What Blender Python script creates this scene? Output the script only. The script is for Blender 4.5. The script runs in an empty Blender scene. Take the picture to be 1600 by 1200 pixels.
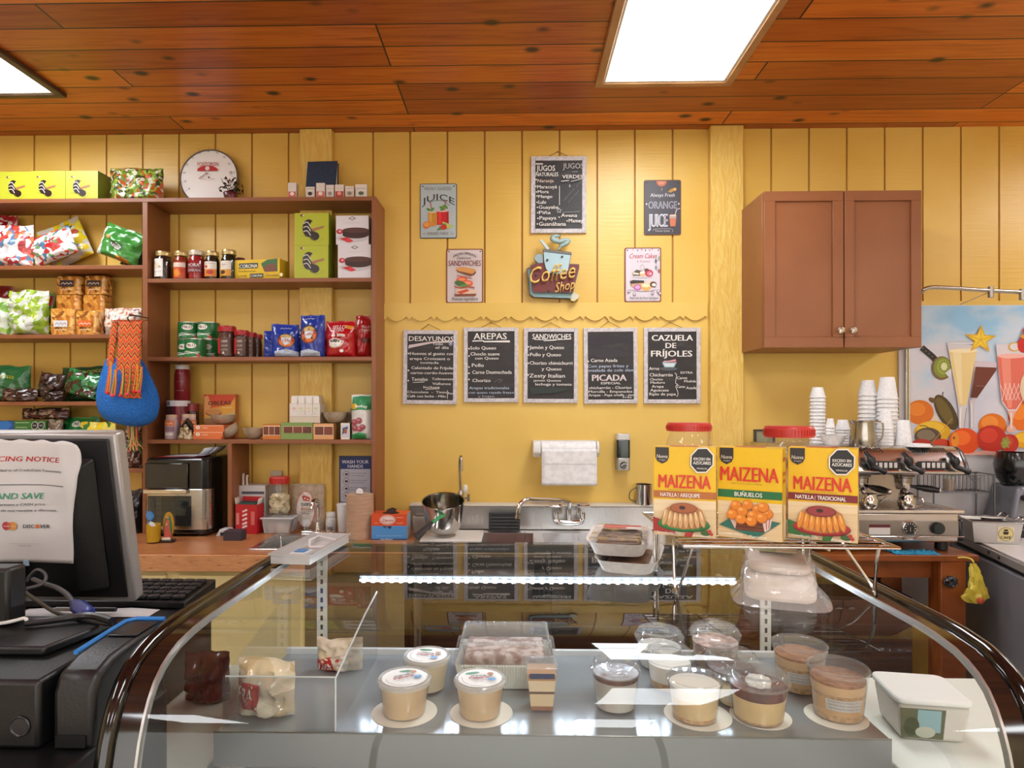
import bpy, bmesh, math, random
from mathutils import Vector, Matrix, noise as mnoise
SC = bpy.context.scene
COL = SC.collection
PI = math.pi
rnd = random.Random(7)
F, PSI, CX, HY, CAMZ = 1000.0, 0.022, 783.0, 635.0, 1.56
cam_data = bpy.data.cameras.new('camera')
cam_data.sensor_width = 36.0
cam_data.lens = F / 1600 * 36.0
cam_data.shift_x = (800 - CX) / 1600
cam_data.shift_y = (HY - 600) / 1600
cam_data.clip_start = 0.02
cam = bpy.data.objects.new('camera', cam_data)
COL.objects.link(cam)
cam.location = (0, 0, CAMZ)
cam.rotation_euler = (PI / 2, 0, PSI)
SC.camera = cam
world = bpy.data.worlds.new('world')
SC.world = world
world.use_nodes = True
world.node_tree.nodes['Background'].inputs[0].default_value = (1, 0.97, 0.92, 1)
world.node_tree.nodes['Background'].inputs[1].default_value = 3.0
SC.view_settings.view_transform = 'Standard'
SC.view_settings.look = 'None'
SC.view_settings.gamma = 1
SC.view_settings.use_curve_mapping = False
SC.view_settings.exposure = 0.0
LAMP = 16.0          # strength of every ceiling panel
YW = 3.5            # the back wall
def ray(px, py):
 a, b = (px - CX) / F, (HY - py) / F
 return Vector((-math.sin(PSI) + a * math.cos(PSI), math.cos(PSI) + a * math.sin(PSI), b))
def PY(px, py, Y):
 d = ray(px, py)
 return Vector((d.x * Y / d.y, Y, CAMZ + d.z * Y / d.y))
def PZ(px, py, Z):
 d = ray(px, py)
 t = (Z - CAMZ) / d.z
 return Vector((d.x * t, d.y * t, Z))
def XY(px, Y):
 return PY(px, 635, Y).x
def lin(c):
 return c / 12.92 if c <= 0.04045 else ((c + 0.055) / 1.055) ** 2.4
def rgb(h):
 return tuple(lin(int(h[i:i + 2], 16) / 255) for i in (0, 2, 4)) + (1,)
MC = {}
def mk(name):
 m = bpy.data.materials.new(name)
 m.use_nodes = True
 nt = m.node_tree
 b = nt.nodes['Principled BSDF']
 return m, nt, b
def nd(nt, kind, **kw):
 n = nt.nodes.new(kind)
 for k, v in kw.items():
  if k.startswith('i_'):
   n.inputs[k[2:].replace('_', ' ')].default_value = v
  else:
   setattr(n, k, v)
 return n
def M(h, rough=0.5, metal=0.0, coat=0.0, emit=0.0):
 key = (h, rough, metal, coat, emit)
 if key in MC:
  return MC[key]
 m, nt, b = mk('paint_' + h)
 b.inputs['Base Color'].default_value = rgb(h)
 b.inputs['Roughness'].default_value = rough
 b.inputs['Metallic'].default_value = metal
 if coat:
  b.inputs['Coat Weight'].default_value = coat
  b.inputs['Coat Roughness'].default_value = 0.08
 if emit:
  b.inputs['Emission Color'].default_value = rgb(h)
  b.inputs['Emission Strength'].default_value = emit
 MC[key] = m
 return m
def coords(nt, scale=(1, 1, 1), which='Object', rot=(0, 0, 0)):
 tc = nd(nt, 'ShaderNodeTexCoord')
 mp = nd(nt, 'ShaderNodeMapping')
 mp.inputs['Scale'].default_value = scale
 mp.inputs['Rotation'].default_value = rot
 nt.links.new(tc.outputs[which], mp.inputs['Vector'])
 return mp.outputs['Vector']
def ramp(nt, stops, interp='LINEAR'):
 r = nd(nt, 'ShaderNodeValToRGB')
 cr = r.color_ramp
 cr.interpolation = interp
 while len(cr.elements) < len(stops):
  cr.elements.new(0.5)
 for e, (p, c) in zip(cr.elements, stops):
  e.position = p
  e.color = rgb(c) if isinstance(c, str) else (c, c, c, 1)
 return r
def bump(nt, b, height, strength, dist=0.01):
 bp = nd(nt, 'ShaderNodeBump')
 bp.inputs['Strength'].default_value = strength
 bp.inputs['Distance'].default_value = dist
 nt.links.new(height, bp.inputs['Height'])
 nt.links.new(bp.outputs[0], b.inputs['Normal'])
def noisy(key, stops, scale=(1, 1, 1), ns=5.0, detail=4, rough=0.5, bstr=0.0, metal=0.0, dist=0.0, bd=0.01, coat=0.0):
 """noise-mottled surface"""
 if key in MC:
  return MC[key]
 m, nt, b = mk(key)
 n = nd(nt, 'ShaderNodeTexNoise')
 n.inputs['Scale'].default_value = ns
 n.inputs['Detail'].default_value = detail
 n.inputs['Distortion'].default_value = dist
 nt.links.new(coords(nt, scale), n.inputs['Vector'])
 r = ramp(nt, stops)
 nt.links.new(n.outputs['Fac'], r.inputs[0])
 nt.links.new(r.outputs[0], b.inputs['Base Color'])
 b.inputs['Roughness'].default_value = rough
 b.inputs['Metallic'].default_value = metal
 b.inputs['Coat Weight'].default_value = coat
 if bstr:
  bump(nt, b, n.outputs['Fac'], bstr, bd)
 MC[key] = m
 return m
def patchy(key, cols, scale=14.0, rough=0.25, crinkle=0.6):
 """printed glossy film: flat patches of the given colours, crinkled"""
 if key in MC:
  return MC[key]
 m, nt, b = mk(key)
 v = coords(nt)
 w = nd(nt, 'ShaderNodeTexNoise', i_Scale=scale * .8, i_Detail=2.0)
 nt.links.new(v, w.inputs['Vector'])
 a = nd(nt, 'ShaderNodeMix', data_type='VECTOR')
 a.inputs[0].default_value = .09
 nt.links.new(v, a.inputs[4])
 nt.links.new(w.outputs['Color'], a.inputs[5])
 n = nd(nt, 'ShaderNodeTexVoronoi', i_Scale=scale * 4.0)
 nt.links.new(a.outputs[1], n.inputs['Vector'])
 sp = nd(nt, 'ShaderNodeSeparateColor')
 nt.links.new(n.outputs['Color'], sp.inputs[0])
 k = len(cols)
 r = ramp(nt, [(i / k, c) for i, c in enumerate(cols)], 'CONSTANT')
 nt.links.new(sp.outputs[0], r.inputs[0])
 nt.links.new(r.outputs[0], b.inputs['Base Color'])
 b.inputs['Roughness'].default_value = rough
 b.inputs['Coat Weight'].default_value = 0.5
 c = nd(nt, 'ShaderNodeTexVoronoi', i_Scale=scale * 1.6)
 nt.links.new(v, c.inputs['Vector'])
 bump(nt, b, c.outputs['Distance'], crinkle, 0.006)
 MC[key] = m
 return m
def film(h, rough=0.22, crinkle=0.5, scale=30, metal=0.0):
 """plain coloured plastic film with crinkles"""
 key = ('film', h, rough, crinkle, scale, metal)
 if key in MC:
  return MC[key]
 m, nt, b = mk('film_' + h)
 b.inputs['Base Color'].default_value = rgb(h)
 b.inputs['Roughness'].default_value = rough
 b.inputs['Metallic'].default_value = metal
 b.inputs['Coat Weight'].default_value = 0.4
 c = nd(nt, 'ShaderNodeTexVoronoi', i_Scale=scale)
 nt.links.new(coords(nt), c.inputs['Vector'])
 bump(nt, b, c.outputs['Distance'], crinkle, 0.006)
 MC[key] = m
 return m
def clear(key='clear', tint=(1, 1, 1), gloss=0.03, ior=1.45, haze=0.0, crinkle=0.0, facing=1.0):
 """thin clear pane or plastic: see-through, with Fresnel reflection and a little milky haze"""
 key = ('clear', key)
 if key in MC:
  return MC[key]
 m = bpy.data.materials.new('clear_' + key[1])
 m.use_nodes = True
 nt = m.node_tree
 nt.nodes.clear()
 out = nd(nt, 'ShaderNodeOutputMaterial')
 tr = nd(nt, 'ShaderNodeBsdfTransparent')
 tr.inputs[0].default_value = tint + (1,)
 gl = nd(nt, 'ShaderNodeBsdfGlossy')
 gl.inputs['Roughness'].default_value = gloss
 fr = nd(nt, 'ShaderNodeFresnel')
 fr.inputs['IOR'].default_value = ior
 mx = nd(nt, 'ShaderNodeMixShader')
 ge = nd(nt, 'ShaderNodeNewGeometry')
 fw = nd(nt, 'ShaderNodeMath', operation='SUBTRACT')
 fw.inputs[0].default_value = 1.0
 nt.links.new(ge.outputs['Backfacing'], fw.inputs[1])
 fm = nd(nt, 'ShaderNodeMath', operation='MULTIPLY')
 nt.links.new(fr.outputs[0], fm.inputs[0])
 nt.links.new(fw.outputs[0], fm.inputs[1])
 nt.links.new(fm.outputs[0], mx.inputs[0])
 a = tr.outputs[0]
 if haze:
  df = nd(nt, 'ShaderNodeBsdfDiffuse')
  df.inputs[0].default_value = (0.9, 0.9, 0.9, 1)
  hm = nd(nt, 'ShaderNodeMixShader')
  hm.inputs[0].default_value = haze
  nt.links.new(a, hm.inputs[1])
  nt.links.new(df.outputs[0], hm.inputs[2])
  a = hm.outputs[0]
 nt.links.new(a, mx.inputs[1])
 nt.links.new(gl.outputs[0], mx.inputs[2])
 nt.links.new(mx.outputs[0], out.inputs[0])
 if crinkle:
  c = nd(nt, 'ShaderNodeTexVoronoi', i_Scale=26.0)
  nt.links.new(coords(nt), c.inputs['Vector'])
  bp = nd(nt, 'ShaderNodeBump', i_Strength=crinkle, i_Distance=0.01)
  nt.links.new(c.outputs['Distance'], bp.inputs['Height'])
  nt.links.new(bp.outputs[0], gl.inputs['Normal'])
  nt.links.new(bp.outputs[0], fr.inputs['Normal'])
 MC[key] = m
 return m
def steel(key='steel', h='c4c4c2', rough=0.28, sc=(2, 2, 120), bs=0.06):
 if key in MC:
  return MC[key]
 m, nt, b = mk(key)
 n = nd(nt, 'ShaderNodeTexNoise', i_Scale=6.0, i_Detail=3.0)
 nt.links.new(coords(nt, sc), n.inputs['Vector'])
 b.inputs['Base Color'].default_value = rgb(h)
 b.inputs['Metallic'].default_value = 1
 r = ramp(nt, [(0.3, max(rough - .03, .03)), (0.7, rough + .03)])
 nt.links.new(n.outputs['Fac'], r.inputs[0])
 nt.links.new(r.outputs[0], b.inputs['Roughness'])
 bump(nt, b, n.outputs['Fac'], bs * .35, 0.002)
 MC[key] = m
 return m
def chrome():
 return M('dcdcdc', 0.08, 1.0)
class MB:
 def __init__(s):
  s.v, s.f, s.mi, s.sm, s.mats = [], [], [], [], []
 def mat(s, m):
  if m not in s.mats:
   s.mats.append(m)
  return s.mats.index(m)
 def add(s, vs, fs, m, smooth=False, T=None):
  o = len(s.v)
  k = s.mat(m)
  for p in vs:
   p = Vector(p)
   s.v.append(tuple(T @ p) if T is not None else tuple(p))
  for f in fs:
   s.f.append([i + o for i in f])
   s.mi.append(k)
   s.sm.append(smooth)
  return s
 def box(s, x0, x1, y0, y1, z0, z1, m, T=None):
  vs = [(x, y, z) for x in (x0, x1) for y in (y0, y1) for z in (z0, z1)]
  return s.add(vs, [(0, 1, 3, 2), (4, 6, 7, 5), (0, 4, 5, 1), (2, 3, 7, 6), (0, 2, 6, 4), (1, 5, 7, 3)], m, False, T)
 def prism(s, poly, a, b, m, axis='y', T=None):
  """polygon (u,v) extruded from a to b along axis"""
  mp = {'y': lambda u, v, w: (u, w, v), 'x': lambda u, v, w: (w, u, v), 'z': lambda u, v, w: (u, v, w)}[axis]
  n = len(poly)
  vs = [mp(u, v, a) for u, v in poly] + [mp(u, v, b) for u, v in poly]
  fs = [tuple(range(n)), tuple(range(2 * n - 1, n - 1, -1))]
  fs += [(i, i + n, (i + 1) % n + n, (i + 1) % n) for i in range(n)]
  return s.add(vs, fs, m, False, T)
 def lathe(s, prof, m, c=(0, 0, 0), n=24, T=None, smooth=True, sx=1, sy=1):
  vs, fs = [], []
  for r, z in prof:
   for i in range(n):
    a = 2 * PI * i / n
    vs.append((c[0] + r * sx * math.cos(a), c[1] + r * sy * math.sin(a), c[2] + z))
  for k in range(len(prof) - 1):
   for i in range(n):
    j = (i + 1) % n
    fs.append((k * n + i, k * n + j, (k + 1) * n + j, (k + 1) * n + i))
  if prof[0][0] > 1e-6:
   fs.append(tuple(range(n - 1, -1, -1)))
  if prof[-1][0] > 1e-6:
   fs.append(tuple(range((len(prof) - 1) * n, len(prof) * n)))
  return s.add(vs, fs, m, smooth, T)
 def shell(s, prof, m, c=(0, 0, 0), n=24, T=None, smooth=True, sx=1, sy=1):
  """lathe without end caps"""
  k0 = len(s.f)
  s.lathe(prof, m, c, n, T, smooth, sx, sy)
  for end in (1, 0):
   if prof[0 if end == 0 else -1][0] > 1e-6:
    i = len(s.f) - 1
    while i >= k0 and len(s.f[i]) != n:
     i -= 1
    if i >= k0:
     del s.f[i], s.mi[i], s.sm[i]
  return s
 def cyl(s, p0, p1, r0, m, r1=None, n=16, smooth=True):
  r1 = r0 if r1 is None else r1
  p0, p1 = Vector(p0), Vector(p1)
  d = p1 - p0
  T = Matrix.Translation(p0) @ d.to_track_quat('Z', 'Y').to_matrix().to_4x4()
  return s.lathe([(r0, 0), (r1, d.length)], m, (0, 0, 0), n, T, smooth)
 def tube(s, pts, r, m, n=8, curve=0, closed=False, flat=1.0):
  pts = [Vector(p) for p in pts]
  if curve:
   q, L = [], len(pts)
   rng = range(L if closed else L - 1)
   for i in rng:
    g = lambda j: pts[j % L] if closed else pts[max(0, min(L - 1, j))]
    a, b, c, d = g(i - 1), g(i), g(i + 1), g(i + 2)
    for t in range(curve):
     t = t / curve
     q.append(0.5 * ((2 * b) + (c - a) * t + (2 * a - 5 * b + 4 * c - d) * t * t + (3 * b - a - 3 * c + d) * t ** 3))
   if not closed:
    q.append(pts[-1])
   pts = q
  vs, fs, L = [], [], len(pts)
  up = None
  for i, p in enumerate(pts):
   a = pts[(i - 1) % L] if closed else pts[max(i - 1, 0)]
   b = pts[(i + 1) % L] if closed else pts[min(i + 1, L - 1)]
   t = (b - a)
   t = t.normalized() if t.length > 1e-9 else Vector((0, 0, 1))
   if up is None:
    up = t.orthogonal().normalized()
   up = (up - t * up.dot(t))
   up = up.normalized() if up.length > 1e-6 else t.orthogonal().normalized()
   w = t.cross(up)
   rr = r[i * len(r) // L] if isinstance(r, (list, tuple)) else r
   for k in range(n):
    an = 2 * PI * k / n
    vs.append(p + up * math.cos(an) * rr + w * math.sin(an) * rr * flat)
  for i in range(L if closed else L - 1):
   for k in range(n):
    a, b = i * n + k, i * n + (k + 1) % n
    c, d = ((i + 1) % L) * n + (k + 1) % n, ((i + 1) % L) * n + k
    fs.append((a, b, c, d))
  if not closed:
   fs.append(tuple(range(n - 1, -1, -1)))
   fs.append(tuple(range((L - 1) * n, L * n)))
  return s.add(vs, fs, m, True)
 def grid(s, nu, nv, fn, m, smooth=True, wrap=False):
  vs = [fn(i / (nu - (0 if wrap else 1)), j / (nv - 1)) for j in range(nv) for i in range(nu)]
  fs = []
  for j in range(nv - 1):
   for i in range(nu if wrap else nu - 1):
    k = (i + 1) % nu
    fs.append((j * nu + i, j * nu + k, (j + 1) * nu + k, (j + 1) * nu + i))
  return s.add(vs, fs, m, smooth)
 def ball(s, c, r, m, n=14, sz=1.0, sx=1.0, sy=1.0):
  k = n // 2
  return s.lathe([(r * math.sin(PI * i / k), -r * sz * math.cos(PI * i / k)) for i in range(k + 1)], m, c, n, None, True, sx, sy)
 def obj(s, name, parent=None, loc=(0, 0, 0), rz=0, bevel=0, sub=0, rot=None, kind=None, solid=0, weld=False, flip=False):
  me = bpy.data.meshes.new(name)
  me.from_pydata(s.v, [], s.f)
  for m in s.mats:
   me.materials.append(m)
  me.polygons.foreach_set('material_index', s.mi)
  me.polygons.foreach_set('use_smooth', s.sm)
  me.update()
  bm = bmesh.new()
  bm.from_mesh(me)
  if weld:
   bmesh.ops.remove_doubles(bm, verts=bm.verts, dist=1e-5)
  if flip:
   bmesh.ops.remove_doubles(bm, verts=bm.verts, dist=1e-6)
   bmesh.ops.recalc_face_normals(bm, faces=bm.faces)
   bmesh.ops.split_edges(bm, edges=[e for e in bm.edges if e.calc_face_angle(0) > .8])
  else:
   bmesh.ops.recalc_face_normals(bm, faces=bm.faces)
  bm.to_mesh(me)
  bm.free()
  me.set_sharp_from_angle(angle=.75)
  o = bpy.data.objects.new(name, me)
  COL.objects.link(o)
  o.location = loc
  o.rotation_euler = rot if rot else (0, 0, rz)
  if parent:
   o.parent = parent
  if kind:
   o['kind'] = kind
  if solid:
   md = o.modifiers.new('thickness', 'SOLIDIFY')
   md.thickness = solid
   md.offset = 0
  if bevel:
   md = o.modifiers.new('edges', 'BEVEL')
   md.width = bevel
   md.segments = 2
   md.limit_method = 'ANGLE'
   md.angle_limit = 0.6
   md.harden_normals = False
  if sub:
   md = o.modifiers.new('smooth', 'SUBSURF')
   md.levels = md.render_levels = sub
  return o
def thing(name, label, cat, loc, rz=0, group=None, rot=None):
 o = bpy.data.objects.new(name, None)
 COL.objects.link(o)
 o.empty_display_size = 0.05
 o.location = loc
 o.rotation_euler = rot if rot else (0, 0, rz)
 return tag(o, label, cat, group)
def tag(o, label, cat, group=None, kind=None):
 o['label'] = label
 o['category'] = cat
 if group:
  o['group'] = group
 if kind:
  o['kind'] = kind
 return o
def dup(root, loc, rz=None, label=None, group=None, scale=None):
 r = root.copy()
 COL.objects.link(r)
 r.location = loc
 if rz is not None:
  r.rotation_euler = (0, 0, rz)
 if label:
  r['label'] = label
 if group:
  r['group'] = group
 if scale:
  r.scale = scale
 for ch in list(root.children):
  c = ch.copy()
  COL.objects.link(c)
  c.parent = r
  for g in list(ch.children):
   d = g.copy()
   COL.objects.link(d)
   d.parent = c
 return r
def structure(mb, name, **kw):
 return mb.obj(name, kind='structure', **kw)
TXT = {}
def glyphs(t, bold=0.0, shear=0.0, sp=1.0):
 key = (t, bold, shear, sp)
 if key not in TXT:
  c = bpy.data.curves.new('t', 'FONT')
  c.body = t
  c.resolution_u = 2
  c.offset = bold
  c.shear = shear
  c.space_character = sp
  o = bpy.data.objects.new('t', c)
  me = bpy.data.meshes.new_from_object(o)
  TXT[key] = ([(v.co.x, v.co.y) for v in me.vertices], [tuple(p.vertices) for p in me.polygons])
  bpy.data.objects.remove(o)
  bpy.data.curves.remove(c)
  bpy.data.meshes.remove(me)
 return TXT[key]
class DC:
 """print on a face: shapes given in picture-crop units (x right, y down), turned into metres about an origin"""
 def __init__(s, crop, org, Y):
  s.ox, s.oy, s.s = crop
  s.bx, s.by = org
  s.k = Y / F
  s.items = []
  s.r = 0.4
 def uv(s, x, y):
  return ((s.ox + x / s.s - s.bx) * s.k, (s.by - s.oy - y / s.s) * s.k)
 def L(s, n):
  return n / s.s * s.k
 def mt(s, c):
  return M(c, s.r) if isinstance(c, str) else c
 def poly(s, pts, c):
  s.items.append(([s.uv(*p) for p in pts], [tuple(range(len(pts)))], s.mt(c)))
  return s
 def rect(s, x0, y0, x1, y1, c):
  return s.poly([(x0, y0), (x1, y0), (x1, y1), (x0, y1)], c)
 def ell(s, x, y, rx, ry, c, rot=0, n=20):
  ca, sa = math.cos(rot), math.sin(rot)
  p = []
  for i in range(n):
   a = 2 * PI * i / n
   u, v = rx * math.cos(a), ry * math.sin(a)
   p.append((x + u * ca - v * sa, y + u * sa + v * ca))
  return s.poly(p, c)
 def line(s, pts, w, c, curve=0):
  if curve:
   q, L = [], len(pts)
   for i in range(L - 1):
    g = lambda j: Vector(pts[max(0, min(L - 1, j))])
    a, b, cc, d = g(i - 1), g(i), g(i + 1), g(i + 2)
    for t in range(curve):
     t = t / curve
     q.append(tuple(0.5 * ((2 * b) + (cc - a) * t + (2 * a - 5 * b + 4 * cc - d) * t * t + (3 * b - a - 3 * cc + d) * t ** 3)))
   q.append(tuple(pts[-1]))
   pts = q
  vs, fs = [], []
  for i, p in enumerate(pts):
   a, b = Vector(pts[max(i - 1, 0)]), Vector(pts[min(i + 1, len(pts) - 1)])
   t = (b - a)
   t = t.normalized() if t.length else Vector((1, 0))
   nrm = Vector((-t.y, t.x)) * w / 2
   vs += [s.uv(p[0] + nrm.x, p[1] + nrm.y), s.uv(p[0] - nrm.x, p[1] - nrm.y)]
  for i in range(len(pts) - 1):
   fs.append((2 * i, 2 * i + 1, 2 * i + 3, 2 * i + 2))
  s.items.append((vs, fs, s.mt(c)))
  return s
 def text(s, t, x0, x1, base, cap, c, bold=0.0, shear=0.0, slope=0.0, arc=0.0):
  """text filling x0..x1, baseline and capital height in crop units; slope = rise over run downwards; arc = sagitta"""
  if t == '~':
   n = max(4, int((x1 - x0) / cap / .5))
   return s.line([(x0 + (x1 - x0) * i / n, base - cap * (.15 + .7 * ((i * 7) % 3) / 2)) for i in range(n + 1)], cap * .22, c)
  if bold > 0:
   dx = bold * cap * 1.3
   for i in range(2):
    s.text(t, x0 + dx * i, x1 - dx * (2 - i), base, cap, c, 0, shear, slope, arc)
   x0 += 2 * dx
   bold = 0
  vs, fs = glyphs(t, bold, shear)
  if not vs:
   return s
  a, b = min(v[0] for v in vs), max(v[0] for v in vs)
  out = []
  for x, y in vs:
   f = (x - a) / (b - a)
   X = x0 + (x1 - x0) * f
   Yv = base - y / 0.729 * cap + slope * (X - x0) + arc * (2 * f - 1) ** 2
   out.append(s.uv(X, Yv))
  s.items.append((out, fs, s.mt(c)))
  return s
 def chalk(s, lines, c='e9e6e0', bold=0.012):
  for ln in lines:
   s.text(*ln[:5], ln[5] if len(ln) > 5 else c, bold)
  return s
 def into(s, mb, y0=0.0, eps=0.00025, fn=None, T=None, fine=0.012):
  """append to a mesh; fn(u, v, lift) maps onto a curved surface"""
  for k, (vs, fs, m) in enumerate(s.items):
   h = eps * (k + 1)
   if fn is None:
    mb.add([(u, y0 - h, v) for u, v in vs], fs, m, False, T)
   else:
    bm = bmesh.new()
    bv = [bm.verts.new((u, v, 0)) for u, v in vs]
    for f in fs:
     try:
      bm.faces.new([bv[i] for i in f])
     except ValueError:
      pass
    for _ in range(4):
     bmesh.ops.triangulate(bm, faces=bm.faces[:])
     ed = [e for e in bm.edges if e.calc_length() > fine]
     if not ed:
      break
     bmesh.ops.subdivide_edges(bm, edges=ed, cuts=1)
    bmesh.ops.triangulate(bm, faces=bm.faces[:])
    bm.verts.index_update()
    mb.add([fn(v.co.x, v.co.y, h) for v in bm.verts], [[v.index for v in f.verts] for f in bm.faces], m, True, T)
    bm.free()
  return mb
 def obj(s, name, parent, y0=0.0, fn=None, T=None, eps=0.00025, fine=0.012, loc=(0, 0, 0), rot=None):
  mb = MB()
  s.into(mb, y0, eps, fn, T, fine)
  me = bpy.data.meshes.new(name)
  me.from_pydata(mb.v, [], mb.f)
  for m in mb.mats:
   me.materials.append(m)
  me.polygons.foreach_set('material_index', mb.mi)
  me.update()
  o = bpy.data.objects.new(name, me)
  COL.objects.link(o)
  o.location = loc
  if rot:
   o.rotation_euler = rot
  o.parent = parent
  return o
def wrap(R):
 """onto a standing cylinder of radius R about the origin, facing the room"""
 return lambda u, v, h: ((R + h) * math.sin(u / R), -(R + h) * math.cos(u / R), v)
CA, CB, CC, CD = (0, 220, 5), (220, 220, 4), (0, 440, 5), (220, 460, 4)
CE, CF, CG, CH = (200, 680, 3.81), (0, 640, 4.285), (0, 880, 3.75), (560, 660, 3.2)
CI, CJ, CK, CL = (620, 220, 3.2), (610, 490, 6.4), (810, 490, 5.161), (980, 640, 4)
CM, CN, CO, CP = (1240, 570, 4), (1360, 440, 4.2875), (900, 820, 3.636), (1240, 820, 3.158)
CQ, CR, CS, CT = (140, 840, 3.2), (540, 940, 4), (880, 940, 4), (1180, 940, 3.81)
CU, CV, CW2, CX2 = (650, 280, 6), (810, 230, 4.8), (970, 270, 5.718), (1320, 680, 6.668)
PHOTO = (0, 0, 1)
# ================================================================ room
ZC = PY(790, 205, YW).z            # ceiling height
XL, XR, YB = -4.6, 4.6, -4.2
def wall_paint():
 m, nt, b = mk('yellow_paint')
 v = coords(nt, (1.2, 1, 34))
 n = nd(nt, 'ShaderNodeTexNoise', i_Scale=3.0, i_Detail=5.0, i_Distortion=0.4)
 nt.links.new(v, n.inputs['Vector'])
 n2 = nd(nt, 'ShaderNodeTexNoise', i_Scale=2.2, i_Detail=3.0)
 nt.links.new(coords(nt), n2.inputs['Vector'])
 r = ramp(nt, [(0.3, 'dcb14f'), (0.7, 'e6c063')])
 nt.links.new(n2.outputs['Fac'], r.inputs[0])
 nt.links.new(r.outputs[0], b.inputs['Base Color'])
 b.inputs['Roughness'].default_value = 0.36
 bump(nt, b, n.outputs['Fac'], 0.22, 0.004)
 return m
def flat_paint():
 return noisy('yellow_paint_smooth', [(0.3, 'dcb553'), (0.7, 'e5c163')], ns=2.5, rough=0.42, bstr=0.03)
def post_paint():
 return noisy('yellow_paint_rough', [(0.3, 'd9ae4d'), (0.7, 'e8c76c')], scale=(9, 9, 2.2), ns=3.5, detail=6, rough=0.42, bstr=0.55, dist=1.6, bd=0.008)
WALL, FLATP, POST = wall_paint(), flat_paint(), post_paint()
def wood_ceiling():
 m, nt, b = mk('stained_planks')
 tc = nd(nt, 'ShaderNodeTexCoord')
 br = nd(nt, 'ShaderNodeTexBrick')
 br.offset, br.offset_frequency, br.squash = 0.43, 3, 1
 for k, x in (('Scale', 1.0), ('Mortar Size', 0.004), ('Mortar Smooth', 0.2), ('Bias', 0.0), ('Brick Width', 2.9), ('Row Height', 0.155)):
  br.inputs[k].default_value = x
 br.inputs['Color1'].default_value = (0, 0, 0, 1)
 br.inputs['Color2'].default_value = (1, 1, 1, 1)
 br.inputs['Mortar'].default_value = (0.5, 0.5, 0.5, 1)
 mp0 = nd(nt, 'ShaderNodeMapping')
 mp0.inputs['Location'].default_value = (0.55, -0.03, 0)
 nt.links.new(tc.outputs['Object'], mp0.inputs['Vector'])
 nt.links.new(mp0.outputs[0], br.inputs['Vector'])
 ad = nd(nt, 'ShaderNodeVectorMath', operation='MULTIPLY_ADD')
 ad.inputs[1].default_value = (9, 3, 5)
 nt.links.new(br.outputs['Color'], ad.inputs[0])
 nt.links.new(tc.outputs['Object'], ad.inputs[2])
 mp = nd(nt, 'ShaderNodeMapping')
 mp.inputs['Scale'].default_value = (0.9, 17, 1)
 nt.links.new(ad.outputs[0], mp.inputs['Vector'])
 g = nd(nt, 'ShaderNodeTexNoise', i_Scale=2.2, i_Detail=7.0, i_Distortion=1.4)
 nt.links.new(mp.outputs[0], g.inputs['Vector'])
 r = ramp(nt, [(0.25, 'ad5618'), (0.5, 'de7a25'), (0.75, 'e89034')])
 nt.links.new(g.outputs['Fac'], r.inputs[0])
 tint = nd(nt, 'ShaderNodeMix', data_type='RGBA', blend_type='MULTIPLY')
 tint.inputs[0].default_value = 1.0
 r2 = ramp(nt, [(0.0, 'b8a294'), (0.5, 'ece4dc'), (1.0, 'ffffff')])
 nt.links.new(br.outputs['Color'], r2.inputs[0])
 nt.links.new(r.outputs[0], tint.inputs[6])
 nt.links.new(r2.outputs[0], tint.inputs[7])
 mp2 = nd(nt, 'ShaderNodeMapping')
 mp2.inputs['Scale'].default_value = (4.2, 6.6, 1)
 nt.links.new(tc.outputs['Object'], mp2.inputs['Vector'])
 vo = nd(nt, 'ShaderNodeTexVoronoi', i_Scale=1.0, i_Randomness=1.0)
 nt.links.new(mp2.outputs[0], vo.inputs['Vector'])
 r3 = ramp(nt, [(0.0, 0.0), (0.09, 0.05), (0.14, 0.6), (0.19, 1.0)])
 nt.links.new(vo.outputs['Distance'], r3.inputs[0])
 kn = nd(nt, 'ShaderNodeMix', data_type='RGBA', blend_type='MIX')
 kn.inputs[6].default_value = rgb('2c1206')
 nt.links.new(r3.outputs[0], kn.inputs[0])
 nt.links.new(tint.outputs[2], kn.inputs[7])
 jn = nd(nt, 'ShaderNodeMix', data_type='RGBA', blend_type='MIX')
 nt.links.new(br.outputs['Fac'], jn.inputs[0])
 nt.links.new(kn.outputs[2], jn.inputs[6])
 jn.inputs[7].default_value = rgb('1c0a03')
 nt.links.new(jn.outputs[2], b.inputs['Base Color'])
 b.inputs['Roughness'].default_value = 0.36
 iv = nd(nt, 'ShaderNodeMath', operation='SUBTRACT')
 iv.inputs[0].default_value = 1.0
 nt.links.new(br.outputs['Fac'], iv.inputs[1])
 bump(nt, b, iv.outputs[0], 0.6, 0.006)
 return m
structure(MB().box(XL, XR, YB, YW + .1, ZC, ZC + .06, wood_ceiling()), 'ceiling')
structure(MB().box(XL, XR, YB, YW + .1, -.06, 0, noisy('floor_tile', [(0.3, 'b8b0a4'), (0.7, 'cfc8bc')], ns=3, rough=0.35)), 'floor')
SIDE = noisy('pale_wall', [(0.3, 'd9c79a'), (0.7, 'e2d2a8')], ns=2, rough=0.5)
structure(MB().box(XL - .1, XL, YB, YW, 0, ZC, SIDE), 'wall_left')
structure(MB().box(XR, XR + .1, YB, YW, 0, ZC, SIDE), 'wall_right')
wf = MB()
for a, b, c, d in ((XL, -3.6, 0, ZC), (3.6, XR, 0, ZC), (-3.6, 3.6, 0, .7), (-3.6, 3.6, 2.6, ZC)):
 wf.box(a, b, YB - .1, YB, c, d, SIDE)
structure(wf, 'wall_front')
wn = MB()
for a in (-3.6, -1.2, 1.2, 3.55):
 wn.box(a, a + .05, YB - .08, YB - .02, .7, 2.6, M('3a3a3c', .4))
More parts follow.
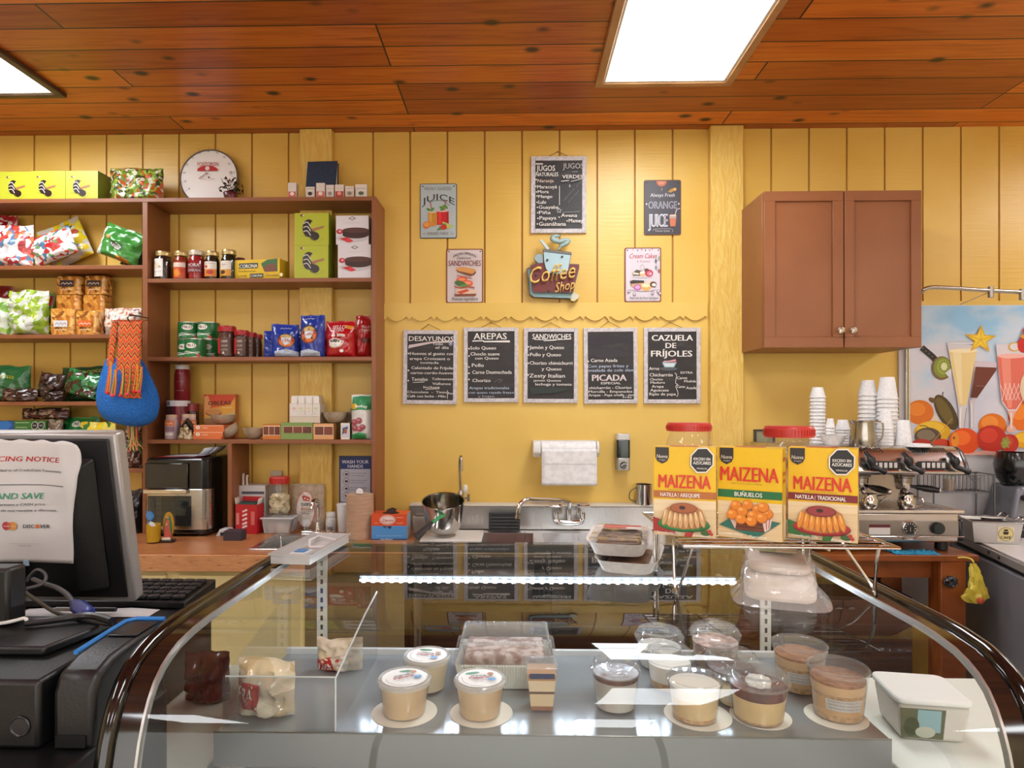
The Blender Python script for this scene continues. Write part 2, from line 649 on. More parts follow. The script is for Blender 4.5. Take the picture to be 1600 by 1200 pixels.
wn.box(-3.55, 3.55, YB - .055, YB - .05, .7, 2.6, clear('added_pane'))
structure(wn, 'added_window_1')  # unseen window, added so that sky light brightens walls and ceiling
zg = PY(800, 474, YW).z            # where the grooves end over the flat boards
xp0, xp1 = XY(473, YW), XY(523, YW)
xq0, xq1 = XY(1106, YW), XY(1157, YW)
def siding(mb, x0, x1, z0, grooves):
 w = 0.010
 xs = [x0] + sorted(g for g in grooves if x0 + .03 < g < x1 - .03) + [x1]
 for i in range(len(xs) - 1):
  a = xs[i] + (w / 2 if i else 0)
  b = xs[i + 1] - (w / 2 if i < len(xs) - 2 else 0)
  mb.box(a, b, YW, YW + .014, z0, ZC, WALL)
  if i < len(xs) - 2:
   mb.box(b, b + w, YW + .009, YW + .014, z0, ZC, M('ad7a2c', .6))
wl = MB()
wl.box(XL, XR, YW + .0141, YW + .06, 0, ZC, WALL)
siding(wl, XL, xp1, 0.0, [XY(451, YW) - .2035 * i for i in range(-2, 12)])
siding(wl, xp1, xq0, zg, [XY(641, YW) + .2045 * i for i in range(-1, 9)])
wl.box(xp1, xq0, YW, YW + .014, 0, zg, FLATP)
wz = PY(1300, 471, YW).z
siding(wl, xq0, XR, wz, [XY(1205, YW) + .2025 * i for i in range(0, 16)])
wl.box(xq0, XR, YW, YW + .014, 0, wz, FLATP)
structure(wl, 'wall_back')
sx0, sx1 = XY(601, YW), XY(1104, YW)
zt, zv = PY(800, 495.0, YW).z, PY(800, 502.0, YW).z
poly = [(sx1, zg + .001), (sx0, zg + .001)]
nsc = 13
step = (sx1 - sx0) / nsc
for i in range(nsc):
 a = sx0 + i * step
 for t, h in ((0, .6), (.04, .2), (.09, 0.75), (.14, 1), (.22, .6), (.36, .15), (.5, 0), (.64, .12), (.78, .5), (.9, 1), (.96, .8)):
  poly.append((a + t * step, zv + (zt - zv) * h))
poly.append((sx1, zt))
structure(MB().prism(poly[::-1], YW - .013, YW - .0002, FLATP), 'trim_1')
for k, (a, b) in enumerate(((xp0, xp1), (xq0, xq1))):
 p = MB()
 nz = 60
 wob = lambda z, s: .0025 * mnoise.noise(Vector((s * 7.1, z * 9, k)))
 dd = .055 if k == 0 else .05
 ring = []
 for j in range(nz):
  z = ZC * j / (nz - 1)
  ring.append([(a + wob(z, 1), YW - .0005, z), (a + wob(z, 2), YW - dd + wob(z, 3), z), (b + wob(z, 4), YW - dd + wob(z, 5), z), (b + wob(z, 6), YW - .0005, z)])
 vs = [v for r in ring for v in r]
 fs = [(j * 4 + i, j * 4 + (i + 1) % 4, j * 4 + 4 + (i + 1) % 4, j * 4 + 4 + i) for j in range(nz - 1) for i in range(4)]
 p.add(vs, fs + [(3, 2, 1, 0), tuple(range(nz * 4 - 4, nz * 4))], POST)
 structure(p, 'trim_%d' % (k + 2), bevel=.004)
DIFF = M('f7fbff', .5, 0, 0, LAMP)
def ceiling_light(x0, x1, y0, y1, label, wood):
 cx, cy = (x0 + x1) / 2, (y0 + y1) / 2
 t = thing('ceiling_light', label, 'ceiling light', (cx, cy, ZC - .0005), group=None)
 a, b = (x1 - x0) / 2, (y1 - y0) / 2
 fr = MB()
 w, z = .034, -.022
 for (p, q, r, s_) in ((-a - w, a + w, b, b + w), (-a - w, a + w, -b - w, -b), (-a - w, -a, -b, b), (a, a + w, -b, b)):
  fr.box(p, q, r, s_, z, 0, wood)
 fr.obj('frame', t, bevel=.003)
 ib = MB()
 w2 = .012
 for (p, q, r, s_) in ((-a, a, b - w2, b), (-a, a, -b, -b + w2), (-a, -a + w2, -b + w2, b - w2), (a - w2, a, -b + w2, b - w2)):
  ib.box(p, q, r, s_, -.016, -.004, M('d9d2c4', .4))
 ib.obj('inner_trim', t)
 MB().box(-a + w2, a - w2, -b + w2, b - w2, -.010, -.005, DIFF).obj('diffuser', t)
 return t
TRIMW = noisy('light_trim', [(0.3, 'a5764a'), (0.7, 'b98a5c')], scale=(1, 1, 1), ns=9, rough=.45)
DARKW = noisy('dark_trim', [(0.3, '4a3426'), (0.7, '5d4330')], ns=9, rough=.45)
l1 = PZ(942, 124, ZC)
l2 = PZ(1133, 123, ZC)
ceiling_light(l1.x, l2.x, l1.y - 1.2, l1.y, 'bright fluorescent ceiling panel above the chalkboard of juices', TRIMW)
r1 = PZ(86, 141, ZC)
ceiling_light(r1.x - .57, r1.x, r1.y - 1.2, r1.y, 'bright dark-framed ceiling panel cut off above the snack shelves', DARKW)
ceiling_light(3.5, 4.07, 1.75, 2.95, 'fluorescent ceiling panel beyond the fruit poster', TRIMW)
for j, (yy, wd) in enumerate(((-1.15, 'behind the display case'), (-3.7, 'at the far front of the shop'))):
 for i, (xx, nm) in enumerate(((-2.75, 'on the shelf side'), (.4, 'in the middle row'), (3.5, 'on the coffee machine side'))):
  ceiling_light(xx, xx + .57, yy, yy + 1.2, 'fluorescent ceiling panel %s %s' % (nm, wd), TRIMW)
# ================================================================ open shelf unit and what stands on it
YS = 3.28
BR = noisy('brown_paint', [(0.3, '86502f'), (0.7, '945b38')], scale=(1, 1, 1), ns=3, rough=.42, bstr=.04)
BT = .021
zr = [PY(400, y, YS).z for y in (308.0, 434.5, 557.5, 687.0)]
zl = [zr[0]] + [PY(110, y, YS).z for y in (414.5, 522.5, 627.5)] + [PY(212, 732, YS).z]
CZ = .90                                            # counter height
xd0, xd1 = XY(222.5, YS), XY(230.5, YS)             # middle upright
xe0, xe1 = XY(580.5, YS), XY(587.5, YS)             # end upright
xs = -3.25
su = thing('shelf_unit', 'brown painted open shelf unit fixed to the yellow wall above the counter', 'shelf unit', ((xs + xe1) / 2, YS, CZ))
ux = (xs + xe1) / 2
def sboard(name, x0, x1, z0, z1, y0=YS, y1=YW - .0006):
 b = MB().box(x0 - ux, x1 - ux, y0 - YS, y1 - YS, z0 - CZ, z1 - CZ, BR)
 for a, c in ((x0, min(x1, xp0 - .004)), (max(x0, xp1 + .004), x1)):
  if c - a > .001:
   b.box(a - ux, c - ux, y1 - YS, YW - .0006 - YS, z0 - CZ, z1 - CZ, BR)
 return b.obj(name, su, bevel=.0015)
ybk = YW - .057
sboard('top_board', xs, xe1, zr[0] - BT, zr[0], YS, ybk)
for z in zr[1:]:
 sboard('shelf', xd1, xe0, z - BT, z, YS + .001, ybk)
for z in zl[1:]:
 sboard('shelf', xs + .02, xd0, z - BT, z, YS + .001, ybk)
sboard('side_panel', xs, xs + .02, CZ + .0006, zr[0] - BT, YS, ybk)
sboard('divider', xd0, xd1, CZ + .0006, zr[0] - BT, YS, ybk)
sboard('side_panel', xe0, xe1, CZ + .0006, zr[0] - BT, YS, ybk)
xh0, xh1 = XY(355.5, YS), XY(362, YS)
sboard('divider', xh0, xh1, CZ + .0006, zr[3] - BT, YS, ybk)
G = .0006                                            # resting gap
def carton(name, label, cat, x0, x1, y1, zb, Y, depth, front, side, crop=None, draw=None, top=None, group=None, yaw=0.0, by=None):
 """box whose front spans picture columns x0..x1 and reaches picture row y1"""
 k = Y / F
 a, b = XY(x0, Y), XY(x1, Y)
 w, h = b - a, PY((x0 + x1) / 2, y1, Y).z - zb
 t = thing(name, label, cat, ((a + b) / 2, Y, zb + G), yaw, group)
 mb = MB()
 mb.box(-w / 2, w / 2, 0, depth, 0, h, side)
 mb.add([(-w / 2, -.0003, .0004), (w / 2, -.0003, .0004), (w / 2, -.0003, h - .0004), (-w / 2, -.0003, h - .0004)], [(0, 1, 2, 3)], front)
 if top:
  mb.add([(-w / 2, 0, h + .0003), (w / 2, 0, h + .0003), (w / 2, depth, h + .0003), (-w / 2, depth, h + .0003)], [(0, 1, 2, 3)], top)
 mb.obj('box_body', t)
 if draw:
  base = HY - (zb - CAMZ) / Y * F if by is None else by
  d = DC(crop, ((x0 + x1) / 2, base), Y)
  draw(d)
  d.obj('front_print', t, -.0006)
 return t, w, h
LIME, LIMES = M('b6ba34', .35), M('78892a', .4)
def ring_cake(x, y, s, dark='2a1c18', stripe='d9d8d6'):
 def f(d):
  d.r = .3
  d.ell(x, y, 19 * s, 27 * s, dark)
  d.ell(x + 17 * s, y + 24 * s, 15 * s, 13 * s, dark)
  d.ell(x + 17 * s, y - 8 * s, 13 * s, 14 * s, 'b8bd2a')
  d.poly([(x + 8 * s, y + 2 * s), (x + 46 * s, y - 8 * s), (x + 46 * s, y - 1 * s), (x + 12 * s, y + 10 * s)], 'a8714e')
  for i in range(3):
   d.line([(x - 16 * s, y - 14 * s + 12 * s * i), (x - 4 * s, y - 18 * s + 13 * s * i), (x + 6 * s, y - 4 * s + 13 * s * i)], 2.6 * s, stripe, 4)
  d.line([(x - 28 * s, y + 22 * s), (x + 4 * s, y + 28 * s), (x + 24 * s, y + 42 * s), (x + 46 * s, y + 28 * s)], 1.0 * s, '8f9a2a', 5)
  d.ell(x - 20 * s, y - 38 * s, 6 * s, 3.5 * s, '7a3a2a')
  d.ell(x - 16 * s, y - 38 * s, 3 * s, 2 * s, 'f0ede0')
  d.text('~', x - 30 * s, x - 6 * s, y + 44 * s, 3.5 * s, 'a9ad3a')
 return f
for x0, x1, cx, lab in ((-9, 48.5, 104, 'lime green ring cake box on the top board, beside the frame edge'),
      (48.5, 102, 340, 'lime green ring cake box in the middle of the three on the top board'),
      (102.5, 153, 608, 'lime green ring cake box on the top board next to the bagged sweets')):
 carton('cake_box', lab, 'cake box', x0, x1, 267 + (x0 < 0) * 1.5, zr[0], 3.30, .115, LIME, LIMES, CA, ring_cake(cx, 335, 2.1), M('c8ca48', .35), 'ring cake boxes')
for y1, zb, cy, lab, sh in ((383.5, zr[1], 745, 'lower lime green ring cake box beside the white cake boxes', 0), (333, None, 540, 'upper lime green ring cake box stacked beside the white cake boxes', .5)):
 t, w, h = carton('cake_box', lab, 'cake box', 460 + sh, 513 + sh, y1, zb or zb2, 3.30, .11, M('b4bb2c', .35), M('7f8a22', .4), CB, ring_cake(1050, cy, 2.1), M('c6cc3a', .35), 'ring cake boxes')
 zb2 = zr[1] + h + G
def choc_cake(x, y):
 def f(d):
  d.ell(x, y + 44, 100, 26, 'c8c2c6')
  d.ell(x + 22, y + 22, 84, 24, '3c211c')
  d.rect(x - 62, y - 4, x + 106, y + 22, '3c211c')
  d.ell(x + 22, y - 6, 84, 17, '54332a')
  d.ell(x - 80, y + 2, 20, 16, 'b8242c')
  d.ell(x - 78, y + 0, 9, 8, 'e0a0a0')
  d.poly([(x - 82, y + 46), (x - 30, y + 38), (x + 8, y + 62), (x - 20, y + 72)], 'c5202b')
  d.poly([(x - 34, y + 36), (x + 2, y + 64), (x - 40, y + 70)], 'd83a3e')
  d.poly([(x - 24, y - 80), (x, y - 92), (x + 24, y - 80), (x, y - 68)], '4a3a3a')
  d.poly([(x - 16, y - 80), (x, y - 88), (x + 16, y - 80), (x, y - 72)], 'e8e4e2')
  d.text('~', x - 12, x + 12, y - 77, 6, '4a3a3a')
  d.text('~', x - 44, x + 50, y - 48, 8, 'c9b4b4')
 return f
t, w, h = carton('cake_box', 'lower white box printed with a chocolate cake and red ribbon', 'cake box', 528, 579.5, 382, zr[1], 3.30, .12, M('dcd7dc', .35), M('b9b0a8', .4), CB, choc_cake(1338, 742), group='chocolate cake boxes')
carton('cake_box', 'upper white box printed with a chocolate cake, stacked beside the lime boxes', 'cake box', 525, 576, 337, zr[1] + h + G, 3.305, .12, M('dcd7dc', .35), M('b9b0a8', .4), CB, choc_cake(1322, 560), group='chocolate cake boxes')
def corona(d):
 d.poly([(755, 762), (800, 738), (868, 735), (868, 815), (780, 815)], '2f6a34')
 d.poly([(770, 790), (800, 768), (850, 764), (862, 815), (785, 815)], '7a4630')
 d.rect(604, 756, 735, 790, '22301f')
 d.text('CORONA', 608, 732, 786, 24, 'f2f0e4', .02)
 d.text('Tradicional', 600, 718, 812, 13, '7a5a1a', 0, .2)
 d.text('I LOVE', 582, 658, 846, 18, '8a7420', .01)
 d.rect(680, 824, 772, 850, '23332a')
 d.text('CORONA', 684, 768, 845, 15, 'f2f0e4', .02)
 d.text('Chocolate', 784, 878, 846, 18, '6b4a1c', 0, .25)
 d.ell(896, 838, 10, 12, 'f0e7c0')
carton('chocolate_box', 'long yellow box of drinking chocolate lying beside the jam jars', 'chocolate box', 358.5, 440, 405.5, zr[1], 3.31, .10, M('e3bd12', .35), M('c39a16', .4), CB, corona, yaw=-.16)
GLS = clear('jar_glass', (.96, .97, .96), .03, 1.45)
def jar(label, px, y1, zb, Y, wpx, content, lidc, labc=None, art=None, group=None, lidh=.14, name='jam_jar', cat='jar', crop=CB, neck=.84, fill=.94, wide=1.0, lidr=None):
 k = Y / F
 R, h = wpx * k / 2, PY(px, y1, Y).z - zb
 t = thing(name, label, cat, (XY(px, Y), Y + R, zb + G), 0, group)
 lh = h * lidh
 b = h - lh
 MB().lathe([(R * .8, 0), (R * .97, h * .03), (R, h * .08), (R, b * .72), (R * .97, b * .82), (R * neck, b * .93), (R * neck, b)], GLS).obj('glass', t)
 MB().lathe([(R * .78, .003), (R * .93, h * .05), (R * .95, b * .72), (R * .92, b * .82), (R * neck * .93, b * fill), (0, b * fill)], content).obj('contents', t)
 lr = lidr * R if lidr else R * (neck + .06)
 lp = []
 for i in range(5):
  lp += [(lr, b - .002 + lh * .85 * i / 5), (lr * .985, b - .002 + lh * .85 * (i + .5) / 5)]
 MB().lathe([(lr * .96, b - .003)] + lp + [(lr * .95, h), (0, h)], lidc).obj('lid', t)
 if labc:
  base = HY - (zb - CAMZ) / Y * F
  d = DC(crop, (px, base), Y)
  labc(d)
  d.obj('paper_label', t, fn=wrap(R + .0004), eps=.0002)
 return t
def jlab(x0, x1, y0, y1, bg, blobs=()):
 def f(d):
  d.rect(x0, y0, x1, y1, bg)
  for b in blobs:
   d.ell(*b)
 return f
BLK = M('1d1512', .3)
jar('dark jam jar with a white label showing a fruit, beside the upright', 248.5, 391.5, zr[1], 3.30, 26.5, M('2c1210', .2), M('c9b27a', .3, .6),
 lambda d: (d.rect(62, 724, 136, 838, 'e9e5de'), d.ell(96, 770, 20, 20, 'f0d2ba'), d.ell(76, 752, 8, 13, '9fb29a', .6), d.ell(116, 776, 9, 7, '9fb29a'), d.text('~', 72, 126, 812, 9, '9a948c')), group='preserve jars')
jar('jar of orange red preserve with an orange label', 277.5, 391.5, zr[1], 3.302, 22.5, M('8a2b16', .2), M('c9b27a', .3, .6),
 lambda d: (d.rect(186, 746, 276, 848, 'c9562c'), d.rect(186, 750, 276, 778, 'ded2c8'), d.ell(222, 815, 24, 22, 'e08a2a'), d.ell(250, 800, 14, 16, 'c23a22')), group='preserve jars')
jar('red preserve jar with a pale lid and white lettering', 301.5, 390, zr[1], 3.30, 26.5, M('9c1f26', .2), M('cfc7b4', .35, .3),
 lambda d: (d.rect(272, 770, 376, 812, '7c2a38'), d.text('MORA', 284, 364, 776, 22, 'd8d0d2', .02), d.text('MERMELADA', 280, 370, 806, 14, 'd8d0d2')), group='preserve jars')
jar('dark olive jar with a white and orange label, narrower than its neighbour', 326.5, 391.5, zr[1], 3.30, 23, M('2b2411', .2), M('c9b27a', .3, .6),
 lambda d: (d.rect(382, 744, 472, 792, 'e6ded2'), d.rect(382, 792, 472, 838, 'd98534'), d.ell(404, 776, 12, 10, 'c4442c'), d.ell(430, 812, 22, 14, 'b6331f'), d.text('~', 392, 462, 760, 7, '6a5a50')), group='preserve jars')
jar('tallest dark jar with a white and orange label, beside the chocolate box', 352.5, 389, zr[1], 3.30, 24.5, M('231d0e', .2), M('c9b27a', .3, .6),
 lambda d: (d.rect(476, 740, 562, 794, 'e6ded2'), d.rect(476, 794, 562, 836, 'd8992f'), d.ell(508, 812, 20, 12, '3c2a1c'), d.text('~', 498, 532, 770, 11, '8a3a2a')), group='preserve jars')
jar('small dark jar half hidden behind the yellow chocolate box', 371, 402, zr[1], 3.39, 18, M('3c1a14', .2), M('70332a', .4), group=None)
def pouch(name, label, cat, px, zb, Y, w, h, d, mat, draw=None, crop=None, rz=0, tilt=0, roll=0, seed=1, group=None, seal=.05, sealm=None, base=None, wob=1.0, loc=None, flatb=True):
 """filled film bag w x h x d metres standing on zb: swollen middle, pinched top and bottom seams, crumpled surface"""
 t = thing(name, label, cat, loc or (XY(px, Y), Y, zb + G), 0, group, rot=(tilt, roll, rz))
 def half(u, v):
  e = (1 - abs(2 * u - 1) ** 2.6)
  if flatb:
   q = min(1, v / .10) ** .5 * min(1, max(0, 1 - seal - v) / .34) ** .7 if v < 1 - seal else 0
  else:
   q = min(1, max(0, v - seal) / .3) ** .6 * min(1, max(0, 1 - seal - v) / .3) ** .6 if seal < v < 1 - seal else 0
  return e ** .75 * q
 def pos(u, v, sgn, lift=0.0):
  p = half(u, v)
  n = mnoise.noise(Vector((u * 4 + seed * 3.7, v * 4, sgn * 2.1))) + .5 * mnoise.noise(Vector((u * 10 + seed, v * 9, sgn * 5.1)))
  wid = w * (1 - .06 * p + .012 * wob * mnoise.noise(Vector((v * 6, seed, 0))))
  y = sgn * (d / 2 * p + .0012 + wob * .010 * n * min(1, p * 1.4 + .15)) + .004 * wob * mnoise.noise(Vector((u * 5, v * 5 + seed, 9.0)))
  z = v * h + .006 * wob * mnoise.noise(Vector((u * 3, seed * 1.3, 4.0))) * (v > .5)
  return ((u - .5) * wid, y + sgn * lift, max(z, 0.0))
 n1, n2 = 22, 26
 b = MB()
 for sg in (-1, 1):
  b.grid(n1, n2, lambda u, v: pos(u, v, sg), mat)
 for e in (0, 1):
  b.grid(2, n2, lambda a, v: tuple(Vector(pos(e, v, -1)).lerp(Vector(pos(e, v, 1)), a)), mat)
  b.grid(n1, 2, lambda u, a: tuple(Vector(pos(u, e, -1)).lerp(Vector(pos(u, e, 1)), a)), mat)
 b.obj('bag_body', t, weld=True)
 if draw:
  by = HY - (zb - CAMZ) / Y * F if base is None else base
  dc = DC(crop, (px, by), Y)
  draw(dc)
  dc.obj('front_print', t, fn=lambda u, v, l: pos(min(max(u / w + .5, 0), 1), min(max(v / h, 0), 1), -1, l + .0012), fine=.012)
 return t
def ppx(x0, x1, Y):
 return (x1 - x0) * Y / F
BLUF, REDF = film('1d3a9c', .2), film('b3141d', .2)
def coffee_blue(x, y, rx, ry, top, base_, w):
 def f(d):
  d.ell(x, y, rx, ry, '20262e')
  d.ell(x, y + 3, rx * .92, ry * .88, 'c2472a')
  d.ell(x, y + 14, rx * .8, ry * .55, 'd9803c')
  d.ell(x, y - ry * .55, rx * .66, ry * .26, 'c9a866')
  d.poly([(x - 34, y - 18), (x + 34, y - 18), (x + 22, y + 22), (x - 8, y + 30), (x - 26, y + 10)], 'd9e2ea')
  d.text('cafe', x - 24, x + 26, y + 8, 18, 'c0392b', .02, .2)
  d.poly([(x - w / 2, base_ - 30), (x, base_ - 44), (x + w / 2, base_ - 26), (x + w / 2, base_), (x - w / 2, base_)], 'b9c6d8')
  d.text('~', x - 40, x + 30, top + 22, 12, 'c9d4ea')
 return f
zz = zr[2]
pouch('coffee_bag', 'blue coffee bag half hidden behind the short blue coffee bag', 'coffee bag', 436, zz, 3.40, .15, .145, .05, BLUF, seed=2, rz=.35, group='coffee bags')
pouch('coffee_bag', 'short blue coffee bag with a round cup print', 'coffee bag', 446, zz, 3.335, ppx(426, 467, 3.335) * 1.03, ppx(504, 556, 3.335), .065, BLUF, coffee_blue(918, 288, 56, 44, 196, 386, 150), CD, seed=3, rz=.12, group='coffee bags')
pouch('coffee_bag', 'dark blue coffee bag wedged behind the tall blue one', 'coffee bag', 466, zz, 3.445, .12, .165, .05, film('232c5c', .25), seed=14, group='coffee bags')
pouch('coffee_bag', 'tall blue coffee bag with a round cup print', 'coffee bag', 489, zz, 3.33, ppx(471, 509, 3.335), ppx(490, 556, 3.335), .07, BLUF, coffee_blue(1060, 250, 58, 60, 136, 386, 140), CD, seed=5, group='coffee bags')
def sello(d):
 d.text('SELLO', 1204, 1290, 216, 24, 'f0dcd8', .02, .1)
 d.text('ROJO', 1212, 1284, 236, 20, 'f0dcd8', .02, .1)
 d.ell(1228, 312, 48, 24, 'd9c9b8')
 d.ell(1226, 296, 44, 18, 'f2efe8')
 d.ell(1226, 294, 36, 12, '2a1813')
 d.poly([(1186, 300), (1270, 300), (1252, 328), (1204, 328)], 'f2efe8')
 d.line([(1264, 296), (1284, 296), (1276, 312), (1256, 314)], 5, 'f2efe8', 3)
 d.rect(1206, 252, 1232, 266, 'efe6e0')
 d.rect(1244, 252, 1296, 268, 'e6cfc9')
 d.poly([(1290, 190), (1340, 200), (1334, 222), (1292, 212)], 'd48a2c')
 d.ell(1272, 355, 14, 10, 'f2efe8')
pouch('coffee_bag', 'small red coffee bag peeking out behind the front red bag', 'coffee bag', 510, zz, 3.44, .13, .165, .05, REDF, lambda d: d.text('SELLO', 1150, 1190, 222, 16, 'f0dcd8', .02), CD, seed=6, rz=-.1, group='coffee bags')
pouch('coffee_bag', 'red coffee bag with white lettering and a cup of black coffee', 'coffee bag', 533, zz, 3.335, ppx(510, 557, 3.33), ppx(499, 556, 3.33), .08, REDF, sello, CD, seed=7, rz=-.06, group='coffee bags')
pouch('coffee_bag', 'dark red coffee bag squeezed against the end upright', 'coffee bag', 568, zz, 3.34, ppx(557, 580, 3.34) * 1.0, ppx(491, 556, 3.34), .06, film('9c1018', .25), lambda d: (d.text('SELLO', 1386, 1438, 210, 15, 'e6b9b4', .02), d.text('ROJO', 1390, 1436, 232, 15, 'e6b9b4', .02), d.ell(1412, 288, 34, 16, '5c1a12')), CD, seed=8, group='coffee bags')
GRN = M('1c6a34', .3)
def tin(label, px, y1, zb, Y, wpx, lab=True, off=0):
 k = Y / F
 R, h = wpx * k / 2, PY(px, y1, Y).z - zb
 t = thing('cocoa_tin', label, 'tin', (XY(px, Y), Y + R, zb + G), 0, 'green cocoa tins')
 MB().lathe([(R * .97, .004), (R * .985, .006), (R * .985, h - .006), (R * .97, h - .004)], GRN).obj('tin_body', t)
 rim = M('b9bcb4', .3, .8)
 MB().lathe([(R, 0), (R, .005), (R * .97, .006)], rim).obj('bottom_rim', t)
 MB().lathe([(R * .97, h - .006), (R, h - .005), (R, h), (R * .95, h), (R * .93, h - .003), (0, h - .003)], rim).obj('top_rim', t)
 d = DC(PHOTO, (px, 0), Y)
 d.by = HY - (zb - CAMZ) / Y * F
 c, b = px + off, d.by
 d.ell(c, b - wpx * .55, wpx * .26, wpx * .13, 'f0ebe0')
 d.text('MILO', c - wpx * .21, c + wpx * .21, b - wpx * .5, wpx * .13, '5a1f12', .03)
 d.ell(c - 1, b - wpx * .11, wpx * .46, wpx * .10, 'e4e9e0')
 d.ell(c - 1, b - wpx * .09, wpx * .42, wpx * .08, '1c6a34')
 d.ell(c - wpx * .12, b - wpx * .10, wpx * .12, wpx * .05, '3c8a48')
 d.ell(c + wpx * .15, b - wpx * .13, wpx * .12, wpx * .05, '2c7a3c')
 d.line([(c - wpx * .45, b - wpx * .2), (c - wpx * .2, b - wpx * .27), (c + wpx * .1, b - wpx * .22), (c + wpx * .4, b - wpx * .24)], 1.2, 'cfd8c8', 4)
 d.ell(c + wpx * .36, b - wpx * .08, 3, 2.4, 'b8463a')
 d.obj('printed_wrap', t, fn=wrap(R * .985 + .0006), eps=.0002, fine=.008)
 return t
zt1 = None
for lab, px, Y, off in (('green cocoa tin in the lower row, nearest the upright', 287, 3.385, -2), ('green cocoa tin in the lower row behind the front tin', 319.5, 3.385, 2)):
 t = tin(lab, px, 529.5, zz, Y, 33.5, off=off)
tin('green cocoa tin standing alone in front of the stacked ones', 297.5, 528.5, zz, 3.285, 33)
ztin = PY(287, 529.5, 3.385).z
tin('green cocoa tin stacked on top, nearest the upright', 287, 502.5, ztin + .001, 3.385, 33, off=5)
tin('green cocoa tin stacked on top, beside the red lidded jars', 318, 502.5, ztin + .001, 3.38, 33.5, off=-3)
RED = M('a3151c', .35)
for lab, px, y1, Y, w in (('biggest instant coffee jar with a red lid, beside the green tins', 349, 508.5, 3.31, 27.5), ('instant coffee jar with a red lid, second in the row', 373, 515.5, 3.31, 23),
                          ('instant coffee jar with a red lid, third in the row', 387.5, 519, 3.36, 19), ('instant coffee jar with a red lid, last in the row', 398, 522, 3.40, 17)):
 def il(d, px=px, w=w):
  c = (px - 220) * 4
  d.rect(c - w * 1.9, 268, c - w * .8, 366, 'b3262a')
  d.rect(c - w * .75, 262, c + w * 1.5, 370, '5a4038')
  d.text('CAFE', c - w * .6, c + w * .9, 296, 15, 'd9cdc4', .01)
  d.text('COLCAFE', c - w * .6, c + w * .9, 322, 11, 'cdbfb6')
  d.text('CLASICO', c - w * .6, c + w * .9, 346, 9, 'cdbfb6')
  d.poly([(c - w * .3, 368), (c, 350), (c + w * .3, 368)], 'd9cdc4')
 jar(lab, px, y1, zz, Y, w, M('4a2418', .3), RED, il, group='instant coffee jars', name='coffee_jar', crop=CD, lidh=.17, neck=.9, lidr=1.0)
z3 = zr[3]
t = thing('sauce_jar', 'wide dark red jar with a white lid under the tall red bottle', 'jar', (XY(272, 3.36), 3.405, z3 + G))
Rj, hj = 17 * 3.36e-3, PY(272, 626, 3.36).z - z3
MB().lathe([(Rj * .9, 0), (Rj, .006), (Rj, hj * .84), (Rj * .94, hj * .88)], M('6a1420', .25)).obj('jar_body', t)
MB().lathe([(Rj * 1.02, hj * .85), (Rj * 1.02, hj * .985), (Rj * .97, hj), (0, hj)], M('d8d4d6', .4)).obj('lid', t)
dd = DC(CD, (272, HY - (z3 - CAMZ) / 3.36 * F), 3.36)
dd.rect(140, 670, 186, 694, '3f4f8a').rect(150, 700, 215, 860, '3a2128').rect(228, 700, 252, 800, '8a1f2c')
dd.obj('printed_label', t, fn=wrap(Rj + .0008))
hb = PY(279, 570, 3.36).z - (z3 + hj)
t = thing('sauce_bottle', 'tall dark red bottle with a white cap standing on the wide jar', 'bottle', (XY(278.5, 3.36), 3.405, z3 + hj + .0012))
Rb = 12 * 3.36e-3
MB().lathe([(Rb * .9, 0), (Rb, .006), (Rb, hb * .72), (Rb * .93, hb * .8), (Rb * .86, hb * .88)], M('7d1620', .28)).obj('bottle_body', t)
MB().lathe([(Rb * .86, hb * .875), (Rb * .88, hb * .88), (Rb * .88, hb * .99), (Rb * .84, hb), (0, hb)], M('d9d6d4', .4)).obj('cap', t)
dd = DC(CD, (278.5, HY - (z3 + hj - CAMZ) / 3.36 * F), 3.36)
dd.text('~', 222, 258, 500, 18, 'b06a6a').text('~', 216, 262, 548, 10, 'b06a6a').text('~', 216, 262, 606, 10, 'c99a9a', 0, .2)
dd.obj('printed_label', t, fn=wrap(Rb + .0008))
t = thing('sauce_jar', 'dark brown jar with a dark red lid behind the nativity figurine', 'jar', (XY(295, 3.38), 3.42, z3 + G))
Rj2, hj2 = 9.5 * 3.38e-3, PY(295, 630, 3.38).z - z3
MB().lathe([(Rj2 * .9, 0), (Rj2, .005), (Rj2, hj2 * .7), (Rj2 * .9, hj2 * .78)], M('2c1612', .2)).obj('jar_body', t)
MB().lathe([(Rj2 * 1.0, hj2 * .77), (Rj2 * 1.0, hj2 * .985), (0, hj2)], M('7c1a1e', .35)).obj('lid', t)
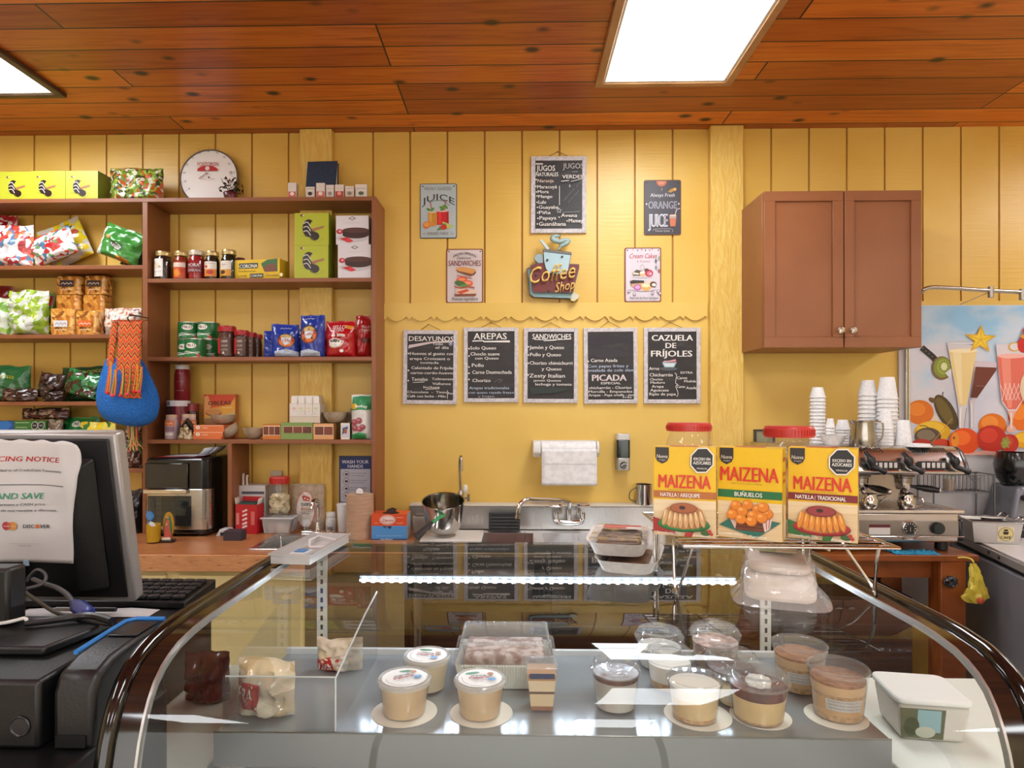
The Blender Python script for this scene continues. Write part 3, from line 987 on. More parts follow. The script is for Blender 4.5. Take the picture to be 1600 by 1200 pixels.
for lab, px, y1, Y, zbx in (('small bottle of violet drink with an orange cap label, beside the upright', 263, 648, 3.30, 0), ('small bottle with an orange cap just behind the nativity figurine', 287, 647, 3.345, 1), ('orange capped small bottle beside the orange wafer packs', 298.5, 647, 3.36, 2)):
 k = Y / F
 h = PY(px, y1, Y).z - z3
 R = (9.6 if zbx == 0 else 8.2 if zbx == 1 else 5.5) * k
 t = thing('drink_bottle', lab, 'bottle', (XY(px, Y), Y + R, z3 + G), 0, 'small drink bottles')
 MB().lathe([(R * .9, 0), (R, .004), (R, h * .72), (R * .82, h * .86)], M('b9a3a8', .35)).obj('bottle_body', t)
 MB().lathe([(R * .82, h * .855), (R * .86, h * .87), (R * .86, h * .99), (0, h)], M('d8b89a', .4)).obj('cap', t)
 dd = DC(PHOTO, (px, HY - (z3 - CAMZ) / Y * F), Y)
 b = dd.by
 dd.rect(px - 9, b - 30, px + 9, b - 21, 'd8743a').rect(px - 9, b - 20, px + 9, b - 12, '8a6a78').rect(px - 6, b - 10, px + 6, b - 6, 'd9cfd0').text('~', px - 6, px + 6, b - 23, 4, 'f0e6d8')
 dd.obj('printed_label', t, fn=wrap(R + .0006))
t = thing('nativity_figurine', 'small cream and gold nativity group under a dark pointed stable roof', 'figurine', (XY(289, 3.30), 3.315, z3 + G))
fg = noisy('gilt_cream', [(0.35, '5a4326'), (0.5, 'b39a6a'), (0.65, 'e9e0cc')], ns=60, rough=.4, bstr=.4)
b = MB()
b.lathe([(.040, 0), (.046, .008), (.044, .016), (.030, .026), (.022, .040)], fg, n=20, sy=.5)
b.obj('base', t)
b = MB()
for x, y, h in ((-.018, -.012, .062), (.012, -.014, .066), (-.002, -.006, .078), (.026, -.01, .050)):
 b.lathe([(.013, .012), (.011, .03), (.008, h - .016), (.0085, h - .010), (.007, h - .002), (0, h)], fg, (x, y, 0), 12)
b.ball((.002, -.02, .026), .008, fg, 10)
b.obj('figures', t)
b = MB()
b.prism([(-.036, .062), (0, .110), (.036, .062), (.029, .060), (0, .096), (-.029, .060)], .0, .022, M('3a2a1e', .6))
b.prism([(-.030, .01), (-.030, .064), (0, .1), (.030, .064), (.030, .01)], .016, .022, M('2a2019', .7))
b.obj('stable_roof', t)
def obleas(d):
 d.rect(396, 628, 592, 680, 'cf4a26')
 d.poly([(396, 720), (560, 690), (592, 640), (592, 735), (480, 770), (396, 770)], 'dca03a')
 d.poly([(396, 640), (420, 632), (440, 700), (396, 760)], 'd89a5a')
 d.text('OBLEAS', 420, 566, 694, 27, '3a1a12', .03, 0, -.03)
 d.ell(455, 740, 52, 22, '8a4a22')
 d.ell(455, 734, 50, 20, 'c98a4a')
 d.text('~', 510, 572, 712, 8, 'f0e0b0')
 d.poly([(396, 770), (480, 765), (592, 730), (592, 800), (396, 800)], 'c9b06a')
 d.rect(398, 775, 560, 812, 'a87a4e')
carton('wafer_box', 'orange and red box of round wafers standing upright behind a clay bowl', 'box', 318, 368, 616.5, z3, 3.45, .035, M('cf5a26', .35), M('c06a3a', .4), CD, obleas)
def orng(d, y):
 d.rect(328, y - 16, 516, y + 14, 'd9703a').rect(328, y - 16, 516, y - 10, 'e8a884')
 d.ell(356, y, 14, 10, 'f0e6d8').text('A', 348, 364, y + 6, 12, '8a3a1c').text('~', 384, 420, y + 7, 10, 'f0e6d8', .02)
hz = None
t, w, h1 = carton('wafer_pack', 'lower of two flat orange wafer packs beside the figurine', 'wafer pack', 302, 346, 675.5, z3, 3.30, .11, M('d9703a', .35), M('c9632f', .4), CD, lambda d: orng(d, 878), group='flat wafer packs')
carton('wafer_pack', 'upper of two flat orange wafer packs beside the figurine', 'wafer pack', 303, 350, 664.5, z3 + h1 + G, 3.30, .11, M('d9703a', .35), M('c9632f', .4), CD, lambda d: orng(d, 835), group='flat wafer packs')
def bowl(label, px, zb, Y, wpx, hpx, rot=None, lift=0, name='clay_bowl', mat=None, cat='bowl'):
 k = Y / F
 R, h = wpx * k / 2, hpx * k
 t = thing(name, label, cat, (XY(px, Y), Y + R * .9, zb + G + lift), 0, None, rot=rot)
 m = mat or noisy('gourd', [(0.3, '8f7d68'), (0.5, 'a8977f'), (0.7, 'b9a893')], ns=20, rough=.6, bstr=.2)
 MB().lathe([(0, 0), (R * .32, 0), (R * .62, h * .18), (R * .86, h * .52), (R, h), (R * .95, h * 1.0), (R * .8, h * .52), (R * .55, h * .24), (0, h * .1)], m, n=28).obj('bowl_body', t)
 return t
bowl('clay bowl standing upright in front of the middle of the shelf', 391, z3, 3.30, 36, 17.5)
bowl('clay bowl tipped on its side against the orange packs', 358.5, z3, 3.315, 33, 15, rot=(.15, -.62, 0), lift=.016)
bowl('clay bowl propped in front of the wafer box', 341, z3 + h1 * 2 + .003, 3.345, 40, 15)
def bocadillo(x0, x1, n, c):
 def f(d):
  d.rect(x0, 822 if c != '7f9a52' else 826, x1, 884 if c != '7f9a52' else 868, 'e9c9a0')
  y0, y1 = (828, 880) if c != '7f9a52' else (828, 868)
  w = (x1 - x0) / n
  for i in range(n):
   d.rect(x0 + i * w + 2, y0, x0 + (i + 1) * w - 2, y1, ('6a3322', '7a3d2a', '5f2d1f')[i % 3])
   d.line([(x0 + i * w + 6, y0 + 10), (x0 + i * w + w * .6, y0 + 18)], 3, '8a5040')
 return f
t, w, hbx = carton('guava_paste_box', 'orange box of guava paste next to the upright clay bowl', 'box', 410.5, 438.5, 663, z3, 3.30, .10, M('c9762f', .4), M('b8692c', .4), CD, bocadillo(764, 872, 3, 'o'), group='guava paste boxes')
carton('guava_paste_box', 'longer green box of guava paste between two orange ones', 'box', 439, 488.5, 660.5, z3, 3.30, .10, M('7f9a52', .4), M('71904a', .4), CD, bocadillo(890, 1072, 3, '7f9a52'), group='guava paste boxes')
carton('guava_paste_box', 'orange topped box of guava paste beside the matchbox', 'box', 489.5, 521, 662, z3, 3.30, .10, M('d9a066', .4), M('a87a4e', .4), CD, bocadillo(1086, 1202, 2, 'p'), group='guava paste boxes')
carton('match_box', 'small white and blue box standing between guava paste and green bag', 'box', 532.5, 546.5, 661, z3, 3.31, .05, M('e0dad0', .4), M('6a5546', .5), CD,
       lambda d: (d.rect(1254, 816, 1302, 896, 'c9cad2'), d.poly([(1262, 836), (1296, 826), (1290, 850), (1258, 880)], '35507a'), d.ell(1280, 856, 10, 18, 'a85a3a')))
def white_pack(d):
 for x in range(4):
  x0 = 936 + x * 47
  d.rect(x0, 688, x0 + 43, 748, 'e0d8d0')
  d.ell(x0 + 20, 714, 12, 9, ('d9b0a8', 'cfd0a0', 'e0cf9a', 'b9c9a0')[x])
  d.line([(x0 + 4, 738), (x0 + 38, 730)], 3, 'b9c4ae')
  d.rect(x0 + 4, 640, x0 + 40, 682, 'e6dfd8')
zbx = z3 + hbx + .006
tt, w, hw = carton('sweets_pack', 'lowest pack of white wrapped sweets laid on the guava paste boxes', 'sweets pack', 452.5, 500, 651, zbx, 3.325, .09, M('cfc0ae', .3), M('c4b49f', .35), CD, None, group='stacked white sweets')
tt, w, hw2 = carton('sweets_pack', 'middle pack of white wrapped sweets with small coloured prints', 'sweets pack', 452.5, 500, 630.5, zbx + hw + G, 3.325, .10, M('ded6cc', .25), M('c9b9a9', .35), CD, white_pack, group='stacked white sweets')
carton('sweets_pack', 'topmost pack of white wrapped sweets on the stack', 'sweets pack', 456, 497, 618.5, zbx + hw + hw2 + 2 * G, 3.34, .08, M('e2dbd3', .25), M('cfc0b0', .35), None, None, group='stacked white sweets')
bowl('clay bowl resting on the orange topped guava paste box', 519, PY(505, 662, 3.30).z, 3.305, 41, 18)
def green_bag(d):
 d.poly([(1326, 640), (1444, 632), (1448, 720), (1318, 726)], '2f8a54')
 d.ell(1336, 700, 22, 18, 'e0b03a')
 d.text('bonfruty', 1350, 1424, 708, 18, 'f0f0e6', .03)
 for x, y, r in ((1340, 800, 22), (1372, 790, 22), (1396, 830, 20), (1344, 836, 22), (1376, 842, 20)):
  d.ell(x, y, r, r * .9, 'a04a54').ell(x - 4, y - 6, r * .5, r * .3, 'c98a90')
 d.poly([(1316, 880), (1368, 862), (1420, 870), (1416, 902), (1316, 902)], '2f8a4e')
pouch('sweets_bag', 'green and white bag of red sweets standing against the end upright', 'sweets bag', 566, z3, 3.325, ppx(549, 582, 3.325), ppx(616, 686, 3.325), .06, film('d6d4cf', .3, .25), green_bag, CD, seed=11, wob=.6)
bowl('dark clay bowl half hidden behind the green and white bag', 543, z3 + .07, 3.41, 22, 24, rot=(0, .5, 0))
pouch('sweets_bag', 'crumpled clear bag of green wrapped sweets lying on the top board', 'sweets bag', 214, zr[0], 3.36, ppx(172, 257, 3.36), ppx(258, 312, 3.36), .12,
      patchy('greenwrap', ['4a4a30', '6f8f2c', '9fb84a', 'd9dcc4', 'c9602c', '7fa23c', '39512a'], 16), seed=21, wob=2.2, seal=.02)
Yt = 3.43
t = thing('dial_thermometer', 'round white dial thermometer with red lettering leaning on the wall', 'thermometer', (XY(325, Yt), Yt, zr[0] + G), rot=(-.10, 0, 0))
Rt = 46.5 * Yt / F
zc_ = PY(325, 291.5, Yt).z - zr[0]
zc_ = Rt + .001
T = Matrix.Translation((0, 0, zc_)) @ Matrix.Rotation(PI / 2, 4, 'X')
MB().lathe([(0, -.012), (Rt * .96, -.012), (Rt, -.004), (Rt, .010), (Rt * .97, .013), (Rt * .95, .006)], M('8a8784', .3, .7), n=48, T=T).obj('rim', t)
MB().lathe([(Rt * .955, .0065), (0, .0066)], M('ece9e6', .35), n=48, T=T).obj('dial', t)
dd = DC(CB, (325, 291.5), Yt)
cx_, cy_ = 412, 262
for i in range(13):
 a = PI * (1.22 - i * .12) if i < 12 else 0
 ux_, uy_ = math.cos(a), -math.sin(a)
 dd.text(str(-40 + 20 * i if i else -40), cx_ + ux_ * 150 - 8, cx_ + ux_ * 150 + 8, cy_ + uy_ * 150 + 8, 14, '6a6462')
 dd.line([(cx_ + ux_ * 168, cy_ + uy_ * 168), (cx_ + ux_ * 176, cy_ + uy_ * 176)], 3, '6a6462')
dd.text('POSTOBON', 346, 482, 216, 30, 'b33a3a', .0)
dd.poly([(346, 246), (352, 228), (380, 214), (412, 210), (444, 214), (472, 228), (480, 246)], 'b8242a')
dd.ell(412, 229, 14, 14, 'd8cfcc')
dd.line([(362, 296), (416, 258)], 5, '8a3038').line([(396, 256), (416, 266), (408, 272)], 4, '8a3038')
dd.text('GASEOSAS DE COLOMBIA', 366, 462, 304, 7, 'c98a8a')
dd.obj('dial_print', t, -.0072, loc=(0, 0, zc_))
MB().lathe([(0, .0), (Rt * .03, .0), (Rt * .02, .006), (0, .006)], M('55504e', .3), n=12, T=Matrix.Translation((0, -.0085, zc_)) @ Matrix.Rotation(PI / 2, 4, 'X')).obj('hub', t)
t = thing('potted_plant', 'tiny dark leaved plant in a dark red foil pot before the dial thermometer', 'plant', (XY(356, 3.315), 3.345, zr[0] + G))
MB().lathe([(.026, 0), (.030, .012), (.036, .040), (.034, .044), (.0, .040)], noisy('foil_pot', [(.4, '3c0f14'), (.6, '6f1c24')], ns=30, rough=.25, bstr=.3), n=18).obj('pot', t)
b = MB()
for i in range(46):
 a, e, L = rnd.uniform(0, 2 * PI), rnd.uniform(-.2, 1.4), rnd.uniform(.03, .075)
 c = Vector((math.cos(a) * math.cos(e), math.sin(a) * math.cos(e), math.sin(e))) * L + Vector((0, 0, .062))
 q = Vector((rnd.uniform(-1, 1), rnd.uniform(-1, 1), rnd.uniform(-1, 1))).normalized()
 p = q.cross(c.normalized()).normalized()
 s = rnd.uniform(.010, .017)
 b.add([c - q * s, c + p * s * .6 + q * .002, c + q * s, c - p * s * .6], [(0, 1, 2, 3)], M(rnd.choice(['2a1c16', '3d2a20', '5a1c1c', '33401f', '8a8478', '241814']), .4))
for i in range(10):
 a = rnd.uniform(0, 2 * PI)
 b.tube([(0, 0, .036), (math.cos(a) * .02, math.sin(a) * .02, .07), (math.cos(a) * .045, math.sin(a) * .045, .10 + .02 * rnd.random())], .0012, M('2f2417', .6), 5)
b.obj('foliage', t)
t = thing('book', 'dark blue hardback standing upright behind the small cartons', 'book', (XY(501, 3.365), 3.365, zr[0] + G), rot=(-.05, 0, -.05))
wb, hbk = ppx(476, 524, 3.365), ppx(247, 312, 3.365)
sh = .012
b = MB()
b.add([(-wb / 2 - sh / 2, 0, 0), (wb / 2 - sh / 2, 0, 0), (wb / 2 + sh / 2, 0, hbk), (-wb / 2 + sh / 2, 0, hbk), (-wb / 2 - sh / 2, .004, 0), (wb / 2 - sh / 2, .004, 0), (wb / 2 + sh / 2, .004, hbk), (-wb / 2 + sh / 2, .004, hbk)],
      [(0, 1, 2, 3), (4, 5, 6, 7), (0, 1, 5, 4), (2, 3, 7, 6), (0, 3, 7, 4), (1, 2, 6, 5)], noisy('blue_cloth', [(.4, '1b2c44'), (.6, '213550')], ns=80, rough=.55))
b.obj('front_cover', t)
b = MB()
b.box(-wb / 2, wb / 2 - .003, .004, .030, .002, hbk - .003, M('d9d3c4', .7))
b.obj('page_block', t)
MB().box(-wb / 2, wb / 2 + .003, .030, .034, 0, hbk, M('1b2c44', .55)).obj('back_cover', t)
def tinybox(d, x0, x1, c, art):
 d.rect(x0 + 2, 308, x1 - 2, 345, c)
 d.ell((x0 + x1) / 2, 322, (x1 - x0) * .25, 12, art)
 d.text('~', x0 + 6, x1 - 6, 296, 9, art)
for x0, x1, y1, c, art, lab in ((450, 463, 285.5, 'c9685a', 'f0dcd0', 'red and clear small sweet carton standing apart from the row'), (477.5, 491.5, 292, 'd6c9c0', '3a2a2a', 'small pale sweet carton first in the row under the blue book'),
        (494, 507.5, 286, 'cf6a5a', 'e9dcd2', 'tallest small red sweet carton under the blue book'), (509.5, 521.5, 289, 'd2c8c2', '9a8a80', 'small grey sweet carton printed with rings'),
        (523.5, 537, 288.5, 'b3372f', 'd9a090', 'small sweet carton with a red diagonal band'), (539.5, 553, 291, 'cabfae', '8a7a68', 'small beige sweet carton next to the last of the row'),
        (555.5, 573, 288, 'd6d0be', '55604a', 'small cream sweet carton last in the row near the end upright')):
 c0, c1 = (x0 - 220) * 4, (x1 - 220) * 4
 carton('sweet_carton', lab, 'carton', x0, x1, y1, zr[0], 3.295, .03, M('ded4cb', .35), M('c9aea0', .4), CB, lambda d: tinybox(d, c0, c1, c, art), group='small sweet cartons')
zA, zB_, zC_, zD = zl[1], zl[2], zl[3], zl[4]
def bag_on(label, x0, x1, y0, zb, Y, d, mat, seed, draw=None, crop=CA, rz=0, tilt=0, roll=0, name='snack_bag', wob=1.6, cat='snack bag', group='snack bags', seal=.05, hx=1.0, flatb=True, lift=0, wx=1.0):
 w = ppx(x0, x1, Y) * wx
 h = (PY((x0 + x1) / 2, y0, Y).z - zb) * hx
 lift += w / 2 * abs(math.sin(roll))
 h *= 1 - .35 * abs(math.sin(roll))
 return pouch(name, label, cat, (x0 + x1) / 2, zb + lift, Y, w, h, d, mat, draw, crop, rz, tilt, roll, seed, group, seal, wob=wob, flatb=flatb)
CANDY = patchy('candy', ['c9cdd2', 'b32a2e', 'e2dfdd', '6a8f5c', 'd9d2cf', 'c4463a', 'dcdfe2', '4a7a96'], 13)
REDC = patchy('candy_red', ['7a1118', 'c4222b', 'd9d2d0', 'a81a22', 'b9323a', 'e0d8d6'], 15)
YEL = patchy('yellow_snack', ['c9c6bd', 'dcc21f', 'e6d64a', 'e0c818', 'c9c4b4', 'd6d1c4'], 9, .22, .4)
bag_on('red bag of sweets at the back of the upper snack shelf', -25, 28, 338, zA, 3.44, .08, REDC, 31)
bag_on('large yellow and silver snack bag leaning over the sweets', 80, 150, 338, zA, 3.435, .07, YEL, 32, lambda d: (d.ell(650, 660, 40, 22, '3a3414'), d.ell(655, 650, 34, 15, 'e0cc22'), d.text('~', 600, 720, 745, 22, 'b8452a', .02, .1, .35), d.ell(700, 720, 34, 20, 'b0482a', .5), d.ell(664, 780, 26, 16, 'd9d4c8'), d.text('~', 650, 690, 845, 20, '4a4630', .02)), roll=-.42, seal=.1, wx=1.02, hx=.88, wob=1.2)
bag_on('clear bag of mixed wrapped sweets hanging over the upper snack shelf edge', 56, 122, 368, zA, 3.335, .075, CANDY, 33, roll=-.35, wx=1.1, hx=1.0, wob=1.2)
bag_on('clear bag of red and white wrapped sweets at the edge of the frame', -30, 54, 352, zA, 3.325, .085, patchy('candy2', ['c4463a', 'd9d5d6', 'c9ced6', 'e3e0e0', 'a32a30', 'd9d4d4', '557a9c', 'd6724a'], 12), 34)
bag_on('green snack bag with white script on the upper snack shelf', 150, 214, 356, zA, 3.335, .08, film('3f8f3c', .2, .6, 24), 35, lambda d: (d.poly([(735, 700), (760, 690), (790, 955), (740, 950)], 'c4cdc4'), d.ell(905, 812, 58, 30, '20331f', .25), d.ell(905, 812, 52, 25, 'dfe3dc', .25), d.text('Rizos', 862, 950, 818, 30, '20331f', .02, .2, .12), d.ell(985, 905, 50, 26, 'b8782c'), d.ell(960, 890, 22, 14, 'd9a23c'), d.ell(820, 760, 20, 12, 'd98a2c')), roll=.36, wx=1.05, hx=.95, seal=.09)
bag_on('dark green snack bag lying behind the green script bag', 186, 222, 374, zA, 3.42, .06, film('1c4a2a', .25, .5, 24), 36, roll=.3)
bag_on('red snack bag in the dim back corner of the middle snack shelf', -20, 22, 448, zB_, 3.43, .06, film('7a1a18', .3), 41)
bag_on('clear bag of green chips at the edge of the frame', -34, 16, 465, zB_, 3.33, .10, patchy('chips', ['c4ccb4', '7fa83c', '9fc04a', 'd9dccf', '6a9a34'], 12), 42)
bag_on('clear crumpled bag of lime green packets', 14, 78, 454, zB_, 3.325, .12, patchy('limes', ['b9bdb0', 'd3d6cc', '8fb02c', 'a9c43c', '7fa02c', 'd0d4c8', '94b436', 'c9cdbf'], 11), 43, wob=2.6, seal=.03)
bag_on('green bag with a red tab tucked behind the lime packets', 62, 86, 458, zB_, 3.445, .07, film('5a8a2c', .25), 44, lambda d: d.rect(348, 100, 425, 180, 'a8241f'), CC)
TOAST = patchy('toast', ['8f5420', 'c07a2c', 'd3923e', 'c98a3a', 'e0b060', 'b8702a', 'dca14a'], 15, .2, .5)
def toast_pack(label, x0, x1, y1, zb, Y, d, seed, col, rz=0, tilt=0, lift=0):
 k = Y / F
 w, h = ppx(x0, x1, Y), PY((x0 + x1) / 2, y1, Y).z - zb - lift
 t = thing('toast_pack', label, 'toast pack', (XY((x0 + x1) / 2, Y), Y + d / 2, zb + G + lift), 0, 'amber toast packs', rot=(tilt, 0, rz))
 b = MB()
 q = lambda u, v, s: (u * w / 2, 0, v)
 def fn(u, v):
  a = 2 * PI * u
  n = mnoise.noise(Vector((math.cos(a) * 2, math.sin(a) * 2, v * 4 + seed)))
  e = 6
  c, s_ = math.cos(a), math.sin(a)
  r = 1 / ((abs(c) ** e + abs(s_) ** e) ** (1 / e))
  f = 1 if .05 < v < .95 else .95
  return (c * r * w / 2 * f * (1 + .04 * n), s_ * r * d / 2 * f * (1 + .05 * n), v * h)
 b.grid(40, 14, fn, TOAST, True, True)
 b.add([fn(i / 40, 0) for i in range(40)], [tuple(range(39, -1, -1))], TOAST)
 b.add([fn(i / 40, 1) for i in range(40)], [tuple(range(40))], TOAST)
 b.obj('wrapped_loaf', t)
 dd = DC(PHOTO, ((x0 + x1) / 2, HY - (zb + lift - CAMZ) / Y * F), Y)
 c = (x0 + x1) / 2
 bb = dd.by
 dd.rect(c - 11, bb - 22, c + 11, bb - 12, col)
 dd.text('~', c - 9, c + 9, bb - 15, 4, 'f2e8d8' if col != 'd6d4d6' else '3a3a4a', .02)
 dd.text('~', c - 8, c + 8, bb - 6, 3, 'e9dcc4')
 dd.obj('paper_label', t, -d / 2 - .0075)
 return h
hA = toast_pack('amber toast pack in the back pair, beside the lime packets', 84, 124, 461, zB_, 3.38, .085, 51, 'b8481e')
hB2 = toast_pack('amber toast pack in the back pair, nearer the small white sweets', 127, 163, 461, zB_, 3.38, .085, 52, 'd6d4d6')
toast_pack('amber toast pack stacked on top, beside the red tab', 85, 126, 431.5, zB_, 3.38, .08, 53, '3a3038', lift=hA + .003)
toast_pack('amber toast pack stacked on top, nearest the upright', 130, 165, 431, zB_, 3.38, .08, 54, '4a3a30', lift=hB2 + .003)
toast_pack('front amber toast pack with a white and blue label', 76, 116, 482, zB_, 3.29, .075, 55, 'd6d4d6')
toast_pack('front amber toast pack with an orange label', 116, 152, 486, zB_, 3.29, .075, 56, 'd9682a')
bag_on('clear bag of small white and red sweets half behind the blue woven bag', 163, 222, 482, zB_, 3.36, .10, patchy('marsh', ['d9c9b4', 'e9ded4', 'c9705a', 'e6dccf', 'e0d0b8', '8a6a78', 'eae2d8'], 20), 57, wob=2)
DKB = patchy('dark_brown_wrap', ['1f130f', '3a211a', '2c1813', '4a3028', '241611'], 14)
DKG = film('1f5a30', .22, .6, 26)
def superc(x0, x1, y, c='b8a92a'):
 return lambda d: d.text('SUPERCOCO', x0, x1, y, 24, c, .03, 0, -.03)
bag_on('dark green coconut sweets bag at the edge of the frame', -16, 49, 572, zC_, 3.36, .08, DKG, 61, superc(-30, 155, 760), CC)
bag_on('dark brown foil bag lying between two green coconut bags', 56, 96, 584, zC_, 3.34, .06, DKB, 62, roll=.2)
bag_on('dark green coconut sweets bag with yellow lettering behind the crumpled one', 98, 172, 574, zC_, 3.435, .06, film('20482a', .25, .4, 26), 63, superc(575, 830, 718), CC, roll=-.03)
bag_on('crumpled green and brown sweets bag in front of the yellow lettered one', 98, 158, 584, zC_, 3.345, .07, patchy('green_brown', ['17401f', '2a7a3c', '1f5a2c', '4a2a1c', '2a7a40', '3a2018', '1f6a34'], 9, .2), 64, roll=.25)
bag_on('low flat brown sweets bag lying along the third snack shelf', 2, 60, 607, zC_, 3.31, .07, patchy('brown2', ['3a241c', '2a1813', '5a4038', '2f1c16', '8a7468'], 14), 65)
bag_on('low flat brown sweets bag next to the crumpled green one', 66, 100, 612, zC_, 3.305, .06, DKB, 66)
carton('biscuit_box', 'blue biscuit box at the edge of the frame above the monitor', 'box', -30, 22, 658, zD, 3.30, .1, M('1f4a86', .35), M('173a6a', .4), CC, lambda d: d.poly([(-10, 1100), (60, 1090), (100, 1120), (60, 1170), (-10, 1170)], '2a6ab0'), group='boxes on the lowest snack shelf')
def octs(d):
 for x in (272, 326):
  d.ell(x, 1128, 27, 34, 'd8d8d0', PI / 8, 8).ell(x, 1128, 24, 30, '1c1c1c', PI / 8, 8).text('ALTO', x - 14, x + 14, 1132, 10, 'e8e8e8')
 d.rect(120, 1102, 230, 1108, '9ab48a').text('~', 122, 215, 1150, 14, 'cfdcc0')
carton('biscuit_box', 'green biscuit box with two black octagon warnings', 'box', 22.5, 72, 657.5, zD, 3.30, .1, M('2f6a2a', .35), M('28561f', .4), CC, octs, group='boxes on the lowest snack shelf')
bag_on('brown snack pack lying on top of the green biscuit box', 34, 108, 638, PY(50, 657.5, 3.30).z + .006, 3.35, .06, patchy('brown3', ['2a1a16', '5a3a2c', '3a211b', 'a8907c', '6a2a22', '4a342a'], 14), 71, lambda d: (d.text('Susanita', 250, 300, 1040, 16, 'c9b4a4', .02), d.text('Soya', 340, 380, 1040, 16, 'c9b4a4', .02)), CC, flatb=False)
bag_on('grey brown snack bag between the green box and green bag', 72, 99, 656, zD, 3.32, .06, patchy('grey_snack', ['5a4c3c', '8a7a66', '6a5a46', '9a8c78'], 14), 72)
bag_on('bright green snack bag with a white emblem above the monitor', 99, 158, 652, zD, 3.385, .07, film('217a3a', .22, .5, 24), 73, lambda d: (d.ell(612, 1115, 34, 24, 'dfe4da'), d.text('AB', 590, 634, 1124, 22, '2a4a3a', .03), d.ell(660, 1120, 20, 16, 'c9d4c0')), CC)
bag_on('yellow and green snack packet under the blue woven bag', 126, 182, 660, zD, 3.305, .055, patchy('yellowgreen', ['c9ac22', 'dcc43a', '2f7a34', 'd9b82a', '1f6a30', 'e0cf5a'], 10), 74)
bag_on('clear bag of brown sweets beside the tassels of the woven bag', 196, 221, 664, zD, 3.33, .08, patchy('brown4', ['4a2c22', '8a6a5c', '6a4436', 'b9a498', '55362a'], 24), 75, wob=2)
bag_on('small black bag beside the air fryer behind the monitor edge', 200, 223, 765, CZ, 3.30, .08, film('17171a', .3, .5, 20), 78, name='black_pouch', cat='bag', group=None)
Yb = 3.17
t = thing('woven_bag', 'blue woven shoulder bag with a zigzag orange strap hanging from the shelf upright', 'bag', (XY(203, Yb), Yb, PY(203, 664, Yb).z))
q = lambda x, y: ((x - 203) * Yb / F, (664 - y) * Yb / F)
bl = noisy('blue_crochet', [(.35, '1660b4'), (.65, '1f72c9')], scale=(1, 1, 1.6), ns=90, detail=2, rough=.8, bstr=.5)
prof = [(0, .0), (.07, .004), (.110, .02), (.136, .055), (.147, .10), (.145, .15), (.130, .20), (.112, .25), (.094, .295), (.078, .33)]
b = MB()
def bagf(u, v):
 i = v * (len(prof) - 1)
 k = min(int(i), len(prof) - 2)
 r = prof[k][0] + (prof[k + 1][0] - prof[k][0]) * (i - k)
 z = prof[k][1] + (prof[k + 1][1] - prof[k][1]) * (i - k)
 a = 2 * PI * u
 fold = 1 + (.10 * v ** 2) * math.cos(9 * a) + .025 * mnoise.noise(Vector((math.cos(a) * 1.5, math.sin(a) * 1.5, v * 3)))
 return (r * fold * math.cos(a) * 1.02 - .028 * v ** 2, r * fold * .68 * math.sin(a), z - .012 * math.sin(a * 1 + 2) * (1 - v) * (v > .05))
b.grid(72, 22, bagf, bl, True, True)
b.obj('pouch_body', t, weld=True)
def strap_mat():
 m, nt, bb = mk('zigzag_weave')
 tc = nd(nt, 'ShaderNodeTexCoord')
 sp = nd(nt, 'ShaderNodeSeparateXYZ')
 nt.links.new(tc.outputs['Object'], sp.inputs[0])
 def math_(op, a, b=None, c=None):
  n = nd(nt, 'ShaderNodeMath', operation=op)
  for i, x in enumerate((a, b, c)):
   if x is None:
    continue
   if isinstance(x, (int, float)):
    n.inputs[i].default_value = x
   else:
    nt.links.new(x, n.inputs[i])
  return n.outputs[0]
 tri = math_('PINGPONG', math_('MULTIPLY', sp.outputs[0], 1.0), .0155)
 val = math_('FRACT', math_('MULTIPLY', math_('ADD', sp.outputs[2], math_('MULTIPLY', tri, 1.6)), 21.0))
 r = ramp(nt, [(0, 'd8452a'), (.28, 'e0b23a'), (.37, '1d2a20'), (.50, 'c9381e'), (.72, 'e0b23a'), (.79, '1f3a2a'), (.90, 'dd5a2a')], 'CONSTANT')
 nt.links.new(val, r.inputs[0])
 nt.links.new(r.outputs[0], bb.inputs['Base Color'])
 bb.inputs['Roughness'].default_value = .85
 n = nd(nt, 'ShaderNodeTexNoise', i_Scale=160.0)
 nt.links.new(tc.outputs['Object'], n.inputs['Vector'])
 bump(nt, bb, n.outputs['Fac'], .5, .003)
 return m
SM = strap_mat()
def strap(pts, w, name, y=0.0):
 b = MB()
 n = 30
 def f(u, v):
  i = v * (len(pts) - 1)
  k = min(int(i), len(pts) - 2)
  x, z, yy = [pts[k][j] + (pts[k + 1][j] - pts[k][j]) * (i - k) for j in range(3)]
  ww = w[0] + (w[1] - w[0]) * v
  return (x + (u - .5) * ww, yy - .006 * math.sin(PI * u), z)
 b.grid(8, n, f, SM)
 return b.obj(name, t, solid=.004)
a, c = q(209, 500), q(232, 640)
strap([q(211, 502) + (-.035,), q(213, 560) + (-.06,), q(215, 600) + (-.08,), q(218, 622) + (-.092,)], (.112, .130), 'strap')
strap([q(184, 502) + (-.02,), q(183, 530) + (-.035,), q(183, 556) + (-.05,), q(183, 572) + (-.055,)], (.034, .036), 'strap')
b = MB()
b.grid(10, 12, lambda u, v: (q(180, 0)[0] + (q(229, 0)[0] - q(180, 0)[0]) * u, -.03 + .05 * math.sin(PI * v) - .004, q(0, 501)[1] + .012 * math.sin(PI * v) * 1.0 - .002 * u), SM)
b.obj('strap_fold', t, solid=.004)
cols = ['d4302a', 'dd6a2a', 'd9b23a', '2f6a3a', 'c92a44', 'e04a5a']
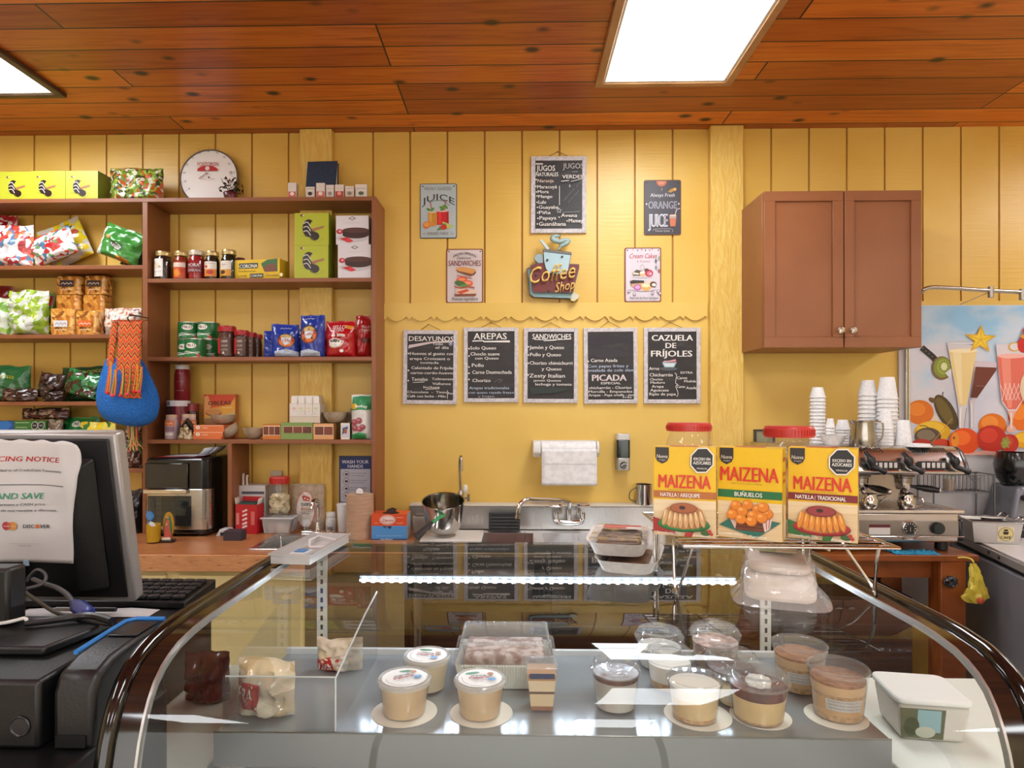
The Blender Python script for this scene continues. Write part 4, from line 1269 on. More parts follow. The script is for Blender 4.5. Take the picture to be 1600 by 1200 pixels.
for i, (x, y, L, yy) in enumerate(((193, 566, 48, -.115), (201, 578, 40, -.118), (213, 576, 42, -.118), (224, 572, 44, -.118), (233, 570, 42, -.112), (240, 574, 38, -.108))):
 b = MB()
 for j in range(7):
  dx = rnd.uniform(-3, 3)
  p0, p1, p2 = q(x + dx * .5, y), q(x + dx, y + L * .5), q(x - 2 + dx * 1.5, y + L)
  b.tube([(p0[0], yy + .012, p0[1]), (p1[0] + .004, yy, p1[1]), (p2[0], yy, p2[1])], .0024, M(cols[(i + j) % 4], .85), 5, curve=3)
 e = q(x - 2, y + L)
 b.ball((e[0], yy, e[1]), .009, M(('d42a36', 'e0445a')[i % 2], .9), 10)
 b.obj('tassel', t)
b = MB()
for j in range(40):
 a = rnd.uniform(0, 2 * PI)
 r0 = rnd.uniform(0, .02)
 x1, z1 = q(209 + rnd.uniform(-11, 11), rnd.uniform(696, 708))
 b.tube([(q(207, 0)[0] + r0 * math.cos(a), r0 * math.sin(a) * .6, q(0, 662)[1] + .006), (q(208, 0)[0] + r0 * math.cos(a) * 1.2, r0 * math.sin(a), q(0, 682)[1]), (x1, r0 * math.sin(a) * 1.5 - .004, z1)], .002, M(rnd.choice(['d4503a', 'd9a05a', 'c93a3a', '4a7a4a', 'e07a4a', 'd9c48a']), .9), 4, curve=2)
b.obj('bottom_tassel', t)
MB().tube([(q(212, 0)[0], YS - Yb - .0005, q(0, 490)[1]), (q(212, 0)[0], -.035, q(0, 492)[1]), (q(210, 0)[0], -.055, q(0, 498)[1]), (q(210, 0)[0], -.02, q(0, 504)[1])], .004, M('8a8a88', .3, 1), 8, curve=4).obj('hook', t)
# ================================================================ boards and signs on the wall
SLATE = noisy('slate', [(0.3, '211d1d'), (0.55, '2a2626'), (0.75, '3a3838')], scale=(1, 1, 3), ns=9, detail=6, rough=.5)
WHT = noisy('whitewashed_wood', [(0.35, 'b9b3b6'), (0.6, 'd2ccce')], scale=(1, 1, 1), ns=50, rough=.6, bstr=.1)
TWINE = M('8a6428', .8)
def chalkboard(label, px0, py0, px1, py1, fw, roll, nail, draw, crop, group='chalkboard menus', Yb=YW - .0008, name='chalkboard'):
 """framed board hung by a twine from a nail; px.. outer frame in picture pixels, fw frame width in pixels"""
 Yf = Yb - .016
 k = Yf / F
 cx, by = (px0 + px1) / 2, py1
 p = PY(cx, by, Yf)
 t = thing(name, label, 'chalkboard', p, 0, group, rot=(0, roll, 0))
 w, h = (px1 - px0) * k, (py1 - py0) * k
 f = fw * k
 y1 = .0155
 fb = MB()
 fb.box(-w / 2, -w / 2 + f, 0, y1, 0, h, WHT).box(w / 2 - f, w / 2, 0, y1, 0, h, WHT)
 fb.box(-w / 2 + f, w / 2 - f, 0, y1, 0, f, WHT).box(-w / 2 + f, w / 2 - f, 0, y1, h - f, h, WHT)
 fb.obj('frame', t, bevel=.0018)
 MB().box(-w / 2 + f, w / 2 - f, .005, .012, f, h - f, SLATE).obj('slate', t)
 d = DC(crop, (cx, by), Yf)
 d.r = .8
 draw(d)
 d.obj('chalk_lettering', t, .005)
 nx, nz = (nail[0] - cx) * k, (by - nail[1]) * k
 s = MB()
 s.tube([(-w * .2, .004, h - .003), (nx, .010, nz), (w * .2, .004, h - .003)], .0016, TWINE, 6)
 s.obj('hanging_twine', t)
 MB().cyl((nx, .0155, nz - .002), (nx, .003, nz), .0022, M('7a6a50', .4, .6), n=8).obj('nail', t)
 return t
C1, C2 = 'e9e5df', 'b9c6dc'
def b1(d):
 d.poly([(170, 350), (178, 312), (380, 280), (545, 268), (625, 270), (610, 284), (400, 296), (200, 340)], 'd2c3c3')
 d.chalk([('DESAYUNOS', 176, 628, 272, 50), ('Todo', 414, 520, 312, 24), ('el día', 444, 580, 350, 28), ('Huevos al gusto con', 190, 636, 412, 30), ('arepa Croissant o', 186, 592, 462, 28),
             ('tostada', 292, 480, 500, 24), ('Calentado de Frijoles', 206, 638, 556, 30), ('carne-cerdo-huevos', 198, 640, 604, 27), ('Tamales', 208, 370, 672, 34), ('Tolimenses', 412, 630, 664, 26), ('Vallunos', 418, 602, 712, 26),
             ('Incluye', 330, 492, 746, 24), ('Chocolate  -  Tinto', 168, 566, 796, 24), ('Café con leche - Milo', 168, 556, 838, 26), ('Pan', 578, 628, 806, 22)], C1, .016)
 d.line([(222, 690), (340, 684)], 5, C1).line([(350, 758), (490, 750)], 5, C1).line([(572, 850), (572, 766)], 5, C1)
 for y in (400, 570, 672):
  d.ell(178, y, 8, 8, C1)
 for a in range(4):
  c_, s_ = math.cos(a * PI / 4), math.sin(a * PI / 4)
  d.line([(600 - 24 * c_, 300 - 24 * s_), (600 + 24 * c_, 300 + 24 * s_)], 4, C2)
def b2(d):
 d.chalk([('AREPAS', 832, 1164, 256, 66), ('Solo Queso', 796, 1058, 358, 34), ('Choclo suave', 800, 1092, 418, 34), ('con Queso', 846, 1082, 458, 28), ('Pollo', 814, 934, 532, 36), ('Carne Desmechada', 818, 1214, 602, 36), ('Chorizo', 820, 1002, 684, 34)], C1, .016)
 d.poly([(818, 268), (930, 266), (935, 274), (1192, 268), (1196, 288), (930, 286), (926, 276), (820, 280)], C1)
 d.chalk([('Arepas tradicionales', 786, 1188, 756, 28, C2), ('con queso rayado fresco', 782, 1238, 800, 24, C2), ('y hogao', 878, 1040, 836, 22, 'a9a9ae')], C2, .012)
 for y in (350, 424, 534, 596, 658):
  d.ell(786, y, 8, 8, C1)
 d.line([(1040, 690), (1080, 660), (1120, 668), (1080, 690)], 6, '6a6666', 4)
def b3(d):
 d.chalk([('SANDWICHES', 110, 424, 206, 44), ('Jamón y Queso', 86, 366, 286, 30), ('Pollo y Queso', 92, 342, 344, 28), ('Chorizo chimichurri', 88, 434, 412, 28), ('y Queso', 186, 346, 458, 26), ('Zesty Italian', 86, 374, 516, 32), ('jamón Quesos', 122, 342, 548, 18), ('lechuga y tomate', 136, 428, 580, 22)], C1, .016)
 d.line([(126, 210), (250, 214), (420, 206)], 5, C1).line([(200, 222), (300, 216)], 4, C1)
 for y in (270, 336, 402, 496):
  d.ell(78, y, 6, 6, C1)
 d.poly([(90, 600), (240, 590), (420, 605), (300, 640), (110, 650)], '38403c')
def b4(d):
 d.poly([(560, 200), (700, 175), (900, 190), (930, 230), (700, 250), (580, 240)], '38343a')
 d.poly([(600, 300), (760, 280), (900, 320), (880, 345), (640, 350)], '3c393e')
 d.chalk([('Carne Asada', 588, 802, 390, 28)], C1, .014)
 d.chalk([('Con papas fritas y', 560, 890, 434, 24, C2), ('ensalada de cole slaw', 556, 938, 468, 24, C2)], C2, .012)
 d.chalk([('PICADA', 596, 874, 542, 52, 'd9cfcf')], C1, .035)
 d.chalk([('ESPECIAL', 668, 826, 570, 18), ('chicharrón - Chorizo', 572, 912, 608, 22), ('Morcilla - Empanadas', 568, 918, 638, 20), ('Arepas - Papa criolla - yuca', 566, 944, 666, 20), ('Frita', 842, 912, 682, 14)], C1, .014)
 d.ell(566, 386, 6, 6, C1)
def b5(d):
 d.chalk([('CAZUELA', 1078, 1408, 220, 48), ('DE', 1188, 1274, 280, 44), ('FRÍJOLES', 1072, 1402, 348, 50)], C1, .03)
 d.ell(1212, 446, 70, 14, '5a5e62')
 d.poly([(1160, 396), (1276, 396), (1256, 434), (1180, 434)], '9cc0cc').poly([(1172, 404), (1264, 404), (1250, 428), (1188, 428)], 'd2dcdc')
 d.poly([(1162, 396), (1180, 380), (1210, 384), (1240, 374), (1268, 366), (1276, 396)], 'b0606a')
 d.line([(1170, 390), (1270, 378)], 6, 'd9c9c9')
 d.chalk([('Arroz', 1056, 1138, 456, 26), ('Chicharrón', 1060, 1244, 508, 28), ('Chorizo', 1062, 1166, 540, 20), ('Maduro', 1066, 1182, 566, 20), ('Arepa', 1076, 1172, 598, 22), ('Aguacate', 1064, 1212, 628, 22), ('Ripio de papa', 1056, 1268, 660, 24),
             ('EXTRA', 1306, 1402, 486, 18), ('Carne', 1276, 1358, 530, 22), ('Molida', 1334, 1430, 556, 20), ('Carne', 1276, 1340, 600, 22), ('Asada', 1348, 1432, 610, 22)], C1, .014)
 d.line([(1258, 480), (1272, 500), (1264, 560), (1282, 572), (1266, 590), (1284, 640), (1274, 672)], 4, C1, 5)
chalkboard('chalkboard menu headed DESAYUNOS, nearest the brown shelf', 629, 515.5, 714, 631.5, 6.3, .009, (668, 506), b1, CJ)
chalkboard('chalkboard menu headed AREPAS', 724.5, 511.5, 810, 628.5, 6.2, 0, (767, 503), b2, CJ)
chalkboard('chalkboard menu headed SANDWICHES', 818, 512.5, 902.5, 629.5, 6.2, .006, (860, 504), b3, CK)
chalkboard('half wiped chalkboard menu headed PICADA', 913, 512.5, 996.5, 630.5, 6.3, -.007, (952, 502), b4, CK)
chalkboard('chalkboard menu headed CAZUELA DE FRIJOLES, nearest the yellow post', 1006.5, 512.5, 1094.5, 630.5, 6.4, 0, (1048, 504), b5, CK)
def b6(d):
 d.chalk([('JUGOS', 134, 274, 176, 44), ('NATURALES', 130, 298, 216, 30), ('Naranja', 142, 264, 262, 26, 'd9c3b4'), ('Maracuyá', 140, 288, 308, 26), ('Mora', 144, 226, 344, 24), ('Mango', 148, 254, 380, 24), ('Lulo', 150, 208, 424, 28), ('Guayaba', 152, 300, 462, 26),
             ('Piña', 154, 242, 502, 26), ('Papaya', 158, 284, 544, 28), ('Guanábana', 154, 356, 590, 30), ('Avena', 318, 440, 526, 28), ('Mamey', 376, 484, 566, 28)], C1, .014)
 d.chalk([('JUGOS', 330, 486, 164, 42, 'b9b6b4'), ('con', 400, 440, 192, 14, 'a9a6a4'), ('VERDES', 326, 480, 238, 28)], C1, .014)
 d.rect(128, 124, 182, 134, C1)
 d.line([(306, 294), (306, 438)], 4, C1).line([(330, 492), (460, 486)], 3, '9a9896').line([(318, 260), (376, 254)], 7, 'c9c6c4').line([(392, 262), (470, 244)], 6, 'b9b6b4')
 d.line([(382, 280), (382, 304)], 3, C1).line([(374, 294), (382, 304), (390, 294)], 3, C1)
 d.text('espinaca apio', 335, 470, 412, 18, '7a7c80', 0, .2, -1.1)
 d.line([(370, 424), (450, 330)], 3, '7a7c80')
 pts = []
 for i in range(11):
  a, r = -PI / 2 + i * PI / 5, 20 if i % 2 == 0 else 9
  pts.append((303 + r * math.cos(a), 480 + r * math.sin(a)))
 d.line(pts, 4, 'c9c6c4')
 for x, y in ((132, 248), (130, 298), (134, 340), (138, 370), (140, 418), (142, 456), (144, 496), (146, 538), (142, 580), (304, 530), (364, 558)):
  d.ell(x, y, 5, 5, C1)
chalkboard('larger chalkboard of juices headed JUGOS NATURALES, hung above the coffee sign', 829.5, 244, 916, 364, 6.8, .004, (871, 236), b6, CV, Yb=YW - .0008)
def tin_sign(label, px0, py0, px1, py1, bg, edge, draw, crop, rim=2.0):
 Yf = YW - .006
 k = Yf / F
 cx = (px0 + px1) / 2
 t = thing('tin_sign', label, 'sign', PY(cx, py1, Yf), 0, 'tin wall signs')
 w, h = (px1 - px0) * k, (py1 - py0) * k
 def rr(a, b, c, d, r):
  pts = []
  for x, z, s in ((a + r, b + r, PI), (c - r, b + r, 1.5 * PI), (c - r, d - r, 0), (a + r, d - r, .5 * PI)):
   for i in range(4):
    an = s + i * PI / 6
    pts.append((x + r * math.cos(an), z + r * math.sin(an)))
  return pts
 MB().prism(rr(-w / 2, 0, w / 2, h, .010), .0, .005, edge).obj('tin_plate', t, bevel=.0012)
 f = rim * k
 b = MB()
 b.add([(x, -.0012, z) for x, z in rr(-w / 2 + f, f, w / 2 - f, h - f, .008)], [tuple(range(16))], bg)
 for x in (-w / 2 + 4.5 * k, w / 2 - 4.5 * k):
  b.lathe([(.004, 0), (.003, .0012), (0, .0014)], M('3a2a20', .5), (0, 0, 0), 10, Matrix.Translation((x, -.0012, h - 4.5 * k)) @ Matrix.Rotation(PI / 2, 4, 'X'))
 b.obj('printed_face', t)
 d = DC(crop, (cx, py1), Yf)
 d.r = .4
 draw(d)
 d.obj('sign_print', t, -.0015, eps=.0002)
 return t
def s1(d):
 d.text('FRESHLY SQUEEZED', 80, 336, 102, 30, '5a5f60', 0)
 d.text('JUICE', 56, 362, 196, 62, '1d2420', .01, 0, 0, 50)
 d.line([(120, 222), (160, 206), (208, 200), (256, 206), (318, 248)], 5, '3a6a5a', 4)
 d.rect(114, 310, 196, 430, 'c98a2c').rect(124, 320, 150, 420, 'dba04a').ell(154, 310, 40, 8, 'd9c9a0')
 d.rect(198, 300, 308, 430, 'c81f22').rect(212, 310, 236, 420, 'e03a30').ell(252, 300, 54, 9, 'd8b9b4').rect(288, 310, 300, 420, 'a01418')
 d.line([(150, 300), (136, 218)], 8, 'c04a30').line([(268, 290), (280, 196)], 8, 'c04a30')
 for x, y, r in ((120, 286, .5), (156, 284, -.8), (240, 268, .3), (262, 254, -.6), (284, 262, .9), (248, 286, -.2)):
  d.ell(x, y, 22, 10, '4f8a2c', r)
 d.ell(98, 432, 32, 34, 'd9742c').ell(100, 426, 24, 22, 'e8a04a').poly([(110, 400), (150, 400), (190, 440), (120, 446)], 'd98a3a')
 d.poly([(192, 486), (230, 440), (250, 470)], '5a8a34').poly([(246, 400), (352, 436), (320, 466), (270, 462)], 'b9c46a')
 d.ell(262, 450, 28, 26, 'cf2a24').ell(264, 426, 20, 7, '4a8a2c')
 d.text('SERVED HERE', 106, 306, 524, 26, '7a6a60').line([(64, 514), (92, 514)], 4, '7a6a60').line([(324, 512), (352, 512)], 4, '7a6a60')
def s2(d):
 d.text('FRESH BREAD', 350, 566, 706, 24, '2a2422', .01, 0, 0, 34)
 d.text('Delicious', 384, 516, 752, 28, '3a3430', 0, .3)
 d.text('SANDWICHES', 304, 610, 814, 54, '7a1f22', .005)
 d.poly([(376, 850), (390, 830), (440, 822), (560, 846), (564, 880), (545, 902), (510, 912), (392, 872)], '7a4620')
 d.poly([(378, 846), (396, 828), (440, 822), (560, 846), (562, 862), (530, 890), (400, 862)], 'd0924e')
 d.line([(386, 902), (440, 914), (526, 930)], 10, 'b86a5a', 4)
 d.ell(430, 944, 50, 28, 'd44a28').ell(480, 978, 56, 30, 'd85a2a').ell(430, 940, 34, 14, 'e88a5a').ell(484, 974, 34, 14, 'e8926a')
 d.ell(420, 982, 58, 26, '3f6a30', .3).ell(456, 1000, 40, 14, '5a8a40')
 d.line([(360, 1008), (420, 1022), (480, 1010), (548, 1020)], 12, 'b04a28', 4)
 d.poly([(372, 1050), (400, 1026), (470, 1034), (560, 1040), (566, 1078), (380, 1080)], 'd9b9a0')
 d.poly([(380, 1060), (480, 1030), (500, 1050), (420, 1080)], 'c9482a')
 d.poly([(356, 1078), (568, 1076), (560, 1096), (370, 1100)], '7a3f22')
 d.text('Premium Ingredients', 336, 584, 1138, 30, '2a2422', .01, .3)
 for x in range(310, 620, 24):
  d.items.insert(0, ([d.uv(x, 690), d.uv(x + 3, 690), d.uv(x + 3, 1150), d.uv(x, 1150)], [(0, 1, 2, 3)], M('cbbcbc', .4)))
def s3(d):
 d.poly([(316, 76), (410, 76), (408, 100), (388, 120), (362, 126), (338, 120), (320, 100)], 'b9603c').poly([(328, 80), (400, 80), (384, 108), (344, 108)], 'd0805a')
 d.line([(366, 140), (366, 164)], 4, 'b9a98a').ell(456, 160, 34, 14, 'b9822c', -.5).ell(482, 152, 12, 14, 'd9a84a')
 d.line([(410, 170), (450, 182)], 4, '6a7a4a')
 d.text('Always Fresh', 262, 480, 218, 34, 'd2ccd2', .005, .15)
 d.text('ORANGE', 246, 500, 322, 66, 'b9b9c4', .02).text('ORANGE', 250, 496, 318, 58, '6a6a78', -.01)
 d.text('JUICE', 244, 418, 484, 120, 'c4c4ce', .03).text('JUICE', 252, 410, 474, 100, '75757f', -.012)
 for x in (230, 514):
  d.poly([(x - 9, 282), (x, 272), (x + 9, 282), (x, 292)], 'd2ccd2')
 d.poly([(430, 384), (494, 384), (484, 482), (440, 482)], 'c4704a').poly([(432, 384), (492, 384), (490, 410), (434, 410)], 'a89a94').ell(462, 384, 30, 7, 'd9b9a0')
 d.line([(478, 392), (494, 334), (526, 322)], 6, 'd9d4d4')
 d.line([(288, 522), (300, 506), (440, 504), (462, 520), (452, 536)], 3, 'b9b2b2', 3)
 d.text('Premium Quality', 308, 436, 530, 18, 'c4bcbc')
def s4(d):
 d.text('Cream Cakes', 78, 322, 766, 44, 'b8343e', .01, .3)
 d.text('& Pastries', 144, 258, 802, 20, 'c9828a')
 for x, y, c in ((150, 690, '5a5050'), (186, 684, 'a8525a'), (220, 690, '4a4450'), (110, 684, 'b9909a'), (256, 690, '7a6a70'), (280, 682, 'c9707a')):
  d.poly([(x - 7, y), (x + 7, y), (x, y + 18)], c)
 d.line([(190, 820), (170, 850), (190, 872), (208, 850), (190, 820)], 3, '8a7a7a', 3)
 d.ell(196, 926, 96, 14, 'd2c4cc')
 d.poly([(104, 896), (140, 868), (196, 880), (180, 924), (110, 922)], '5a4a3a').poly([(110, 890), (160, 900), (160, 914), (108, 908)], 'd9cdb9').ell(192, 906, 26, 24, 'd9b080').ell(192, 894, 22, 12, 'efe2d0')
 d.ell(250, 900, 36, 32, 'b02a44').ell(254, 902, 24, 20, 'd96a80').ell(262, 906, 10, 8, 'f0c4c9').ell(228, 870, 20, 12, '6a3a2c')
 d.ell(200, 1040, 110, 20, 'd2c4cc')
 d.poly([(80, 970), (110, 960), (206, 966), (206, 990), (90, 1000)], '33261c').poly([(84, 996), (200, 986), (210, 1020), (110, 1030)], 'd0a070')
 d.ell(148, 1026, 34, 28, 'b060a8').ell(148, 1024, 22, 16, 'd9a0cf').ell(222, 1022, 46, 36, 'd9a860').ell(222, 1008, 38, 18, 'efdcb0').ell(256, 985, 30, 20, 'e0c9b0').ell(286, 1000, 30, 26, '5a3a30').ell(292, 1004, 18, 14, 'e6dad0')
 for x, y, c in ((312, 850, '7a8a8a'), (338, 880, 'a8525a'), (310, 792, '5a5a64'), (338, 766, '8aa08a')):
  d.ell(x, y, 10, 16, c).line([(x, y - 60), (x, y - 14)], 2, 'a89aa0')
 for x, y in ((72, 1060), (120, 1085), (280, 1076), (330, 1060), (345, 1080)):
  d.ell(x, y, 14, 13, '8a7a80').ell(x, y, 9, 8, 'd9cfd6')
 d.text('Made with the Finest Ingredients', 76, 332, 1130, 20, '4a3a44', .01, .25)
tin_sign('pale blue tin sign FRESHLY SQUEEZED JUICE with two glasses', 656, 286.5, 714, 372.5, M('b4c0c2', .4), M('4a5054', .5), s1, CU, 1.2)
tin_sign('cream tin sign SANDWICHES with a stacked sandwich', 697, 388.5, 755, 474, M('d6c8c6', .4), M('8a4f30', .55), s2, CU)
tin_sign('dark tin sign ORANGE JUICE with a glass and straw', 1006.5, 281.5, 1064, 367, M('3c3840', .4), M('6a4a3a', .5), s3, CW2, 1.5)
tin_sign('white tin sign Cream Cakes with pastries', 976, 387, 1033, 472.5, M('d3cad2', .4), M('8a4a34', .55), s4, CW2)
Yc = YW - .055
kc = Yc / F
t = thing('coffee_shop_sign', 'retro metal Coffee Shop sign with a steaming blue cup and a yellow arrow', 'sign', PY(866, 470, Yc))
def cuv(p):
 return ((CV[0] + p[0] / CV[2] - 866) * kc, (470 - CV[1] - p[1] / CV[2]) * kc)
def plate(name, pts, y0, y1, face, edge, rim=.0):
 b = MB()
 P_ = [cuv(p) for p in pts]
 b.prism(P_, y0, y1, edge)
 c = (sum(p[0] for p in P_) / len(P_), sum(p[1] for p in P_) / len(P_))
 s = 1 - rim
 b.add([(c[0] + (x - c[0]) * s, y0 - .0006, c[1] + (z - c[1]) * s) for x, z in P_], [tuple(range(len(P_)))], face)
 return b.obj(name, t)
GRY = M('5f5c58', .45, .3)
plate('blue_swoosh', [(62, 905), (85, 900), (118, 1090), (400, 1098), (420, 1080), (462, 1112), (444, 1140), (412, 1158), (388, 1132), (110, 1120), (84, 1100)], .012, .048, M('8fb8c0', .4), GRY, .05)
plate('red_panel', [(88, 890), (120, 876), (180, 868), (455, 880), (456, 905), (410, 1088), (400, 1096), (120, 1092), (104, 1078)], -.004, .030, M('6f2420', .45), GRY, .035)
plate('cup', [(186, 776), (396, 800), (374, 930), (340, 960), (230, 950), (204, 916), (190, 860)], -.012, .010, M('a9c6cf', .4), GRY, .04)
plate('cup_rim', [(184, 768), (396, 794), (396, 812), (186, 786)], -.016, .012, M('6a6660', .45), GRY)
plate('cup_handle', [(118, 830), (134, 806), (160, 796), (186, 812), (186, 872), (150, 872), (124, 852)], -.004, .012, M('93a8ae', .4), GRY, .08)
plate('spoon', [(160, 700), (176, 692), (236, 764), (214, 772)], -.006, .010, M('b9cdd0', .4), M('c9c3a8', .4))
b = MB()
b.tube([(*cuv((300, 772))[:1], -.004, cuv((300, 772))[1])] + [(cuv(p)[0], -.004, cuv(p)[1]) for p in ((318, 745), (352, 728), (376, 706), (352, 700), (300, 710), (255, 690), (270, 672), (310, 668))], [.006, .010, .013, .012, .012, .013, .014, .012, .008], M('9db6b4', .4), 10, curve=4)
b.obj('steam', t)
b = MB()
for c_, y_ in ((('e6bb4a'), -.020),):
 pass
GOLD = M('e8c066', .4)
def script(word, x0, x1, base, cap, slope, bold, y):
 d = DC(CV, (866, 470), Yc)
 d.text(word, x0, x1, base, cap, GOLD, bold, .25, slope)
 mb = MB()
 vs, fs, m = d.items[0]
 mb.add([(u, y, v) for u, v in vs], fs, m)
 o = mb.obj('%s_lettering' % word.lower(), t, solid=.008)
 return o
script('Coffee', 84, 424, 1030, 128, -.13, .0, -.020)
script('Shop', 272, 420, 1096, 74, -.22, .0, -.020)
b = MB()
for x, y in ((216, 852), (326, 828), (134, 960), (228, 1078), (424, 922)):
 u, v = cuv((x, y))
 b.lathe([(.006, 0), (.006, .008), (0, .010)], M('4a4440', .4, .5), n=10, T=Matrix.Translation((u, -.0125 if y < 900 else -.0045, v)) @ Matrix.Rotation(PI / 2, 4, 'X'))
b.obj('bolts', t)
b = MB()
for x, y in ((130, 930), (390, 930)):
 u, v = cuv((x, y))
 b.cyl((u, .03, v), (u, .0545, v), .004, GRY, n=8)
b.obj('wall_brackets', t)
plate('arrow_head', [(392, 1150), (398, 1110), (420, 1086), (464, 1110), (450, 1132), (420, 1156)], .002, .012, M('c4c9bb', .4), GOLD, .2)
Ys = YW - .003
t = thing('hand_washing_sign', 'white and blue WASH YOUR HANDS notice fixed under the shelf', 'sign', PY(555, 786, Ys))
ks = Ys / F
ws, hs = 51 * ks, 74 * ks
MB().box(-ws / 2, ws / 2, 0, .0026, 0, hs, M('2a3566', .4)).obj('sign_plate', t, bevel=.001)
d = DC(CE, (555, 786), Ys)
d.rect(1264, 200, 1444, 396, 'c9cbdc').rect(1264, 140, 1444, 200, '24357a')
d.text('WASH YOUR', 1272, 1434, 167, 21, 'e9eaf2', .02).text('HANDS', 1308, 1400, 193, 20, 'e9eaf2', .02)
for i, y in enumerate((232, 274, 318, 360)):
 d.ell(1300, y, 20, 19, '6a6a74').ell(1300, y, 17, 16, 'd6d7e2').poly([(1290, y - 6), (1308, y - 8), (1312, y + 4), (1294, y + 8)], '4a4a54')
 d.text(('Wet hands with', 'Soap palms well', 'Scrub between', 'Rinse and dry')[i], 1328, 1422, y - 4, 7, '4a4e6a').text(('clean running water', 'and the backs', 'all your fingers', 'with a towel')[i], 1328, 1410, y + 10, 7, '4a4e6a')
d.obj('sign_print', t, -.0004)
# ================================================================ wooden counter, sink run and the small things on them
yc0 = 2.83
WOODC = noisy('worn_countertop', [(0.28, 'c89c70'), (0.36, 'b27446'), (0.7, 'a1643a')], scale=(1, 1, 1), ns=7, detail=9, rough=.36, dist=.6)
EDGEW = noisy('worn_edge', [(0.31, '5a3420'), (0.36, 'c48a5c'), (0.7, 'd49a68')], scale=(5, 5, 30), ns=4, detail=8, rough=.5)
CREAM = noisy('cream_paint', [(0.3, 'e4d69c'), (0.7, 'eadda6')], ns=3, rough=.45)
xk1 = XY(640, 3.0)
ct = thing('wooden_counter', 'brown worn wooden counter below the shelf unit', 'counter', ((xs + xk1) / 2, 3.16, 0))
ox = (xs + xk1) / 2
bs0, bs1, by0, by1 = XY(405, 3.02), XY(545, 3.05), 2.93, 3.26
top = MB()
for a, b_, c, d_ in ((xs, bs0, yc0, YW - .001), (bs1, xk1, yc0, YW - .001), (bs0, bs1, yc0, by0), (bs0, bs1, by1, YW - .001)):
 top.box(a - ox, b_ - ox, c - 3.16, d_ - 3.16, CZ - .032, CZ, WOODC)
top.obj('counter_top', ct)
MB().box(xs - ox, xk1 - ox, yc0 - 3.16 - .012, yc0 - 3.16 - .0004, CZ - .075, CZ - .002, EDGEW).obj('front_edging', ct, bevel=.002)
MB().box(xs - ox, xk1 - ox, yc0 - 3.16 + .0335, YW - .002 - 3.16, 0, CZ - .16, CREAM).box(xs - ox, xk1 - ox, yc0 - 3.16 + .03, yc0 - 3.16 + .06, 0, CZ - .0325, CREAM).obj('cabinet_body', ct)
for i in range(3):
 a = xs - ox + .5 + i * .62
 MB().box(a, a + .56, yc0 - 3.16 + .012, yc0 - 3.16 + .0295, .12, CZ - .10, CREAM).obj('door', ct, bevel=.003)
t = thing('hand_basin', 'small steel hand basin sunk into the wooden counter', 'basin', ((bs0 + bs1) / 2, (by0 + by1) / 2, CZ))
ST = steel()
hw, hd = (bs1 - bs0) / 2, (by1 - by0) / 2
b = MB()
rr = lambda a, c, z: [(-a, -c, z), (a, -c, z), (a, c, z), (-a, c, z)]
loops = [rr(hw + .012, hd + .012, .001), rr(hw + .012, hd + .012, .005), rr(hw - .02, hd - .02, .004), rr(hw - .03, hd - .03, -.13), rr(.02, .02, -.135)]
vs = [v for l in loops for v in l]
b.add(vs, [(i * 4 + j, i * 4 + (j + 1) % 4, i * 4 + 4 + (j + 1) % 4, i * 4 + 4 + j) for i in range(4) for j in range(4)] + [(16, 17, 18, 19)], ST)
b.obj('bowl', t, bevel=.006)
MB().lathe([(.018, -.133), (.018, -.130), (0, -.131)], M('555555', .3, 1), n=14).obj('drain', t)
def at(px, Y):
 return XY(px, Y)
Yt_ = 3.29
t = thing('basin_tap', 'chrome two handle tap behind the small hand basin', 'tap', (at(497, Yt_), Yt_, CZ + G))
kt = Yt_ / F
ch = chrome()
MB().box(-.083, .083, -.026, .026, 0, .018, ch).obj('base_plate', t, bevel=.006)
b = MB()
b.cyl((0, 0, .0181), (0, 0, .06), .018, ch, r1=.012)
b.tube([(0, 0, .05), (0, -.002, .12), (0, -.012, .165), (0, -.05, .186), (0, -.09, .175), (0, -.105, .145)], .0095, ch, 12, curve=5)
b.obj('spout', t)
for s in (-1, 1):
 b = MB()
 b.cyl((s * .062, 0, .0181), (s * .062, 0, .035), .014, ch)
 b.lathe([(.012, .035), (.021, .042), (.022, .068), (.017, .075), (0, .076)], clear('acrylic_knob', (.9, .92, .94), .05, 1.5, .25), (s * .062, 0, 0), 10, None, False)
 b.obj('handle', t)
Ya = 3.20
xa0, xa1 = XY(224, Ya), XY(326, Ya)
za0, za1 = CZ, PY(270, 716, Ya).z
wA, hA_, dA = xa1 - xa0, za1 - za0, .27
t = thing('air_fryer', 'black and steel air fryer oven with a front window under the shelf', 'air fryer', ((xa0 + xa1) / 2, Ya, CZ + G))
PB = M('101010', .22, 0, .4)
def rbox(x0, x1, y0, y1, z0, z1, r, m, n=5):
 pts = []
 for x, y, s in ((x0 + r, y0 + r, PI), (x1 - r, y0 + r, 1.5 * PI), (x1 - r, y1 - r, 0), (x0 + r, y1 - r, .5 * PI)):
  for i in range(n + 1):
   a = s + i * PI / 2 / n
   pts.append((x + r * math.cos(a), y + r * math.sin(a)))
 return MB().prism(pts, z0, z1, m, 'z')
b = rbox(-wA / 2, wA / 2, 0, dA, .010, hA_, .04, PB)
b.obj('body', t, bevel=.012)
for s in (-1, 1):
 for y in (.05, dA - .05):
  MB().lathe([(.014, 0), (.016, .012)], M('1a1a1a', .7), (s * wA * .36, y, 0), 12).obj('foot', t)
kz = lambda y: hA_ * (841 - y) / (841 - 716)
rbox(-wA / 2 - .002, wA / 2 + .002, -.004, .09, kz(830), kz(765), .042, steel('fryer_steel', 'c9c2ba', .25)).obj('drawer_front', t, bevel=.004)
